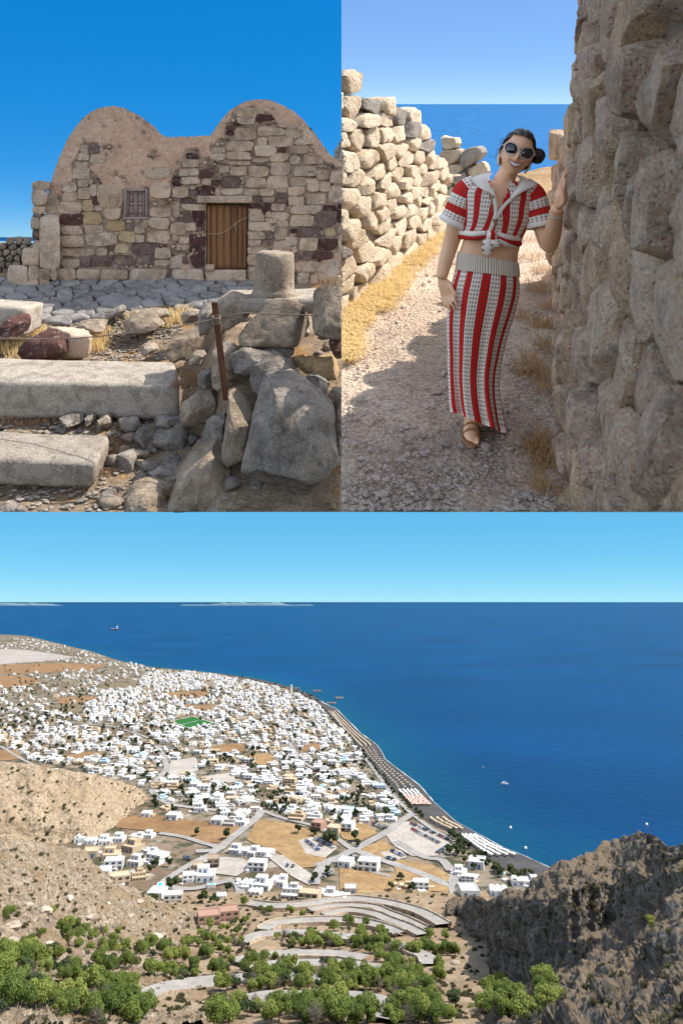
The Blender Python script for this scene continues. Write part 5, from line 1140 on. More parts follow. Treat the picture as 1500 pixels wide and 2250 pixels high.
for k, (x0, y0, x1, y1, c) in enumerate(STONES):
    w, h = x1 - x0, y1 - y0; j = lambda: rng.uniform(-.09, .09)
    q = [(x0 + w * j(), y0 + h * abs(j())), ((x0 + x1) / 2 + w * j(), y0 + h * j() * .4), (x1 + w * j(), y0 + h * abs(j())), (x1 + w * j() * .4, (y0 + y1) / 2), (x1 + w * j(), y1 - h * abs(j())), ((x0 + x1) / 2, y1 + h * j() * .4), (x0 + w * j(), y1 - h * abs(j())), (x0 + w * j() * .4, (y0 + y1) / 2 + h * j())]
    pm = float(np.mean([msk[int(np.clip((xx - 104) / (750 - 104) * (nx - 1), 0, nx - 1)), int(np.clip((yy - np.interp(xx, xs, tops)) / (616 - np.interp(xx, xs, tops)) * (ny - 1), 0, ny - 1))] for xx, yy in q]))
    pr = -0.035 + rng.uniform(0, 0.05) + 0.03 * pm
    if y0 > 585: pr += 0.22
    stone1(q, SM[c], chapel, pr, k)
# chinking stones in the gaps
occ = np.zeros((660, 420), bool)
for x0, y0, x1, y1, c in STONES: occ[max(0, int(x0 - 100)):max(0, int(x1 - 100)), max(0, int(y0 - 210)):max(0, int(y1 - 210))] = True
cntc = 0
for it in range(9000):
    if cntc > 150: break
    x = rng.uniform(110, 748); y = rng.uniform(240, 608); r = rng.uniform(2.2, 5.0)
    if y < np.interp(x, xs, tops) + 14 or (450 < x < 548 and 430 < y < 596) or (268 < x < 328 and 408 < y < 482): continue
    if occ[max(0, int(x - 100 - r)):int(x - 100 + r + 1), max(0, int(y - 210 - r * .7)):int(y - 210 + r * .7 + 1)].any(): continue
    i = int((x - 104) / 646 * (nx - 1)); jj = int((y - tops[i]) / (616 - tops[i]) * (ny - 1))
    if msk[i, jj] > 0.3: continue
    th = np.linspace(0, 2 * math.pi, 6, endpoint=False) + rng.rand(); q = [(x + r * math.cos(a) * rng.uniform(.8, 1.3), y + r * .75 * math.sin(a) * rng.uniform(.8, 1.2)) for a in th]
    stone1(q, SM[rng.choice(list('gggtrb'))], chapel, 0.05, it, 'chinking_stone', n=9, joint=0.1)
    occ[max(0, int(x - 100 - r)):int(x - 100 + r), max(0, int(y - 210 - r)):int(y - 210 + r)] = True; cntc += 1
# lintel, door, window
def slab1(name, x0, y0, x1, y1, t0, t1, mat, parent, seed=0, n=(10, 2, 4), rough=0.004, Y0=YF, rnd=0.02, cut=CUT1):
    c = [P1(np.array(x), np.array(y), np.array(Y0 - t)) for x in (x0, x1) for t in (t0, t1) for y in (y1, y0)]
    v, f = block8(np.array(c).reshape(2, 2, 2, 3), n, seed, rough, rnd); return solid(name, v, f, mat, parent, cut)
slab1('lintel', 433, 430, 554, 446, -0.1, 0.12, M_GRAN, chapel, 5, (16, 3, 4), 0.006)
mW, nt, N, L, B = newmat('weathered_brown_planks'); pos = N.new('ShaderNodeNewGeometry').outputs['Position']
mp_ = N.new('ShaderNodeMapping'); mp_.inputs['Scale'].default_value = (9, 9, 0.7); L.new(pos, mp_.inputs[0])
gr = noisen(N, L, mp_.outputs[0], 2.2, 8, 0.7, 0.8); rnd_ = N.new('ShaderNodeObjectInfo').outputs['Random']
c = rampn(N, L, mathn(N, L, 'ADD', mathn(N, L, 'MULTIPLY', rnd_, 0.22), mathn(N, L, 'MULTIPLY', gr, 0.9)), [(0.3, (0.085, 0.034, 0.011)), (0.52, (0.165, 0.072, 0.023)), (0.75, (0.25, 0.12, 0.045))])
L.new(c, B.inputs['Base Color']); B.inputs['Roughness'].default_value = 0.75; bumpn(N, L, B, gr, 0.5, 0.02)
M_GREYWOOD = plain('grey_weathered_wood', (0.27, 0.205, 0.18), 0.85, var=0.25)
door = empty('door', base_c); door.parent = chapel; door.location = (0, 0, 0); door['label'] = 'brown plank door with a sagging rope'
xe = [455, 462, 477, 492, 507, 522, 533, 542.5]
for i in range(7):
    t_ = 451 if i > 2 else 449.5
    slab1('plank', xe[i] + .35, t_ + rng.uniform(0, 1), xe[i + 1] - .35, 592 - (0.8 if i % 2 else 0), -0.16, -0.10 + rng.uniform(0, .012) + (0.03 if i == 0 else 0), mW, door, i, (2, 1, 14), 0.002, rnd=.01)
mb = MB(); rp = [(458, 513), (465, 514), (480, 514), (495, 509), (508, 500), (518, 490), (530, 483), (544, 477)]; mb.tube([P1(np.array(x * 1.0), np.array(y * 1.0), np.array(YF + 0.06)) for x, y in rp], 0.011, 6)
mb.tube([P1(np.array(x * 1.0), np.array(y * 1.0), np.array(YF + 0.06)) for x, y in [(518, 490), (516, 498), (519, 505), (517, 508)]], 0.009, 5)
solid('rope', mb.arr(), mb.f, plain('pale_rope', (0.42, 0.33, 0.22), .9), door)
slab1('door_step', 452, 592.5, 540, 619, -0.2, 0.30, M_GRAN, chapel, 8, (14, 3, 4), 0.008)
slab1('door_stop_stone', 451.5, 581, 471, 596, 0.12, 0.36, M_GRAN, chapel, 9, (4, 3, 3), 0.01)
win = empty('window', base_c); win.parent = chapel; win.location = (0, 0, 0); win['label'] = 'small grey wooden shutter window'
for nm, a in (('jamb', (273, 414, 279, 479)), ('jamb', (319, 414, 325, 479)), ('head', (279, 412, 319, 420)), ('sill', (270, 476, 327, 482))): slab1(nm, *a, -0.05, 0.05, M_GREYWOOD, win, 3, (3, 1, 5), 0.002, rnd=.01)
for sx in (279.5, 299.3):
    sh = empty('shutter', base_c); sh.parent = win; sh.location = (0, 0, 0); w_ = 19.2
    for nm, a in (('stile', (sx, 420, sx + 3.5, 476)), ('stile', (sx + w_ - 3.5, 420, sx + w_, 476)), ('rail', (sx + 3.5, 420, sx + w_ - 3.5, 425)), ('rail', (sx + 3.5, 445, sx + w_ - 3.5, 450)), ('rail', (sx + 3.5, 471, sx + w_ - 3.5, 476))): slab1(nm, *a, -0.09, -0.02, M_GREYWOOD, sh, 2, (2, 1, 3), 0.001, rnd=.006)
    for a in ((sx + 3.5, 425, sx + w_ - 3.5, 445), (sx + 3.5, 450, sx + w_ - 3.5, 471)): slab1('panel', *a, -0.09, -0.055, M_GREYWOOD, sh, 4, (2, 1, 3), 0.001, rnd=.006)
# the broken left end of the wall and the granite post built into it
for k, (x0, y0, x1, y1, c) in enumerate([(72, 399, 111, 419, 'g'), (71, 419, 106, 452, 'g'), (72, 452, 100, 470, 't'), (68, 478, 88, 504, 'g'), (72, 504, 90, 528, 'b'), (74, 528, 90, 560, 'g'), (73, 470, 92, 480, 'b'), (50, 546, 88, 585, 't'), (18, 583, 62, 634, 'g'), (62, 585, 86, 622, 'g'), (84, 592, 112, 622, 'g'), (112, 590, 126, 616, 'g'), (48, 610, 86, 632, 'g'), (86, 612, 110, 630, 't')]):
    q = [(x0 + rng.uniform(0, 3), y0), ((x0 + x1) / 2, y0 - rng.uniform(0, 2)), (x1 - rng.uniform(0, 3), y0 + 1), (x1, (y0 + y1) / 2), (x1 - 1, y1), (x0 + 2, y1), (x0 - rng.uniform(0, 2), (y0 + y1) / 2)]
    stone1(q, SM[c], chapel, 0.16 + (0.35 if y1 > 600 else 0.1 * (k % 2)), 300 + k, Y0=YF - 0.02, back=0.7, n=22)
stone1([(88, 470), (110, 469), (131, 471), (132, 540), (133, 592), (120, 594), (88, 594), (87, 540)], M_GRAN, chapel, 0.34, 77, 'granite_post', n=30, rough=0.02)
pl2 = [(88, 470, 131, 592)]

# ---- ground in front
GY = [(600, 20.4), (615, 20.0), (640, 19.2), (700, 17.3), (790, 15.0), (860, 13.2), (950, 11.6), (1050, 10.4), (1135, 9.5)]
def Yg1(px, py):
    y = interp(np.asarray(py, float).ravel(), GY).reshape(np.shape(py)); k = 0.16 * sstep(425, 500, px) * sstep(655, 720, py) * (1 - 0.75 * sstep(820, 1060, py)); return y * (1 - k)
def ground1(px, py): return P1(np.asarray(px, float), np.asarray(py, float), Yg1(px, py))
X, Y = np.meshgrid(np.linspace(-170, 750, 200), np.r_[np.linspace(600, 1125, 170)], indexing='ij'); G = ground1(X, Y); G[..., 2] += (fbm(G * 2.2, 4, 41) * 0.035) * (Y < 1124.9) * (X < 749.9)
mG, nt, N, L, B = newmat('stony_ground'); pos = N.new('ShaderNodeNewGeometry').outputs['Position']
c = rampn(N, L, noisen(N, L, pos, 1.3, 6, 0.7), [(0.3, (0.17, 0.115, 0.075)), (0.5, (0.30, 0.225, 0.15)), (0.68, (0.42, 0.34, 0.25))])
c = mixc(N, L, rampn(N, L, noisen(N, L, pos, 0.8, 5, 0.65), [(0.53, (0, 0, 0)), (0.62, (0.8, 0.8, 0.8))]), c, (0.40, 0.22, 0.08))
c = mixc(N, L, 0.6, c, rampn(N, L, noisen(N, L, pos, 22, 5, 0.8), [(0.35, (0.1, 0.1, 0.1)), (0.65, (0.9, 0.9, 0.9))]), 'OVERLAY')
L.new(c, B.inputs['Base Color']); B.inputs['Roughness'].default_value = 0.95; B.inputs['Specular IOR Level'].default_value = 0.1; bumpn(N, L, B, noisen(N, L, pos, 18, 6, 0.8), 1.0, 0.06)
o = solid('chapel_ground', G.reshape(-1, 3), grid_faces(200, 170), mG); tag(o, kind='structure'); GROUND1 = o
# paving slabs in the chapel's shadow: pieces of the ground
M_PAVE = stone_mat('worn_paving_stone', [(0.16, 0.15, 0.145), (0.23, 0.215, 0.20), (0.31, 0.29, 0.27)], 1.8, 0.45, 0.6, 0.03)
sd = []
yy = 622.0
while yy < 716:
    hh = 7 + (yy - 620) * 0.10 + rng.uniform(-1, 2); xx = -60 - rng.uniform(0, 40)
    while xx < 600: ww = rng.uniform(26, 62) * (0.8 + (yy - 600) / 200); sd.append((xx + ww / 2 + rng.uniform(-6, 6), (yy + hh / 2 + rng.uniform(-4.5, 4.5)) * 3.2)); xx += ww
    yy += hh
cells = voronoi(sd, (-100, 618 * 3.2, 640, 724 * 3.2)); pv = 0
for k, cpoly in enumerate(cells):
    if len(cpoly) < 3: continue
    q = np.array(cpoly); q[:, 1] /= 3.2; cx, cy = q.mean(0)
    if cy > 690 + 14 * vnoise(np.array([cx * 0.02, 0, 0]), 2) and not (cx < 240 and cy < 712): continue
    if cx > 480 and cy > 660: continue
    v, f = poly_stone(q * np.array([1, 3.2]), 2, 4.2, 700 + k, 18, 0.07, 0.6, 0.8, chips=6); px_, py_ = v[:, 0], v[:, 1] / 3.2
    w = ground1(px_, py_); w[:, 2] += v[:, 2] * 0.016 + 0.01 + 0.05 * rng.rand(); solid('paving_stone', w, f, M_PAVE, GROUND1, CUT1); pv += 1

# ---- loose blocks and boulders in the foreground, each its own thing
M_BOUL = stone_mat('grey_boulder', [(0.13, 0.115, 0.10), (0.25, 0.22, 0.19), (0.40, 0.355, 0.305)], 3.0, 0.6, 0.9, 0.04, lichen=(0.14, 0.125, 0.11), var=0.2)
M_BOULT = stone_mat('warm_boulder', [(0.20, 0.155, 0.115), (0.32, 0.255, 0.19), (0.44, 0.36, 0.275)], 3.0, 0.55, 0.9, 0.04, lichen=(0.20, 0.165, 0.13), var=0.2)
M_MARB = stone_mat('pale_hewn_marble', [(0.29, 0.25, 0.205), (0.38, 0.33, 0.275), (0.47, 0.415, 0.345)], 4.5, 0.75, 0.8, 0.03)
def hewn(c8, mat, label, name='hewn_block', cat='block', seed=1, n=(22, 8, 7), rough=0.008, rnd=0.05, group='hewn blocks'):
    c = [P1(np.array(float(x)), np.array(float(y)), np.array(float(d))) for x, y, d in c8]; c = np.array(c).reshape(2, 2, 2, 3); v, f = block8(c, n, seed, rough, rnd)
    o = solid(name, v, f, mat, None, CUT1, loc=c.reshape(-1, 3).mean(0) * np.array([1, 1, 0]) + np.array([0, 0, c[..., 2].min()])); 
    if o: tag(o, label, cat, group)
    return o
# corner order: left(front bottom, front top, back bottom, back top), right(the same)
hewn([(-170, 925, 12.0), (-170, 834, 12.0), (-170, 880, 13.3), (-170, 783, 13.3), (396, 920, 11.9), (397, 850, 11.9), (386, 860, 13.1), (384, 796, 13.1)], M_MARB, 'long pale hewn step block, the upper of the two steps', 'step_block', 'block', 3, (40, 9, 8), 0.005)
hewn([(-170, 1066, 10.1), (-170, 1004, 10.1), (-170, 1010, 11.1), (-170, 940, 11.1), (206, 1070, 10.05), (211, 1020, 10.05), (240, 1010, 11.0), (244, 958, 11.0)], M_MARB, 'pale hewn step block half in shade, the lower of the two steps', 'step_block', 'block', 4, (34, 9, 6), 0.006)
hewn([(-120, 740, 15.3), (-120, 668, 15.3), (-120, 720, 16.6), (-120, 645, 16.4), (52, 742, 15.2), (51, 678, 15.2), (94, 720, 16.2), (97, 664, 16.2)], M_MARB, 'sunlit squared block beside the dark red rock', seed=5, n=(14, 10, 8), rough=0.008)
hewn([(140, 792, 14.6), (150, 735, 14.6), (110, 770, 15.6), (100, 714, 15.6), (196, 788, 14.5), (204, 740, 14.5), (206, 765, 15.3), (190, 718, 15.4)], M_TAN, 'rounded half drum behind the dark red rock', seed=6, n=(10, 8, 8), rough=0.02, rnd=.12)
def rockpoly(poly, Y0, front, back, mat, label, seed, name='boulder', rough=0.06, n=44, flat=0.5, lean=0.0, group='foreground boulders', cat='rock'):
    k = Y0 / F
    v, f = poly_stone(np.array(poly, float), back / k, front / k, seed, n, rough, 0, flat, both=True, chips=16, chipd=0.24, sub=3)
    t = v[:, 2] * k; w = P1(v[:, 0], v[:, 1], np.full(len(v), Y0)); w[:, 1] -= t; zc = w[:, 2].mean(); w[:, 1] += (w[:, 2] - zc) * lean
    w = w + vnoise3(w * 7, seed, 3) * 0.012
    lo = w[np.argmin(w[:, 2])]; o = solid(name, w, f, mat, None, CUT1, smooth='angle', loc=[w[:, 0].mean(), w[:, 1].mean(), lo[2]])
    if o: tag(o, label, cat, group)
    return o
RK = [
 ([(604, 806), (632, 818), (680, 836), (722, 872), (742, 905), (741, 1015), (738, 1080), (730, 1108), (700, 1114), (640, 1096), (572, 1072), (540, 1048), (536, 1000), (540, 950), (556, 880), (572, 838)], 9.7, .45, .5, 'B', 'biggest dark grey boulder in front of the pile', .05, .45),
 ([(552, 692), (580, 668), (615, 657), (660, 662), (690, 690), (714, 735), (705, 765), (650, 772), (600, 762), (540, 758), (500, 768), (470, 752), (500, 725)], 11.6, .35, .5, 'W', 'long brown grey boulder under the column stump', .05, .5),
 ([(480, 655), (505, 645), (560, 652), (575, 668), (548, 692), (500, 722), (475, 740), (466, 700)], 12.2, .3, .4, 'W', 'tan rock behind the rusty post', .06, .4),
 ([(432, 672), (447, 664), (475, 668), (478, 705), (470, 748), (455, 756), (440, 730), (430, 700)], 12.6, .22, .3, 'B', 'grooved grey block left of the rusty post', .04, .2),
 ([(458, 745), (480, 735), (520, 755), (535, 800), (520, 845), (470, 868), (452, 830)], 11.5, .25, .4, 'W', 'brown rock beside the rusty post', .06, .2),
 ([(506, 772), (525, 765), (560, 768), (600, 768), (635, 782), (640, 800), (590, 835), (555, 850), (530, 830), (503, 800)], 11.0, .25, .4, 'B', 'grey rock below the long boulder', .07, .4),
 ([(552, 812), (580, 790), (605, 785), (635, 800), (660, 822), (640, 880), (560, 890), (535, 860)], 10.6, .25, .4, 'B', 'rounded grey rock behind the biggest boulder', .06, .4),
 ([(636, 790), (660, 782), (700, 778), (760, 780), (775, 830), (700, 832), (640, 815)], 11.2, .3, .4, 'O', 'ochre slab wedged under the right side of the pile', .05, .4),
 ([(662, 838), (680, 822), (705, 822), (726, 842), (730, 875), (690, 870)], 10.6, .2, .3, 'B', 'small round stone above the biggest boulder', .05, .3),
 ([(724, 860), (745, 840), (790, 850), (790, 990), (740, 960), (735, 900)], 10.3, .2, .4, 'W', 'brown rock at the edge behind the biggest boulder', .06, .3),
 ([(494, 872), (515, 862), (545, 872), (560, 890), (545, 960), (540, 1030), (520, 1036), (492, 1000), (487, 930)], 10.3, .28, .4, 'W', 'upright block with a sunlit top left of the biggest boulder', .05, .35),
 ([(447, 925), (465, 905), (488, 908), (492, 960), (488, 1008), (460, 990), (444, 960)], 10.5, .2, .35, 'B', 'small stone crossed by the shadow of the post', .06, .3),
 ([(400, 875), (425, 855), (460, 858), (476, 885), (472, 925), (440, 945), (402, 935), (397, 900)], 11.3, .25, .4, 'W', 'squarish rock at the end of the upper step', .06, .3),
 ([(378, 1092), (398, 1035), (425, 985), (447, 964), (480, 985), (502, 1030), (504, 1085), (498, 1150), (380, 1150)], 9.8, .35, .5, 'W', 'angular sunlit rock at the bottom of the pile', .07, .6),
 ([(503, 1042), (540, 1050), (600, 1085), (680, 1108), (730, 1115), (745, 1150), (500, 1150)], 9.65, .1, .5, 'B', 'dark flat rock lying under the biggest boulder', .05, .5),
 ([(668, 660), (690, 635), (720, 622), (790, 606), (800, 740), (735, 738), (690, 720), (672, 700)], 11.3, .35, .5, 'W', 'large pitted rock right of the column stump', .06, .5),
 ([(715, 742), (750, 735), (790, 750), (780, 790), (720, 782)], 11.1, .2, .3, 'R', 'dark red stone under the pitted rock', .06, .3),
 ([(560, 760), (600, 758), (650, 770), (645, 786), (600, 780)], 11.3, .15, .3, 'B', 'flat stone in the gap under the long boulder', .05, .3),
 ([(0, 706), (25, 692), (55, 690), (60, 712), (48, 745), (-30, 750)], 14.9, .3, .4, 'R', 'dark red rock against the sunlit squared block', .06, .3),
 ([(26, 778), (60, 748), (105, 730), (135, 738), (150, 765), (152, 795), (30, 798)], 14.2, .35, .4, 'R', 'big dark red lava rock behind the upper step', .07, .4),
 ([(345, 770), (365, 745), (400, 732), (432, 725), (442, 745), (430, 785), (380, 795), (350, 795)], 14.2, .3, .4, 'W', 'grey rock with a pale top right of the gravel', .06, .6),
 ([(245, 705), (280, 690), (330, 684), (372, 695), (365, 715), (330, 728), (262, 728)], 16.2, .45, .3, 'W', 'flat slab lying on the sunlit gravel', .04, .9),
 ([(285, 690), (330, 676), (375, 682), (378, 696), (330, 700)], 16.7, .4, .3, 'W', 'flat slab behind the one on the gravel', .04, .9),
 ([(170, 712), (200, 700), (240, 704), (246, 722), (205, 732), (172, 728)], 16.1, .4, .3, 'W', 'low flat stone left of the gravel slabs', .05, .9),
 ([(228, 690), (262, 670), (280, 676), (262, 696), (232, 702)], 17.0, .3, .3, 'B', 'tilted dark stone at the edge of the paving', .05, .6),
 ([(395, 690), (420, 676), (445, 684), (450, 705), (410, 712)], 15.5, .3, .3, 'W', 'pale stone beside the grooved block', .06, .6),
 ([(300, 770), (318, 752), (345, 755), (350, 772), (325, 780)], 14.8, .2, .2, 'W', 'small pale stone on the gravel', .06, .7),
 ([(126, 916), (150, 910), (188, 912), (187, 930), (150, 938), (130, 932)], 11.7, .2, .3, 'B', 'first chock stone under the upper step', .06, .3), ([(188, 914), (204, 912), (206, 932), (190, 934)], 11.7, .2, .3, 'B', 'thin chock stone under the upper step', .06, .3), ([(206, 916), (240, 912), (246, 938), (225, 944)], 11.7, .2, .3, 'W', 'wedge-shaped chock stone under the upper step', .06, .3),
 ([(244, 928), (270, 920), (312, 922), (310, 942), (265, 948)], 11.6, .22, .3, 'B', 'flat chock stone under the upper step', .06, .3), ([(326, 920), (360, 916), (400, 920), (398, 938), (345, 940)], 11.6, .22, .3, 'B', 'pointed chock stone at the end of the upper step', .06, .3), ([(330, 945), (370, 938), (410, 950), (412, 995), (360, 1000), (332, 980)], 11.3, .25, .3, 'B', 'blocky stone below the end of the upper step', .06, .3),
 ([(285, 950), (310, 945), (335, 985), (325, 995), (300, 975)], 11.2, .2, .3, 'B', 'slanting stone between the two steps', .06, .3), ([(252, 1000), (275, 992), (298, 1002), (300, 1040), (280, 1056), (254, 1042)], 10.7, .2, .3, 'B', 'bluish grey stone off the end of the lower step', .06, .4), ([(310, 1035), (345, 1020), (385, 1030), (380, 1062), (330, 1064)], 10.5, .2, .3, 'B', 'low shaded stone in the hollow', .06, .4),
 ([(350, 1005), (385, 998), (400, 1015), (375, 1025)], 10.8, .15, .2, 'B', 'small shaded stone behind the hollow', .06, .4), ([(276, 1060), (300, 1054), (312, 1066), (290, 1072)], 10.4, .12, .2, 'B', 'pebble-sized stone in the hollow', .06, .4), ([(315, 1064), (350, 1058), (365, 1072), (330, 1080)], 10.3, .14, .2, 'B', 'little flat stone in the hollow', .06, .4),
 ([(76, 1080), (95, 1068), (115, 1082), (112, 1105), (95, 1114), (80, 1100)], 10.15, .12, .2, 'M', 'white stone below the lower step', .06, .4), ([(213, 1082), (240, 1074), (262, 1095), (262, 1118), (225, 1120)], 10.0, .18, .2, 'M', 'pale stone at the bottom beside the sunlit rock', .07, .5), ([(262, 1125), (275, 1080), (310, 1066), (345, 1076), (365, 1105), (350, 1150), (262, 1150)], 9.8, .25, .3, 'W', 'buff boulder at the bottom of the hollow', .06, .6),
 ([(130, 1130), (150, 1112), (195, 1110), (212, 1140), (140, 1150)], 9.8, .15, .3, 'B', 'half-buried dark stone at the bottom edge', .06, .5), ([(-30, 1118), (20, 1108), (85, 1112), (95, 1150), (-30, 1150)], 9.7, .15, .3, 'B', 'shaded flat stone at the bottom left corner', .05, .7),
 ([(428, 830), (452, 812), (470, 822), (468, 850), (440, 858)], 11.7, .2, .3, 'B', 'dark stone under the dry bush', .06, .3), ([(415, 778), (440, 768), (452, 782), (445, 800), (418, 800)], 12.9, .2, .3, 'W', 'small lit stone beside the pile', .06, .5),
]
MT = {'B': M_BOUL, 'W': M_BOULT, 'R': M_RED, 'O': M_OCH, 'M': M_MARB}
for k, (poly, Y0, fr, bk_, mt, lab, rg, ln) in enumerate(RK): rockpoly(poly, Y0, fr, bk_, MT[mt], lab, 900 + k, rough=rg, lean=ln, n=48 if Y0 < 13 else 30, name='boulder' if (poly[0][1] > 640 and max(p[0] for p in poly) - min(p[0] for p in poly) > 60) else 'stone', group=None)
# rubble filling the pile and the hollow
for k in range(95):
    if k < 62: x, y = rng.uniform(445, 745), rng.uniform(690, 1120); lab = 'small broken stone filling the gaps of the rock pile'
    else: x, y = rng.uniform(235, 430), rng.uniform(930, 1115); lab = 'small broken stone in the hollow below the steps'
    p = ground1(np.array(x), np.array(y)); w = rng.uniform(16, 44); sx = w / 2 * p[1] / F; v, f = boulder(1200 + k, 7, 9, 0.06, 16, 0, 0.03); a = rng.uniform(0, 6.28); R_ = np.array([[math.cos(a), -math.sin(a), 0], [math.sin(a), math.cos(a), 0], [0, 0, 1]])
    o = solid('rubble_stone', p + (v * np.array([1.15, .9, .7]) * sx) @ R_.T + np.array([0, 0, sx * .3]), f, MT[rng.choice(list('BWWB'))], None, CUT1, loc=p, smooth='angle')
    if o: tag(o, lab, 'stone', lab + 's')
# sunlit ledge and the column stump on it
hewn([(470, 690, 12.0), (482, 660, 12.0), (490, 668, 13.2), (505, 636, 13.2), (800, 690, 12.0), (800, 655, 12.0), (800, 668, 13.2), (800, 632, 13.2)], M_MARB, 'sunlit flat ledge block under the column stump', seed=12, n=(20, 8, 4), rough=0.006)
yc = 12.45; sc_ = yc / F
prof = [(0.0, 662), (50.5, 662), (51.5, 655), (51, 645), (48.5, 640), (44.5, 636), (43.5, 628), (43, 600), (42, 572), (40, 560), (36, 555), (20, 553.5), (0, 554)]
th = np.linspace(0, 2 * math.pi, 40, endpoint=False); pv_ = []
c0 = P1(np.array(603.5), np.array(662.0), np.array(yc))
for r_, py in prof: pv_.append(np.stack([c0[0] + r_ * sc_ * np.cos(th), yc + r_ * sc_ * np.sin(th) * 0.95, np.full(40, (PY - py) * sc_) + 0.035 * r_ / 45 * np.sin(th) * (py < 600)], 1))
pv_ = np.array(pv_).transpose(1, 0, 2); pv_ = pv_ + vnoise3(pv_ * 3.5, 7, 3) * 0.02 * (pv_[..., 2:] > c0[2] + .02) + vnoise3(pv_ * 12, 8, 2) * 0.006
o = solid('column_stump', pv_.reshape(-1, 3), grid_faces(40, len(prof), True), M_BOULT, None, None, loc=c0); tag(o, 'broken column stump with a moulded foot standing on the ledge', 'column')
# gravel chips on the sunlit patch and in the hollow
mb = MB(); bv, bf = boulder(2, 2, 7)
for k in range(2600):
    u = rng.rand()
    if u < 0.62: x = rng.uniform(95, 440); y = rng.uniform(692, 792)
    elif u < 0.8: x = rng.uniform(-20, 420); y = rng.uniform(915, 960)
    else: x = rng.uniform(-20, 500); y = rng.uniform(1000, 1124)
    p = ground1(np.array(x), np.array(y)); s = rng.uniform(.012, .05) * (1.6 if rng.rand() < .06 else 1); a = rng.uniform(0, 6.28); R_ = np.array([[math.cos(a), -math.sin(a), 0], [math.sin(a), math.cos(a), 0], [0, 0, 1]])
    mb.add(p + (bv * np.array([1.3, .9, .5]) * s) @ R_.T + np.array([0, 0, s * .2]), bf)
m_ = mesh('gravel', mb.arr(), mb.f, M_MARB, False); clip_mesh(m_, CUT1); o = link('gravel', m_); tag(o, 'grey and white gravel chips strewn between the blocks', 'gravel', kind='stuff')
# rusty post with a rope
M_RUST = stone_mat('rusty_iron', [(0.07, 0.028, 0.016), (0.12, 0.05, 0.028), (0.17, 0.08, 0.045)], 14, 0.3, 0.4, 0.004)
def p1v(x, y, d): return P1(np.array(float(x)), np.array(float(y)), np.array(float(d)))
pt = empty('rusty_post', p1v(503, 885, 10.7)); tag(pt, 'leaning rusty iron angle post holding a rope beside the rock pile', 'post')
a0, a1 = p1v(471, 664, 10.9), p1v(497, 880, 10.7); w_ = 0.05
prf = np.array([(-w_, 0), (-w_ + .012, -.0), (-w_ + .012, .01), (w_, .01), (w_, .022), (-w_, .022)]); vv = np.concatenate([[[a[0] + q[0], a[1] + q[1], a[2]] for q in prf] for a in (a0, (a0 + a1) / 2, a1)]); vv = vv.reshape(3, 6, 3).transpose(1, 0, 2).reshape(-1, 3)
ff = grid_faces(6, 3, True).tolist() + [[0, 3, 6, 9, 12, 15], [2, 5, 8, 11, 14, 17][::-1]]; solid('angle_iron', vv, ff, M_RUST, pt, smooth=False)
mb = MB(); kn = p1v(475, 703, 10.84)
for q in range(7): th_ = np.linspace(0, 2 * math.pi, 12); mb.tube(np.stack([kn[0] + .065 * np.cos(th_), kn[1] + .045 * np.sin(th_), kn[2] + (q - 3) * .016 + .02 * np.sin(th_ + q)], 1), .012, 6)
M_ROPE = plain('weathered_rope', (0.20, 0.155, 0.12), .95)
solid('rope_knot', mb.arr(), mb.f, M_ROPE, pt)
rp = empty('rope', p1v(240, 740, 11)); tag(rp, 'thin weathered rope strung from the rusty post across the steps', 'rope')
for pts in ([(-60, 744, 11.6), (60, 745.5, 11.5), (170, 743, 11.4), (280, 733, 11.3), (380, 720, 11.1), (470, 702, 10.9)], [(478, 698, 10.85), (540, 688, 10.9), (600, 690, 11.0), (690, 693, 11.1), (760, 690, 11.1)]):
    v, f = tube([p1v(*q) for q in pts], 0.011, 6); solid('strand', v, f, M_ROPE, rp, CUT1)
# dry grass and bushes
def blades(centres, n, length, spread, mat, name, label, seed, Rm=None, cut=None, width=0.006, kind='stuff', droop=0.35, thing=False):
    rng = np.random.RandomState(seed); Vs = []; Fs = []; k0 = 0
    for c, rad, sc in centres:
        m = int(n * sc); a = rng.uniform(0, 6.28, m); rr = rad * np.sqrt(rng.rand(m)); b = np.array(c) + np.stack([rr * np.cos(a), rr * np.sin(a), 0 * a], 1)
        h_ = length * rng.uniform(.4, 1.2, m); ta = rng.uniform(0, 6.28, m); tl = spread * rng.uniform(.2, 1.2, m) * h_
        d = np.stack([np.cos(ta) * tl, np.sin(ta) * tl, h_], 1); w = np.stack([-np.sin(ta), np.cos(ta), 0 * ta], 1) * width * rng.uniform(.6, 1.4, (m, 1))
        mid = b + d * .55 + np.array([0, 0, 1]) * (h_ * .12)[:, None]; tip = b + d * np.array([1.25, 1.25, 1 - droop])
        V = np.stack([b - w, b + w, mid - w * .7, mid + w * .7, tip], 1).reshape(-1, 3); Vs.append(V)
        i = np.arange(m) * 5 + k0; Fs += np.stack([i, i + 1, i + 3, i + 2], 1).tolist() + np.stack([i + 2, i + 3, i + 4], 1).tolist(); k0 += 5 * m
    V = np.concatenate(Vs); V = V @ Rm.T if Rm is not None else V
    m_ = mesh(name, V, Fs, mat, False)
    if cut: clip_mesh(m_, cut)
    o = link(name, m_); tag(o, label, 'bush' if thing else 'grass', kind=None if thing else kind); return o
M_STRAW = leaf_mat('golden_straw', (0.56, 0.39, 0.16), (0.72, 0.54, 0.26), (0.84, 0.69, 0.40)); M_TWIG = leaf_mat('brown_dry_brush', (0.16, 0.09, 0.05), (0.25, 0.15, 0.085), (0.36, 0.24, 0.14))
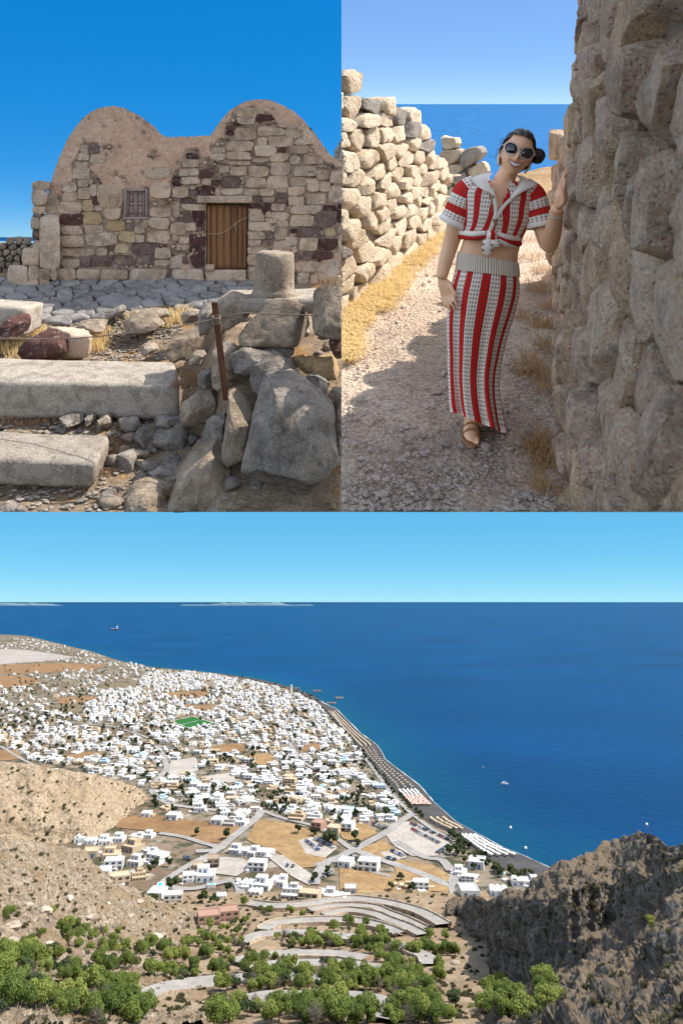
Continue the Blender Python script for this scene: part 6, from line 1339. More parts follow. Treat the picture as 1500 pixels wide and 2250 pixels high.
cs = [(ground1(np.array(float(x)), np.array(float(y))), r, s) for x, y, r, s in [(10, 692, .35, 1), (60, 730, .4, 1.3), (85, 735, .3, 1), (20, 770, .5, 1.4), (60, 790, .4, 1), (110, 792, .4, 1), (205, 770, .35, 1.2), (215, 755, .3, 1), (370, 715, .4, .8), (385, 705, .3, .7), (300, 700, .3, .5), (225, 735, .3, .6), (400, 690, .3, .6)]]
blades(cs, 150, .30, .6, M_STRAW, 'dry_grass', 'golden dry grass between the blocks in front of the chapel', 3, None, CUT1, .008)
cs = [(p1v(x, y, d), r, s) for x, y, d, r, s in [(405, 850, 12.0, .25, 1.2), (440, 842, 11.9, .3, 1.3), (420, 825, 12.3, .3, 1), (455, 830, 11.9, .2, .8), (20, 1090, 10.3, .4, 1), (100, 1062, 10.5, .35, 1), (150, 1075, 10.4, .3, .9), (190, 1080, 10.3, .25, .9), (250, 985, 11.2, .3, .9), (225, 1040, 10.6, .25, .9), (235, 1010, 10.9, .2, .9), (340, 1110, 9.95, .2, .9), (360, 1095, 10.0, .2, .9), (60, 930, 12.0, .35, .9), (100, 925, 12.0, .3, .9), (20, 925, 12.0, .35, .9), (270, 960, 11.6, .3, .7)]]
blades(cs, 140, .16, 1.1, M_TWIG, 'dry_brush', 'brown dry brush growing between the step blocks', 4, None, CUT1, .007)
blades([(p1v(720, 650, 11.6), .12, 1.0), (p1v(742, 645, 11.7), .15, 1.0)], 90, .45, 1.2, M_TWIG, 'dry_bush', 'dry brown bush sprouting behind the pitted rock', 6, None, CUT1, .006, thing=True)
# rubble wall and ground seen past the left end, with a sliver of sea
gw = empty('rubble_wall', p1v(30, 600, 24)); tag(gw, 'low rubble wall left of the chapel with the sea behind it', 'wall')
cells = voronoi(course_seeds(rng, -70, 82, 526, 612, 11, 17, .3), (-90, 520, 90, 612))
for k, q in enumerate(cells):
    if len(q) < 3: continue
    cx, cy = np.mean(q, 0)
    if cy < 530 + 8 * vnoise(np.array([cx * .06, 0, 0]), 3): continue
    v, f = poly_stone(q, 25, 9, 1500 + k, 12, .07, .5, .6); solid('stone', P1(v[:, 0], v[:, 1], 24.0 - v[:, 2] * 24 / F), f, M_BOULT, gw)
slab1('rubble_core', -160, 534, 92, 612, -4.9, -4.25, M_BOULT, gw, 3, (10, 2, 4), 0.01, Y0=20.0)
X, Y = np.meshgrid(np.linspace(-170, 110, 20), np.linspace(596, 625, 8), indexing='ij'); o = solid('side_ground', P1(X, Y, interp(Y.ravel(), [(590, 25), (605, 24.1), (625, 19.8)]).reshape(X.shape)).reshape(-1, 3), grid_faces(20, 8), mG); tag(o, kind='structure')
X, Y = np.meshgrid(np.linspace(-160, 115, 12), 520.2 + 9.5 * np.linspace(0, 1, 12) ** 2, indexing='ij'); r_ = ray(X, Y); o = solid('sea', (r_ * (-250.0 / r_[..., 2])[..., None]).reshape(-1, 3), grid_faces(12, 12), M_SEA); tag(o, kind='structure')
X, T = np.meshgrid(np.linspace(700, 749.9, 20), np.linspace(0, 1, 16), indexing='ij'); top = interp(X.ravel(), [(700, 370), (725, 345), (738, 322), (750, 306)]).reshape(X.shape); hp = P1(X, top + (620 - top) * T, 34 - 5 * T); hp += vnoise3(hp * 1.3, 5, 3) * .25 * (X[..., None] < 749); o = solid('hillside', hp.reshape(-1, 3), grid_faces(20, 16), M_BOUL); tag(o, kind='structure')

# ================================================================== THE ALLEY ABOVE THE SEA (upper right view)
rng = np.random.RandomState(44)
M_SEA2 = sea_mat('far_blue_sea', (0.015, 0.12, 0.30), 0.02, 0.3, 0.5)
X, T = np.meshgrid(np.linspace(752, 1420, 20), np.linspace(0, 1, 20), indexing='ij'); Yp = 228.7 + 190 * T ** 1.6; r_ = L2(X, Yp); o = solid('sea', W2(D2(X, Yp, -21267.0 / (r_[..., 2] / r_[..., 1] - 0.08467))).reshape(-1, 3), grid_faces(20, 20), M_SEA2); tag(o, kind='structure')
# path
LB = [(430, 1060), (470, 1010), (505, 975), (525, 940), (555, 900), (590, 850), (640, 800), (690, 750), (1200, 750)]
ny_, nx_ = 150, 110
py = 1125 - (1125 - 440) * np.linspace(0, 1, ny_) ** 0.9; T = np.linspace(0, 1, nx_)[None]
xl = np.maximum(750.0, interp(py, LB) - 25)[:, None]; X = xl + (1420 - xl) * T; Y = np.repeat(py[:, None], nx_, 1)
Gp = G2(X, Y); Gp[..., 2] += fbm(Gp * 3.0, 4, 71) * 0.02 * (Y < 1124.9)
Gp[..., 2] += 0.10 * sstep(1.0, 1.5, Gp[..., 0] / np.maximum(0.5, 0.12 + 0.275 * Gp[..., 1])) * sstep(0, 40, 1124 - Y)         # banked up against the near wall
mG2, nt, N, L, B = newmat('gravel_path'); pos = N.new('ShaderNodeNewGeometry').outputs['Position']
c = rampn(N, L, noisen(N, L, pos, 1.6, 6, 0.65), [(0.3, (0.41, 0.30, 0.22)), (0.5, (0.56, 0.43, 0.325)), (0.7, (0.68, 0.545, 0.425))])
c = mixc(N, L, 0.55, c, rampn(N, L, noisen(N, L, pos, 45, 5, 0.8), [(0.36, (0.08, 0.08, 0.08)), (0.5, (0.5, 0.5, 0.5)), (0.64, (0.92, 0.92, 0.92))]), 'OVERLAY')
c = mixc(N, L, rampn(N, L, noisen(N, L, pos, 9, 6, 0.75), [(0.55, (0, 0, 0)), (0.65, (0.6, 0.6, 0.6))]), c, (0.22, 0.165, 0.135))
L.new(c, B.inputs['Base Color']); B.inputs['Roughness'].default_value = 0.95; B.inputs['Specular IOR Level'].default_value = 0.1
vo = N.new('ShaderNodeTexVoronoi'); vo.inputs['Scale'].default_value = 38; L.new(pos, vo.inputs['Vector'])
bumpn(N, L, B, mathn(N, L, 'ADD', noisen(N, L, pos, 30, 6, 0.8), mathn(N, L, 'MULTIPLY', vo.outputs[0], -1.0)), 1.0, 0.02)
o = solid('path', W2(Gp).reshape(-1, 3), grid_faces(ny_, nx_), mG2); tag(o, kind='structure')
# dry slope where the path turns behind
X, T = np.meshgrid(np.linspace(1040, 1300, 30), np.linspace(0, 1, 24), indexing='ij'); top = interp(X.ravel(), [(1040, 415), (1100, 392), (1150, 378), (1180, 370), (1300, 366)]).reshape(X.shape); Yp = 470 + (top - 470) * T
sl = D2(X, Yp, 11.0 + 3.5 * T); sl += vnoise3(sl * 1.2, 6, 3) * 0.08
M_SLOPE = speck_mat2 = None
mS, nt, N, L, B = newmat('dry_grass_slope'); pos = N.new('ShaderNodeNewGeometry').outputs['Position']
c = rampn(N, L, noisen(N, L, pos, 2.2, 7, 0.7), [(0.3, (0.30, 0.17, 0.07)), (0.5, (0.46, 0.28, 0.12)), (0.7, (0.50, 0.40, 0.28))]); L.new(c, B.inputs['Base Color']); B.inputs['Roughness'].default_value = 0.95; bumpn(N, L, B, noisen(N, L, pos, 9, 6, 0.8), 1.0, 0.1)
bkz = sl[:, -1:] + np.array([0, 1.5, -0.8]); sl2 = np.concatenate([sl, bkz], 1)
o = solid('dry_slope', W2(sl2).reshape(-1, 3), grid_faces(30, 25), mS); tag(o, kind='structure')

# ---- walls of rubble: each stone a part
M_CREAM_ST = stone_mat('sun_bleached_limestone', [(0.58, 0.46, 0.33), (0.70, 0.575, 0.42), (0.80, 0.68, 0.52)], 5.0, 0.45, 1.0, 0.03, pits=1.0, stain=0.35)
M_GREY_ST = stone_mat('grey_limestone', [(0.24, 0.21, 0.19), (0.33, 0.29, 0.255), (0.42, 0.37, 0.32)], 5.0, 0.5, 1.0, 0.03)
M_WALLR = stone_mat('rough_grey_tan_stone', [(0.53, 0.385, 0.285), (0.71, 0.54, 0.405), (0.82, 0.65, 0.50)], 5.5, 0.65, 1.0, 0.03, pits=1.2, lichen=(0.42, 0.345, 0.295), var=0.3)
M_WALLO = stone_mat('rust_stained_stone', [(0.42, 0.30, 0.185), (0.56, 0.41, 0.27), (0.66, 0.51, 0.36)], 5.5, 0.6, 1.0, 0.02, pits=1.0, var=0.3)
M_CORE = plain('dark_wall_core', (0.20, 0.165, 0.13), 0.95, var=0.3)
class WallCurve:
    def __init__(s, pts):
        p = np.array(pts, float); q = []
        for i in range(len(p) - 1):
            for t in np.linspace(0, 1, 24, endpoint=False):
                a = p[max(i - 1, 0)]; b = p[i]; c = p[i + 1]; d = p[min(i + 2, len(p) - 1)]
                q.append(0.5 * (2 * b + (c - a) * t + (2 * a - 5 * b + 4 * c - d) * t * t + (3 * b - a - 3 * c + d) * t ** 3))
        q.append(p[-1]); s.q = np.array(q); s.s = np.r_[0, np.cumsum(np.linalg.norm(np.diff(s.q, axis=0), axis=1))]; s.L = s.s[-1]
        t = np.gradient(s.q, axis=0); t /= np.linalg.norm(t, axis=1)[:, None]; s.t = t
    def at(s, u):
        u = np.asarray(u, float); x = np.interp(u, s.s, s.q[:, 0]); y = np.interp(u, s.s, s.q[:, 1]); tx = np.interp(u, s.s, s.t[:, 0]); ty = np.interp(u, s.s, s.t[:, 1]); return x, y, tx, ty
def rubble_wall(curve, side, H, base, seeds, zones, mats, name, label, batter, proud, thick, seed, n=18, rough=0.06, joint=0.008, chip=0.16, aniso=1.0, chips=6, flat=0.72):
    """side = +1: face looks to the right of the direction of travel"""
    x, y, tx, ty = curve.at(curve.L / 2); root = empty(name, W2(np.array([x, y, -EYE2]))); tag(root, label, 'wall')
    def face(u, v, t):
        x, y, tx, ty = curve.at(u); nx_, ny_ = (ty * side, -tx * side); k = t - batter * np.asarray(v)
        return np.stack([x + nx_ * k, y + ny_ * k, -EYE2 + base + np.asarray(v)], -1)
    sc2 = np.array([aniso, 1.0]); zz = (zones[0] * aniso, zones[1], zones[2] * aniso, zones[3]); cells = [np.array(q) / sc2 if len(q) > 2 else [] for q in voronoi(np.asarray(seeds) * sc2, zz)]; cnt = 0
    for k, q in enumerate(cells):
        if len(q) < 3: continue
        q = np.array(q); cu, cv = q.mean(0)
        if cu < 0.02 or cu > curve.L - 0.02 or cv < -0.1: continue
        hh = H(cu)
        if cv > hh: continue
        if q[:, 0].min() < -0.3: continue
        pr = proud * rng.uniform(0.5, 1.6)
        v, f = poly_stone(q, 0.12, pr, seed + k, n, rough, joint, flat, chips=chips, chipd=chip, sub=2)
        w = W2(face(np.clip(v[:, 0], 0, curve.L), v[:, 1], v[:, 2])); m = mats[0][rng.choice(len(mats[0]), p=mats[1])]
        if solid('stone', w, f, m, root, CUT2, smooth='angle'): cnt += 1
    us = np.linspace(0, curve.L, 60); hs = np.array([max(0.1, H(u) - 0.12) for u in us])
    cv_ = np.stack([face(us, -0.3 + 0 * us, -0.04), face(us, hs, -0.04), face(us, hs, -thick), face(us, -0.3 + 0 * us, -thick)], 1)
    ff = grid_faces(60, 4).tolist() + [[0, 1, 2, 3], [59 * 4 + 3, 59 * 4 + 2, 59 * 4 + 1, 59 * 4]]
    solid('rubble_core', W2(cv_).reshape(-1, 3), ff, M_CORE, root, CUT2, smooth=False)
    return root, face, cnt
A_ = G2(np.array(748.0), np.array(690.0)); B_ = G2(np.array(978.0), np.array(503.0)); dAB = (B_ - A_)[:2]; dAB /= np.linalg.norm(dAB)
A2 = A_[:2] - dAB * 0.6
CL = WallCurve([A2, A_[:2], (A_ + B_)[:2] / 2 + np.array([-.03, .0]), B_[:2], B_[:2] + dAB * 0.15])
SIL = [(750, 172), (793, 180), (800, 206), (850, 215), (888, 226), (898, 250), (930, 262), (936, 284), (950, 292), (955, 322), (970, 340), (978, 360)]
hu, hv = [0.0], []
for x, y in SIL:
    r = L2(np.array(float(x)), np.array(float(y))); nrm = np.array([-dAB[1], dAB[0]]); t = (A_[:2] @ nrm) / (r[:2] @ nrm); p = r * t; hu.append((p[:2] - A2) @ dAB); hv.append(p[2] + EYE2)
hv = [hv[0]] + hv
HL = lambda u: float(np.interp(u, hu, hv)) + 0.03
seedsL = course_seeds(rng, -0.3, CL.L + 0.3, 0.0, 2.3, 0.15, 0.55, 0.42)
rubble_wall(CL, 1, HL, 0.0, seedsL, (-0.6, -0.2, CL.L + 0.5, 2.6), ([M_CREAM_ST, M_GREY_ST], [0.96, 0.04]), 'dry_stone_wall', 'sunlit cream dry stone wall along the left of the path', 0.05, 0.06, 0.5, 4000, 22, 0.045, 0.006, 0.2, 0.30, 8)
# farther stub of wall where the path bends, partly tumbled
C0 = D2(np.array(965.0), np.array(420.0), 11.5)[:2]; C1 = D2(np.array(1075.0), np.array(440.0), 11.0)[:2]
CF = WallCurve([C0, (C0 + C1) / 2, C1])
HFp = [(0, 1.35), (0.25, 1.35), (0.5, 1.2), (0.75, 0.95), (1.0, 0.8)]
fb = -0.45
rubble_wall(CF, 1, lambda u: float(interp(u / CF.L, [(0, 1.3), (0.35, 1.28), (0.6, 1.1), (0.8, 0.95), (1.0, 0.7)])), fb + 0.30, course_seeds(rng, -0.3, CF.L + .3, -0.2, 1.9, 0.2, 0.33, .4), (-.5, -.4, CF.L + .5, 2.2), ([M_CREAM_ST, M_GREY_ST], [0.95, 0.05]), 'tumbled_wall', 'tumbled end of a rubble wall behind the woman', 0.02, 0.08, 0.14, 5200, 16, 0.06)
CR = WallCurve([(.56, .5), (.66, 1.0), (.82, 1.65), (.985, 2.45), (1.125, 3.05), (1.39, 3.95), (1.86, 5.4), (2.13, 6.8)])
yR = np.interp
def HR(u):
    x, y, tx, ty = CR.at(u); return float(interp(y, [(0, 2.85), (3.7, 2.8), (3.95, 2.55), (4.3, 2.3), (5.2, 1.95), (5.5, 1.75), (6.8, 1.3)])) + 0.08 * math.sin(u * 9)
sR = course_seeds(rng, -0.2, 3.1, -0.1, 3.0, 0.235, 0.27, 0.45); sR2 = course_seeds(rng, 3.1, CR.L + .3, -0.1, 3.0, 0.22, 0.36, 0.4); sR = np.concatenate([sR, sR2])
rubble_wall(CR, -1, HR, 0.0, sR, (-.5, -.3, CR.L + .5, 3.4), ([M_WALLR, M_WALLO], [0.8, 0.2]), 'rough_stone_wall', 'tall rough stone wall close by, the one the woman touches', 0.0, 0.065, 0.6, 6000, 28, 0.05, 0.002, 0.22, 0.9, 11, 0.86)
# ---- loose stones on the path
M_PATHST = stone_mat('pale_path_stone', [(0.33, 0.27, 0.225), (0.43, 0.355, 0.30), (0.52, 0.44, 0.38)], 8, 0.4, 0.8, 0.01)
PS = [(1068, 985, 30, 'upright tan stone just below the skirt hem'), (1148, 978, 32, 'pale stone beside the wall foot, near the hem'), (978, 822, 20, 'tan stone touching the left side of the skirt'), (880, 1012, 18, 'grey stone on the shaded path, left of the others'), (970, 1024, 18, 'angular tan stone in the middle of the shaded path'), (836, 1090, 22, 'long pale stone near the bottom of the path'), (905, 985, 14, 'small grey stone left of the hem'),
      (1035, 1122, 30, 'grey slab half cut off at the bottom of the path'), (1050, 1098, 20, 'tan flat stone above the bottom slab'), (1155, 1035, 24, 'grey stone by the dry grass at the wall'), (795, 1010, 16, 'pale stone close to the left edge of the shade'), (960, 948, 12, 'flat tan chip left of the foot'), (1000, 1095, 14, 'pale chip near the bottom slab'), (830, 862, 10, 'terracotta coloured chip on the shaded path'), (1120, 1020, 14, 'dark grey pebble right of the tan stone'), (895, 1100, 14, 'small pale stone near the bottom edge'), (930, 1030, 12, 'pinkish pebble left of the angular stone'), (1100, 965, 12, 'small pale stone under the hem'), (1178, 700, 14, 'pale stone at the wall foot beyond the skirt'), (1110, 800, 16, 'grey stone right of the skirt'), (1085, 1060, 12, 'small pale pebble below the tan stone')]
for k, (x, y, w, lab) in enumerate(PS):
    p = G2(np.array(float(x)), np.array(float(y))); s = w / 2 / (F / W2(p)[1]); v, f = boulder(50 + k, 7, 10, 0.08, 14, 0, 0.03); a = rng.uniform(0, 6.28); R_ = np.array([[math.cos(a), -math.sin(a), 0], [math.sin(a), math.cos(a), 0], [0, 0, 1]])
    v = (v * np.array([1.25, 0.95, 0.55]) * s) @ R_.T + p + np.array([0, 0, s * .25]); o = solid('path_stone', W2(v), f, M_PATHST, None, CUT2, loc=W2(p), smooth='angle'); tag(o, lab, 'stone', 'stones on the path')
mb = MB(); bv, bf = boulder(4, 2, 7)
for k in range(5200):
    y = 1125 - 620 * rng.rand() ** 1.5; x = rng.uniform(752, 1225)
    if x < interp(y, LB) + 4: continue
    p = G2(np.array(x), np.array(y)); s = 0.0035 + 0.006 * rng.rand() ** 2 + (0.008 if rng.rand() < 0.06 else 0); a = rng.uniform(0, 6.28); R_ = np.array([[math.cos(a), -math.sin(a), 0], [math.sin(a), math.cos(a), 0], [0, 0, 1]])
    mb.add(p + (bv * np.array([1.3, .9, .6]) * s) @ R_.T + np.array([0, 0, 0.012]), bf)
m_ = mesh('path_gravel', W2(mb.arr()), mb.f, M_PATHST, False); clip_mesh(m_, CUT2); o = link('path_gravel', m_); tag(o, 'fine gravel scattered over the path', 'gravel', kind='stuff')
# ---- dry grass
cs = []
for k in range(260):
    t = rng.rand(); y = 800 - 300 * t; xb = float(interp(y, LB)); off = rng.rand() ** 1.3 * (110 - 60 * t)
    if y > 690: xb = 750; off = rng.rand() * max(5, 60 - (y - 690) * .55)
    cs.append((G2(np.array(xb + 2 + off), np.array(y)) + np.array([0, 0, .01]), .09, 1.0))
blades(cs, 42, .075, 1.7, M_STRAW, 'straw', 'golden straw lying along the foot of the sunlit wall', 11, R2, CUT2, .0035)
cs = []
for x, y, r, s in [(1190, 720, .10, 1.2), (1200, 770, .10, 1.3), (1165, 800, .08, 1), (1185, 830, .10, 1.4), (1205, 860, .08, 1), (1150, 820, .06, .7), (1190, 985, .08, 1.3), (1200, 1030, .07, 1.2), (1170, 1000, .06, .8), (1195, 1080, .07, .8), (1195, 600, .12, 1.0), (1180, 640, .12, 1.0), (1165, 570, .14, .8), (1180, 530, .2, .8), (1195, 500, .2, .8), (1145, 700, .08, .5), (1205, 680, .1, 1)]:
    cs.append((G2(np.array(float(x)), np.array(float(y))), r, s))
M_BROWNGRASS = leaf_mat('brown_dry_grass', (0.34, 0.20, 0.085), (0.50, 0.32, 0.15), (0.64, 0.46, 0.25))
blades(cs, 60, .11, 1.5, M_BROWNGRASS, 'dry_tufts', 'brown dry grass tufts at the foot of the tall wall', 12, R2, CUT2, .0035)

# ================================================================== THE WOMAN
DW = 3.40
def J(px, py, d=DW): return D2(np.array(float(px)), np.array(float(py)), d)
def pm(py): return F / (0.982 * DW - 0.191 * D2(np.array(1080.0), np.array(float(py)), DW)[2])      # pixels per metre on her
woman = empty('person', mw=M2 @ Matrix.Translation(Vector(J(1062, 948).tolist()))); W0 = J(1062, 948)
tag(woman, 'smiling person in sunglasses and red-and-white striped crochet set, touching the wall', 'person')
del woman['org']
def wpart(name, v, f, mat, parent=woman, smooth=True, attr=None, off=True, midx=None):
    o = link(name, mesh(name, np.asarray(v) - W0, f, mat, smooth, midx, attr), parent); return o
def loft(rows, n=40, sup=2.0, th=None, close=True):
    """rows: (xl, yl, xr, yr, depth radius, depth centre). Rings round the body, squarish by sup"""
    th = np.linspace(0, 2 * math.pi, n, endpoint=False) if th is None else th; V = []
    for xl, yl, xr, yr, hd, dc in rows:
        c, s = np.cos(th), np.sin(th); e = 2.0 / sup; cx = np.sign(c) * np.abs(c) ** e; sy = np.sign(s) * np.abs(s) ** e
        px = (xl + xr) / 2 + (xr - xl) / 2 * cx; py = (yl + yr) / 2 + (yr - yl) / 2 * cx; V.append(D2(px, py, dc - hd * sy))
    return np.array(V)                                # rows x ring x 3
def lofted(rows, n=40, sup=2.0, cap=True):
    V = loft(rows, n, sup); m = len(rows); f = []
    for k in range(m - 1):
        for i in range(n): j = (i + 1) % n; f.append([k * n + i, k * n + j, (k + 1) * n + j, (k + 1) * n + i])
    if cap: f += [list(range(n)), list(range((m - 1) * n, m * n))[::-1]]
    return V.reshape(-1, 3), f
def smooth_rows(rows, k):
    r = np.array(rows, float); t = np.linspace(0, len(r) - 1, (len(r) - 1) * k + 1); out = []
    for q in t:
        i = int(min(q, len(r) - 2)); f = q - i; g = lambda j: r[int(np.clip(j, 0, len(r) - 1))]
        p0, p1, p2, p3 = g(i - 1), g(i), g(i + 1), g(i + 2); out.append(0.5 * (2 * p1 + (p2 - p0) * f + (2 * p0 - 5 * p1 + 4 * p2 - p3) * f * f + (3 * p1 - p0 - 3 * p2 + p3) * f ** 3))
    return np.array(out)
def ctube(pts, radii, n=16, k=5):
    p = smooth_rows(pts, k); r = np.interp(np.linspace(0, 1, len(p)), np.linspace(0, 1, len(radii)), radii); return tube(p, r, n)
# ---- skin: torso, neck, head, arms, hands, legs grown together into one surface
body_mb = MB()
TORSO = [(1076, 398, 1128, 400, .05, DW), (1040, 408, 1160, 412, .075, DW), (1022, 424, 1172, 430, .09, DW), (1022, 450, 1166, 458, .105, DW), (1024, 478, 1160, 488, .11, DW), (1022, 505, 1150, 518, .10, DW), (1016, 530, 1141, 545, .092, DW), (1010, 548, 1137, 564, .092, DW), (1004, 570, 1137, 588, .10, DW), (997, 602, 1136, 618, .105, DW), (994, 640, 1130, 655, .10, DW), (1010, 690, 1112, 700, .08, DW)]
v, f = lofted(smooth_rows(TORSO, 3), 36, 2.3); body_mb.add(v, f)
v, f = ctube([J(1098, 425, DW + .01), J(1104, 402, DW), J(1114, 382, DW - .01), J(1122, 362, DW - .015)], [.068, .054, .047, .046], 20); body_mb.add(v, f)
# legs inside the skirt
for pts, rad in (([J(1035, 660), J(1030, 760, DW - .02), J(1030, 860, DW - .02), J(1036, 925, DW + .02)], [.07, .05, .04, .035]), ([J(1080, 665), J(1062, 770), J(1056, 860), J(1056, 930, DW + .05)], [.07, .05, .04, .035])):
    v, f = ctube(pts, rad); body_mb.add(v, f)
# arms
aR = [J(1040, 418, DW + .0), J(1016, 440, DW), J(1002, 490, DW + .01), J(990, 535, DW + .015), J(978, 575, DW - .0), J(969, 612, DW - .03)]
v, f = ctube(aR, [.05, .052, .047, .041, .036, .027], 18); body_mb.add(v, f)
aL = [J(1150, 420, DW), J(1174, 445, DW - .0), J(1188, 490, DW - .03), J(1203, 540, DW - .10)]
v, f = ctube(aL, [.05, .052, .047, .040], 18); body_mb.add(v, f)
aF = [J(1199, 528, DW - .09), J(1206, 538, DW - .12), J(1213, 512, DW - .2), J(1219, 482, DW - .29), J(1223, 456, DW - .36)]
v, f = ctube(aF, [.036, .04, .04, .034, .0255], 18); body_mb.add(v, f)
def finger(pts, r):
    v, f = ctube(pts, r, 10, 4); body_mb.add(v, f)
# hanging hand: palm and five fingers
w0 = J(969, 610, DW - .03)
def flatpalm(a, b, wv, half, thick):
    """palm: a to b along the hand, wv across"""
    a, b = np.array(a), np.array(b); al = b - a; wv = wv / np.linalg.norm(wv); nv = np.cross(al, wv); nv /= np.linalg.norm(nv); V = []; n = 16; th = np.linspace(0, 2 * math.pi, n, endpoint=False)
    for t, k, q in ((0, .62, .85), (.3, .9, 1.0), (.65, 1.0, 1.0), (1.0, .95, .8)): V.append(a + al * t + half * k * np.cos(th)[:, None] * wv + thick * q * np.sin(th)[:, None] * nv)
    f = [[k * n + i, k * n + (i + 1) % n, (k + 1) * n + (i + 1) % n, (k + 1) * n + i] for k in range(3) for i in range(n)] + [list(range(n)), list(range(3 * n, 4 * n))[::-1]]
    body_mb.add(np.concatenate(V), f)
pa, pb = J(970, 612, DW - .03), J(983, 648, DW - .06); wv = np.array([.75, -.45, .25])
flatpalm(pa, pb, wv, .037, .014)
wn_ = wv / np.linalg.norm(wv)
for k, (off, tip, ln) in enumerate([(.031, (1005, 674), 1.0), (.0105, (999, 683), 1.0), (-.0105, (990, 685), 1.0), (-.031, (981, 677), 1.0)]):
    b = pb + wn_ * off; t = J(*tip, DW - .10 - .012 * (1.5 - k)); m1 = b + (t - b) * .42 + np.array([-.006, -.012, 0]); finger([b - (t - b) * .2, b, m1, b + (t - b) * .74 + np.array([-.002, -.008, 0]), t], [.0086, .0086, .0080, .0072, .0055])
b = pa + (pb - pa) * .35 + wn_ * .03; finger([pa + (pb - pa) * .15 + wn_ * .012, b, J(995, 640, DW - .10), J(1003, 652, DW - .115)], [.013, .0125, .0105, .0075])
# hand flat on the wall
pa, pb = J(1223, 458, DW - .36), J(1232, 424, DW - .42); wv = np.array([.22, -.95, .1])
flatpalm(pa, pb, wv, .037, .013); wn_ = wv / np.linalg.norm(wv)
for k, (off, tip, dz) in enumerate([(.031, (1241, 392), -.06), (.0105, (1244, 372), -.03), (-.0105, (1247, 366), 0.01), (-.031, (1249, 376), .05)]):
    b = pb + wn_ * off; t = J(*tip, DW - .46 + dz); m1 = b + (t - b) * .45 + np.array([-.007, 0, 0]); finger([b - (t - b) * .2, b, m1, t], [.0086, .0086, .0078, .0055])
finger([pa + (pb - pa) * .2 + wn_ * .012, pa + (pb - pa) * .55 + wn_ * .045, J(1239, 412, DW - .50), J(1241, 398, DW - .51)], [.013, .012, .0105, .008])
# head in its own frame
up_ = J(1152, 287, DW - .02) - J(1117, 389, DW - .045); up_ /= np.linalg.norm(up_)
yaw = math.radians(9); rt = np.array([1.0, 0, 0]); rt = rt - up_ * rt.dot(up_); rt /= np.linalg.norm(rt); aw = np.cross(up_, rt)
rt, aw = rt * math.cos(yaw) + aw * math.sin(yaw) * -1, aw * math.cos(yaw) + rt * math.sin(yaw)
HC_ = J(1134.5, 338, DW - .03)
def HD(p): p = np.asarray(p, float); return HC_ + p[..., 0:1] * rt + p[..., 1:2] * aw + p[..., 2:3] * up_
def g_(x, z, cx, cz, sx, sz): return np.exp(-((x - cx) / sx) ** 2 - ((z - cz) / sz) ** 2)
def head_shape(v, grow=0.0):
    x = v[:, 0] * (.074 + grow); y = v[:, 1] * (.098 + grow); z = v[:, 2] * (.117 + grow)
    lo = np.clip(-v[:, 2], 0, 1); x = x * (1 - .36 * lo ** 1.7); y = np.where(y > 0, y * (1 - .35 * lo ** 1.3), y * (1 - .10 * lo ** 2)); z = z + .0
    fr = np.clip(-v[:, 1], 0, 1) ** .5
    y = y - fr * (.024 * g_(x, z, 0, -.028, .011, .016) + .014 * g_(x, z, 0, -.005, .008, .03) + .010 * g_(x, z, 0, -.103, .022, .014) + .006 * g_(x, z, 0, -.062, .028, .012) + .010 * (g_(x, z, .040, -.035, .02, .02) + g_(x, z, -.040, -.035, .02, .02)))
    y = y + fr * .010 * (g_(x, z, .03, .008, .018, .012) + g_(x, z, -.03, .008, .018, .012))
    return np.stack([x, y, z], 1)
v, f = cube_sphere(22); body_mb.add(HD(head_shape(v)), f)
ev, ef = cube_sphere(6)
for sx in (-1, 1): body_mb.add(HD(ev * np.array([.010, .020, .032]) + np.array([sx * .074, .012, -.012])), ef)
# a foot in a sandal under the hem
ank = J(1034, 922, DW); fd = np.array([-.16, -1.0, 0]); fd /= np.linalg.norm(fd); fs = np.array([-fd[1], fd[0], 0]) ; fc = np.array([ank[0], ank[1], -EYE2 + .018]) + fd * .05
v, f = cube_sphere(10); fz = np.where(v[:, 1] > 0, 1.25 - .0 * v[:, 1], 1 - .45 * np.clip(-v[:, 1], 0, 1)); body_mb.add(fc + fs * (v[:, 0] * .040)[:, None] - fd * (v[:, 1] * .105)[:, None] + np.array([0, 0, 1]) * (v[:, 2] * .034 * fz + .018)[:, None], f)
v, f = ctube([ank + np.array([0, .01, .10]), ank + np.array([0, .005, .03]), fc - fd * .045 + np.array([0, 0, .03])], [.038, .036, .036], 14); body_mb.add(v, f)
for q in range(5): t0 = fc + fd * (.082 - .006 * q * q * .6) + fs * (-.030 + .0155 * q) * -1; finger([t0 - fd * .02 + np.array([0, 0, .014]), t0 + np.array([0, 0, .014]), t0 + fd * (.028 - .003 * q) + np.array([0, 0, .008])], [.0095, .009, .0075] if q else [.012, .012, .009])
mS, nt, N, L, B = newmat('tanned_skin'); pos = N.new('ShaderNodeNewGeometry').outputs['Position']
L.new(rampn(N, L, noisen(N, L, pos, 14, 4, .6), [(.3, (.88, .50, .30)), (.7, (.95, .585, .375))]), B.inputs['Base Color']); B.inputs['Roughness'].default_value = .45; B.inputs['Subsurface Weight'].default_value = .12; B.inputs['Subsurface Radius'].default_value = (.01, .004, .002); B.inputs['Specular IOR Level'].default_value = .4
M_SKIN = mS
tmp = bpy.data.objects.new('tmp', mesh('tmp', body_mb.arr() - W0, body_mb.f, M_SKIN)); col.objects.link(tmp)
rm = tmp.modifiers.new('r', 'REMESH'); rm.mode = 'VOXEL'; rm.voxel_size = .0045; rm.use_smooth_shade = True
sm = tmp.modifiers.new('s', 'SMOOTH'); sm.factor = .5; sm.iterations = 3
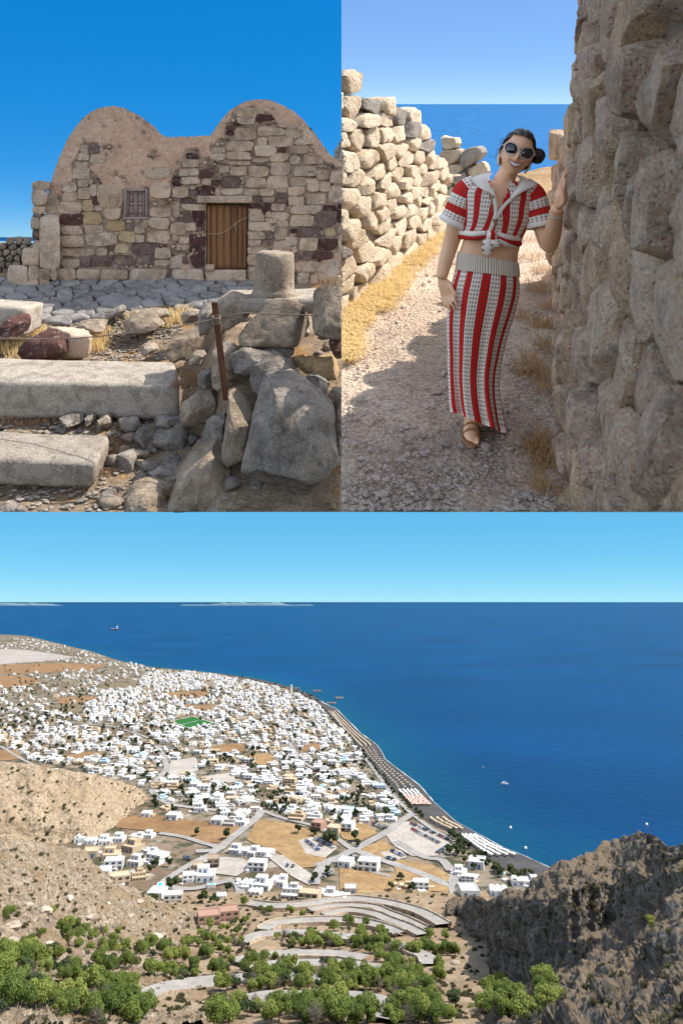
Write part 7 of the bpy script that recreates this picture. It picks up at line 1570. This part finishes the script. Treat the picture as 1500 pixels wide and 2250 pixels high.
dg = bpy.context.evaluated_depsgraph_get(); bm_ = bpy.data.meshes.new_from_object(tmp.evaluated_get(dg)); bpy.data.objects.remove(tmp)
bm_.name = 'body'; bm_.materials.clear(); bm_.materials.append(M_SKIN); bm_.polygons.foreach_set('use_smooth', np.ones(len(bm_.polygons), bool)); link('body', bm_, woman)
# ---- crochet cloth: stripes along s, rows of holes along s and t
def crochet(name, period_holes=3.0):
    m, nt, N, L, B = newmat(name)
    def at(n_): a = N.new('ShaderNodeAttribute'); a.attribute_name = n_; return a.outputs['Fac']
    s, t = at('s'), at('t')
    fr = mathn(N, L, 'FRACT', s); red = mathn(N, L, 'LESS_THAN', fr, 0.44)
    def wav(x, k): return mathn(N, L, 'SINE', mathn(N, L, 'MULTIPLY', x, 2 * math.pi * k))
    hole = mathn(N, L, 'GREATER_THAN', mathn(N, L, 'MULTIPLY', wav(s, period_holes * 2), wav(t, 0.5)), 0.22)
    hole2 = mathn(N, L, 'ABSOLUTE', mathn(N, L, 'MULTIPLY', wav(s, period_holes), wav(t, 0.5))); hole = mathn(N, L, 'GREATER_THAN', hole2, 0.62)
    c = mixc(N, L, red, (.94, .88, .81), (.68, .022, .020))
    hc = mixc(N, L, red, (.42, .25, .18), (.40, .06, .05))
    c = mixc(N, L, mathn(N, L, 'MULTIPLY', hole, at('h')), c, hc)
    L.new(c, B.inputs['Base Color']); B.inputs['Roughness'].default_value = .85; B.inputs['Specular IOR Level'].default_value = .15
    bumpn(N, L, B, mathn(N, L, 'SUBTRACT', 1.0, hole2), .5, .006); return m
M_CRO = crochet('striped_crochet')
M_KNIT = plain('off_white_knit', (.93, .86, .78), .9); M_RIB, nt, N, L, B = newmat('ribbed_knit')
a = N.new('ShaderNodeAttribute'); a.attribute_name = 's'; rb = mathn(N, L, 'SINE', mathn(N, L, 'MULTIPLY', a.outputs['Fac'], 2 * math.pi * 7)); B.inputs['Base Color'].default_value = (.93, .81, .69, 1); B.inputs['Roughness'].default_value = .9; bumpn(N, L, B, rb, .7, .006)
M_REDK = plain('red_knit', (.50, .018, .016), .9)
def cloth(name, rows, n, mat, nstripe, s0, tper, k=4, fold=None, skip=None, thick=0.0, parent=woman, sup=2.2, hol=1.0, tf=None):
    R = smooth_rows(rows, k); th = np.linspace(-math.pi, math.pi, n); m = len(R); V = []
    for q, (xl, yl, xr, yr, hd, dc) in enumerate(R):
        c, s = np.cos(th), np.sin(th); e = 2.0 / sup; cx = np.sign(c) * np.abs(c) ** e; sy = np.sign(s) * np.abs(s) ** e
        kx = 1.0 + (fold(th, q / (m - 1)) if fold else 0); px = (xl + xr) / 2 + (xr - xl) / 2 * cx * (1 + (kx - 1) * .25); py = (yl + yr) / 2 + (yr - yl) / 2 * cx; V.append(D2(px, py, dc - hd * sy * kx))
    V = np.array(V); arc = th / math.pi                # front runs 0..1 from right to left
    sv = np.repeat(((1 - arc) * nstripe + s0)[None], m, 0)
    if tf is not None: sv = tf(sv, th[None] + 0 * sv, np.linspace(0, 1, m)[:, None] + 0 * sv)
    dist = np.r_[0, np.cumsum(np.linalg.norm(np.diff(V[:, n * 3 // 4], axis=0), axis=1))]; tv = np.repeat((dist / tper)[:, None], n, 1)
    f = []
    for q in range(m - 1):
        for i in range(n - 1):
            if skip is not None and skip(th[i], q / (m - 1)): continue
            f.append([q * n + i, q * n + i + 1, (q + 1) * n + i + 1, (q + 1) * n + i])
    return wpart(name, V.reshape(-1, 3), f, mat, parent, True, {'s': sv.ravel(), 't': tv.ravel(), 'h': np.full(m * n, hol)})
# skirt
SK = [(1001, 590, 1139, 607, .118, DW), (992, 618, 1141, 628, .128, DW), (985, 650, 1137, 660, .13, DW), (982, 690, 1126, 698, .125, DW), (982, 735, 1112, 742, .115, DW), (984, 780, 1101, 788, .105, DW), (985, 820, 1094, 828, .10, DW), (987, 855, 1094, 868, .105, DW), (989, 884, 1100, 910, .115, DW), (992, 900, 1107, 946, .125, DW)]
fold = lambda th, t: t ** 1.4 * (.26 * np.sin(th * 7 + 1.0) + .17 * np.sin(th * 4 + 2.2) + .10 * np.sin(th * 13 + .5))
tw = lambda s, th, t: s - 0.35 * t * np.sin(th) * 0
skirt = cloth('skirt', SK, 150, M_CRO, 6.1, 0.18, .021, 6, fold)
band = cloth('waistband', [(1004, 553, 1139, 577, .110, DW), (1002, 570, 1141, 591, .118, DW), (999, 592, 1142, 609, .124, DW)], 150, M_RIB, 6.1, 0, .02, 4, parent=skirt)
hem = cloth('hem', [(992, 897, 1107, 942, .127, DW), (992.4, 904, 1107.6, 951, .128, DW)], 150, M_CRO, 6.1, 0.18, .02, 2, lambda th, t: fold(th, .97 + .03 * t), parent=skirt, hol=0.0)
# top: two striped halves pulled into a knot
TP = [(1058, 396, 1142, 398, .085, DW), (1030, 405, 1162, 409, .098, DW), (1014, 420, 1178, 428, .11, DW), (1014, 446, 1172, 456, .124, DW), (1015, 472, 1166, 484, .130, DW), (1014, 494, 1156, 506, .122, DW), (1010, 507, 1147, 523, .112, DW), (1009, 517, 1142, 536, .106, DW)]
def vneck(th, t):                                     # opening from the collar down to the button, and the arch over the midriff
    if th < 0: return False
    x = math.cos(th); tt = t
    c = -.02
    return abs(x - c) < .30 * max(0.0, (0.56 - tt)) / .56 * 1.25 or (tt > .90 and (abs(x - c) < .0))
fan = lambda s, th, t: s + np.where(th > 0, 1, 0) * (t ** 1.6) * .9 * np.sign(np.cos(th)) * (1 - np.abs(np.cos(th))) * -1.0
top = cloth('top', TP, 130, M_CRO, 5.6, .30, .021, 5, None, vneck, sup=2.35, tf=fan)
def sleeve(pts, rad, cuff, ns, s0, par=top):
    p = smooth_rows(pts, 5); r = np.interp(np.linspace(0, 1, len(p)), np.linspace(0, 1, len(rad)), rad); n = 40; A, Bv = frames(p); th = np.linspace(0, 2 * math.pi, n)
    V = p[:, None] + r[:, None, None] * (np.cos(th)[None, :, None] * A[:, None] + np.sin(th)[None, :, None] * Bv[:, None]); m = len(p)
    d = np.r_[0, np.cumsum(np.linalg.norm(np.diff(p, axis=0), axis=1))]; sv = np.repeat((d / .088 + s0)[:, None], n, 1); tv = np.repeat((th / (2 * math.pi) * 2 * math.pi * r.mean() / .021)[None], m, 0)
    o = wpart('sleeve', V.reshape(-1, 3), [[i * n + j, (i + 1) * n + j, (i + 1) * n + j + 1, i * n + j + 1] for i in range(m - 1) for j in range(n - 1)], M_CRO, par, True, {'s': sv.ravel(), 't': tv.ravel(), 'h': np.ones(m * n)})
    q = p[-1]; dr = (p[-1] - p[-2]); dr /= np.linalg.norm(dr); v, f = tube([q - dr * .012, q - dr * .004, q + dr * .008, q + dr * .014], [r[-1] * 1.0, r[-1] * 1.06, r[-1] * 1.06, r[-1] * .98], 36, False); wpart('cuff', v, f, M_KNIT, o); return o
sleeve([J(1046, 412), J(1024, 425), J(1012, 452), J(1001, 476), J(995, 488)], [.066, .070, .070, .071, .072], None, 3, .55)
sleeve([J(1146, 416), J(1168, 432, DW - .01), J(1176, 458, DW - .02), J(1182, 480, DW - .035), J(1185, 494, DW - .045)], [.066, .068, .068, .067, .067], None, 3, .55)
# collar, button band, buttons, knot
def sheet(name, pts, mat, parent, k=8, thick=.006, bulge=.01):
    """thin cloth flap spanned between two edges given as (px, py, depth) lists"""
    a = smooth_rows([J(*q) for q in pts[0]], k); b = smooth_rows([J(*q) for q in pts[1]], k); n = len(a); m = 7; V = []
    for j in range(m):
        t = j / (m - 1); V.append(a + (b - a) * t + np.array([0, -bulge * math.sin(math.pi * t), 0]))
    V = np.array(V).transpose(1, 0, 2); Vb = V + np.array([0, thick, 0]); f1 = grid_faces(n, m); allv = np.concatenate([V.reshape(-1, 3), Vb.reshape(-1, 3)]); f = f1.tolist() + [[q + n * m for q in x[::-1]] for x in f1.tolist()]
    per = [i * m for i in range(n)] + [(n - 1) * m + j for j in range(1, m)] + [i * m + m - 1 for i in range(n - 2, -1, -1)] + [j for j in range(m - 2, 0, -1)]
    for q in range(len(per)): a_, b_ = per[q], per[(q + 1) % len(per)]; f.append([a_, b_, b_ + n * m, a_ + n * m])
    return wpart(name, allv, f, mat, parent)
sheet('collar', ([(1083, 380, DW + .03), (1074, 390, DW - .05), (1076, 410, DW - .10), (1084, 432, DW - .128)], [(1070, 380, DW + .03), (1034, 390, DW - .05), (1052, 412, DW - .105), (1074, 422, DW - .128)]), M_KNIT, top)
sheet('collar', ([(1128, 384, DW + .03), (1141, 394, DW - .05), (1132, 415, DW - .10), (1120, 432, DW - .125)], [(1146, 386, DW + .03), (1176, 404, DW - .05), (1150, 420, DW - .11), (1122, 440, DW - .13)]), M_KNIT, top)
sheet('button_band', ([(1074, 414, DW - .118), (1082, 440, DW - .136), (1085, 466, DW - .142), (1078, 490, DW - .142), (1070, 512, DW - .135)], [(1082, 412, DW - .118), (1090, 440, DW - .136), (1093, 466, DW - .142), (1087, 490, DW - .142), (1078, 512, DW - .135)]), M_KNIT, top, bulge=.004)
sheet('button_band', ([(1126, 430, DW - .125), (1108, 446, DW - .136), (1094, 464, DW - .14), (1090, 474, DW - .14)], [(1132, 434, DW - .125), (1114, 450, DW - .136), (1099, 470, DW - .14), (1092, 484, DW - .14)]), M_KNIT, top, bulge=.004)
M_BUT = plain('tan_button', (.42, .28, .19), .4)
for x, y, d in ((1081, 432, DW - .146), (1084, 484, DW - .155)):
    v, f = cube_sphere(6); wpart('button', J(x, y, d) + v * np.array([.008, .005, .008]), f, M_BUT, top)
v, f = cube_sphere(10); kv = v * np.array([.030, .030, .026]); kv = kv + vnoise3(v * 2, 3) * .006
wpart('knot', J(1079, 516, DW - .135) + kv, f, M_CRO, top, True, {'s': (v[:, 0] * .5 + .2), 't': v[:, 2] * 3, 'h': np.zeros(len(v))})
for px_, ln_, s0, nm in (((1073, 520), (1070, 560), .6, 'knot_tail'), ((1084, 522), (1090, 542), .6, 'knot_tail')):
    p = smooth_rows([J(*px_, DW - .14), J((px_[0] + ln_[0]) / 2 - 1, (px_[1] + ln_[1]) / 2, DW - .155), J(*ln_, DW - .15)], 5); m = len(p); n = 16; th = np.linspace(0, 2 * math.pi, n); wd = np.interp(np.linspace(0, 1, m), [0, .25, .7, 1], [.014, .026, .029, .018])
    V = p[:, None] + np.stack([wd[:, None] * np.cos(th)[None], .35 * wd[:, None] * np.sin(th)[None], 0 * wd[:, None] * th[None]], -1); wpart(nm, V.reshape(-1, 3), [[i * n + j, (i + 1) * n + j, (i + 1) * n + j + 1, i * n + j + 1] for i in range(m - 1) for j in range(n - 1)] + [[(m - 1) * n + j for j in range(n - 1)]], M_CRO, top, True, {'s': np.repeat(np.linspace(.5, .95, n)[None], m, 0).ravel(), 't': np.repeat((np.arange(m) * .35)[:, None], n, 1).ravel(), 'h': np.ones(m * n)})
for q, (xa, ya, xb, yb) in enumerate([(1066, 512, 1012, 511), (1068, 518, 1011, 519), (1092, 514, 1140, 525), (1092, 520, 1140, 535), (1094, 525, 1132, 541)]):      # gathered folds running to the knot
    p = smooth_rows([J(xa, ya, DW - .135), J((xa + xb) / 2, (ya + yb) / 2 + 3, DW - .118), J(xb, yb, DW - .02)], 5); v, f = tube(p, np.linspace(.013, .016, len(p)), 12); t_ = np.repeat(np.linspace(0, 1, len(p))[None], 12, 0)
    wpart('gathered_fold', v, f, M_REDK if q in (1, 3) else M_KNIT, top)
# ---- hair, sunglasses, smile, jewellery
mH, nt, N, L, B = newmat('dark_brown_hair'); pos = N.new('ShaderNodeNewGeometry').outputs['Position']; nh = noisen(N, L, pos, 60, 4, .7)
L.new(rampn(N, L, nh, [(.35, (.010, .006, .005)), (.65, (.030, .017, .012))]), B.inputs['Base Color']); B.inputs['Roughness'].default_value = .42; B.inputs['Specular IOR Level'].default_value = .5; bumpn(N, L, B, nh, .5, .004)
v, f = cube_sphere(26); hv_ = head_shape(v, .010); hx, hy, hz = hv_[:, 0], hv_[:, 1], hv_[:, 2]
keep = (hz > .072 + .012 * np.cos(hx * 40) * (hy < 0) - np.clip(hy + .055, 0, 1) * 1.9) & ~((np.abs(hx) < .058) & (hy < -.03) & (hz < .078)) & (hz > -.085)
part_ = .008 * np.exp(-((hx + .004) / .006) ** 2) * (hy < .03); hv_ = hv_ - v * part_[:, None] + v * (.0035 * np.sin(hx * 260 + hy * 120))[:, None]
ff = [q for q in f if all(keep[i] for i in q)]; used = sorted({i for q in ff for i in q}); mp = {i: k for k, i in enumerate(used)}
hair = wpart('hair', HD(hv_[used]), [[mp[i] for i in q] for q in ff], mH)
for c_, r_ in (((.097, .020, .022), .037), ((-.040, .062, .080), .026)):
    v, f = cube_sphere(12); a_ = np.arctan2(v[:, 0], v[:, 2]); rr = r_ * (1 + .10 * np.sin(a_ * 3 + v[:, 1] * 9)); wpart('hair_bun', HD(v * rr[:, None] + np.array(c_)), f, mH, hair)
rg = np.random.RandomState(8)
for q in range(14):
    mb = MB()
    sx = rg.choice([-1, 1], p=[.6, .4]); p0 = np.array([sx * .072, rg.uniform(-.03, .03), rg.uniform(-.02, .07)]); dv = np.array([sx * rg.uniform(.01, .03), rg.uniform(-.01, .02), rg.uniform(-.07, .03)]); mb.tube(HD(np.array([p0, p0 + dv * .5 + np.array([sx * .008, 0, 0]), p0 + dv])), [.0009, .0008, .0004], 4)
    wpart('loose_strand', mb.arr(), mb.f, mH, hair)
M_FRAME = plain('beige_acetate', (.62, .44, .35), .25, spec=.5); M_GOLD = plain('gold', (.75, .52, .22), .25, 1.0)
mLs, nt, N, L, B = newmat('smoked_lens'); B.inputs['Base Color'].default_value = (.022, .022, .032, 1); B.inputs['Roughness'].default_value = .06; B.inputs['Specular IOR Level'].default_value = .7; B.inputs['Coat Weight'].default_value = .5
gl = empty('sunglasses'); gl.parent = woman; del gl['org']
def lens_outline(sx, k=1.0, n=36):
    th = np.linspace(0, 2 * math.pi, n, endpoint=False); x = np.cos(th); z = np.sin(th); xx = .0345 * k * np.sign(x) * np.abs(x) ** .85; zz = .029 * k * np.sign(z) * np.abs(z) ** .9
    zz = zz + .006 * np.clip(xx * sx / .034, -1, 1) * (zz > -.02); return xx + sx * .0385, zz + .006
def fy(x, z): return -.108 + .9 * x * x / .12 + .0 * z
for sx in (-1, 1):
    ox, oz = lens_outline(sx, .90); v = np.stack([ox, fy(ox, oz), oz], 1); vc = np.array([[sx * .0385, fy(sx * .0385, 0) - .004, .006]]); vb = v + np.array([0, .003, 0]); n = len(v)
    wpart('lens', HD(np.concatenate([v, vc, vb])), [[i, (i + 1) % n, n] for i in range(n)] + [[i, n + 1 + i, n + 1 + (i + 1) % n, (i + 1) % n] for i in range(n)], mLs, gl)
    ix, iz = lens_outline(sx, .86); ex, ez = lens_outline(sx, 1.10)
    r4 = np.stack([np.stack([ix, fy(ix, iz) - .003, iz], 1), np.stack([ex, fy(ex, ez) - .003, ez], 1), np.stack([ex, fy(ex, ez) + .004, ez], 1), np.stack([ix, fy(ix, iz) + .004, iz], 1)], 1)
    wpart('rim', HD(r4.reshape(-1, 3)), [[i * 4 + j, ((i + 1) % n) * 4 + j, ((i + 1) % n) * 4 + (j + 1) % 4, i * 4 + (j + 1) % 4] for i in range(n) for j in range(4)], M_FRAME, gl, smooth='angle')
    v, f = tube(HD(np.array([[sx * .074, fy(.074, 0), .018], [sx * .082, -.05, .016], [sx * .083, .02, .008]])), [.0035, .003, .0025], 8); wpart('temple', v, f, M_FRAME, gl)
v, f = tube(HD(np.array([[-.010, -.108, .012], [0, -.113, .016], [.010, -.108, .012]])), .0028, 8); wpart('bridge', v, f, M_GOLD, gl)
# open smile
M_LIP = plain('lips', (.42, .12, .10), .4); M_TEETH = plain('teeth', (.78, .75, .70), .25); 
def mouth(w, up, dn, y, n=24):
    t = np.linspace(-1, 1, n); x = t * w; arc = .012 * t * t; top_ = -.057 + arc + up * (1 - t * t); bot = -.057 + arc - dn * (1 - t * t); yy = y + 1.1 * x * x / .12
    return x, top_, bot, yy
x, t_, b_, yy = mouth(.034, .0045, .015, -.1045); n = len(x)
wpart('teeth', HD(np.stack([np.stack([x, yy, t_], 1), np.stack([x, yy, b_], 1)], 1).reshape(-1, 3)), [[2 * i, 2 * i + 2, 2 * i + 3, 2 * i + 1] for i in range(n - 1)], M_TEETH)
for sgn in (1, -1):
    pts = np.stack([x, yy - .001, t_ + .001], 1) if sgn > 0 else np.stack([x, yy - .001, b_ - .001], 1)
    v, f = tube(HD(pts), np.interp(np.abs(x), [0, .034], [.0045 if sgn < 0 else .0035, .0015]), 8); wpart('lip', v, f, M_LIP)
M_EAR = plain('straw_earring', (.80, .60, .40), .8)
for sx in (-1, 1):
    th = np.linspace(0, 2 * math.pi, 20); c_ = np.array([sx * .073, -.005, -.060]); v, f = tube(HD(c_ + np.stack([.006 * np.sin(th) * sx, .0 * th + .012 * np.cos(th), .018 * np.sin(th)], 1)), .005, 8); wpart('earring', v, f, M_EAR)
def bracelet(a, b, r, w, mat, name):
    a, b = np.array(a), np.array(b); d = (b - a) / np.linalg.norm(b - a); c_ = (a + b) / 2; v, f = tube([c_ - d * w, c_ - d * w * .6, c_ + d * w * .6, c_ + d * w], [r * .98, r * 1.06, r * 1.06, r * .98], 24, False); wpart(name, v, f, mat)
bracelet(aF[-1], aF[-2], .0305, .011, plain('pale_watch_strap', (.70, .60, .52), .5), 'wristband'); bracelet(J(970, 606, DW - .03), J(968, 612, DW - .03), .030, .003, M_GOLD, 'bracelet')
v, f = cube_sphere(10); sv_ = fc + fs * (v[:, 0] * .047)[:, None] - fd * (v[:, 1] * .135)[:, None]; sv_[:, 2] = -EYE2 + .010 + np.clip(v[:, 2] * .03, -.008, .008); M_LEA = plain('tan_leather', (.34, .17, .08), .6); sand = wpart('sandal', sv_, f, M_LEA)
for q in (.035, -.015):
    th_ = np.linspace(0, math.pi, 12); c_ = fc + fd * q; v, f = tube(c_ + fs * (np.cos(th_) * .042)[:, None] + np.array([0, 0, 1]) * (np.sin(th_) * (.050 if q > 0 else .062))[:, None], .006, 8); wpart('strap', v, f, M_LEA, sand)
# ---- tidy up helper marks
for o in bpy.data.objects:
    if 'org' in o.keys(): del o['org']
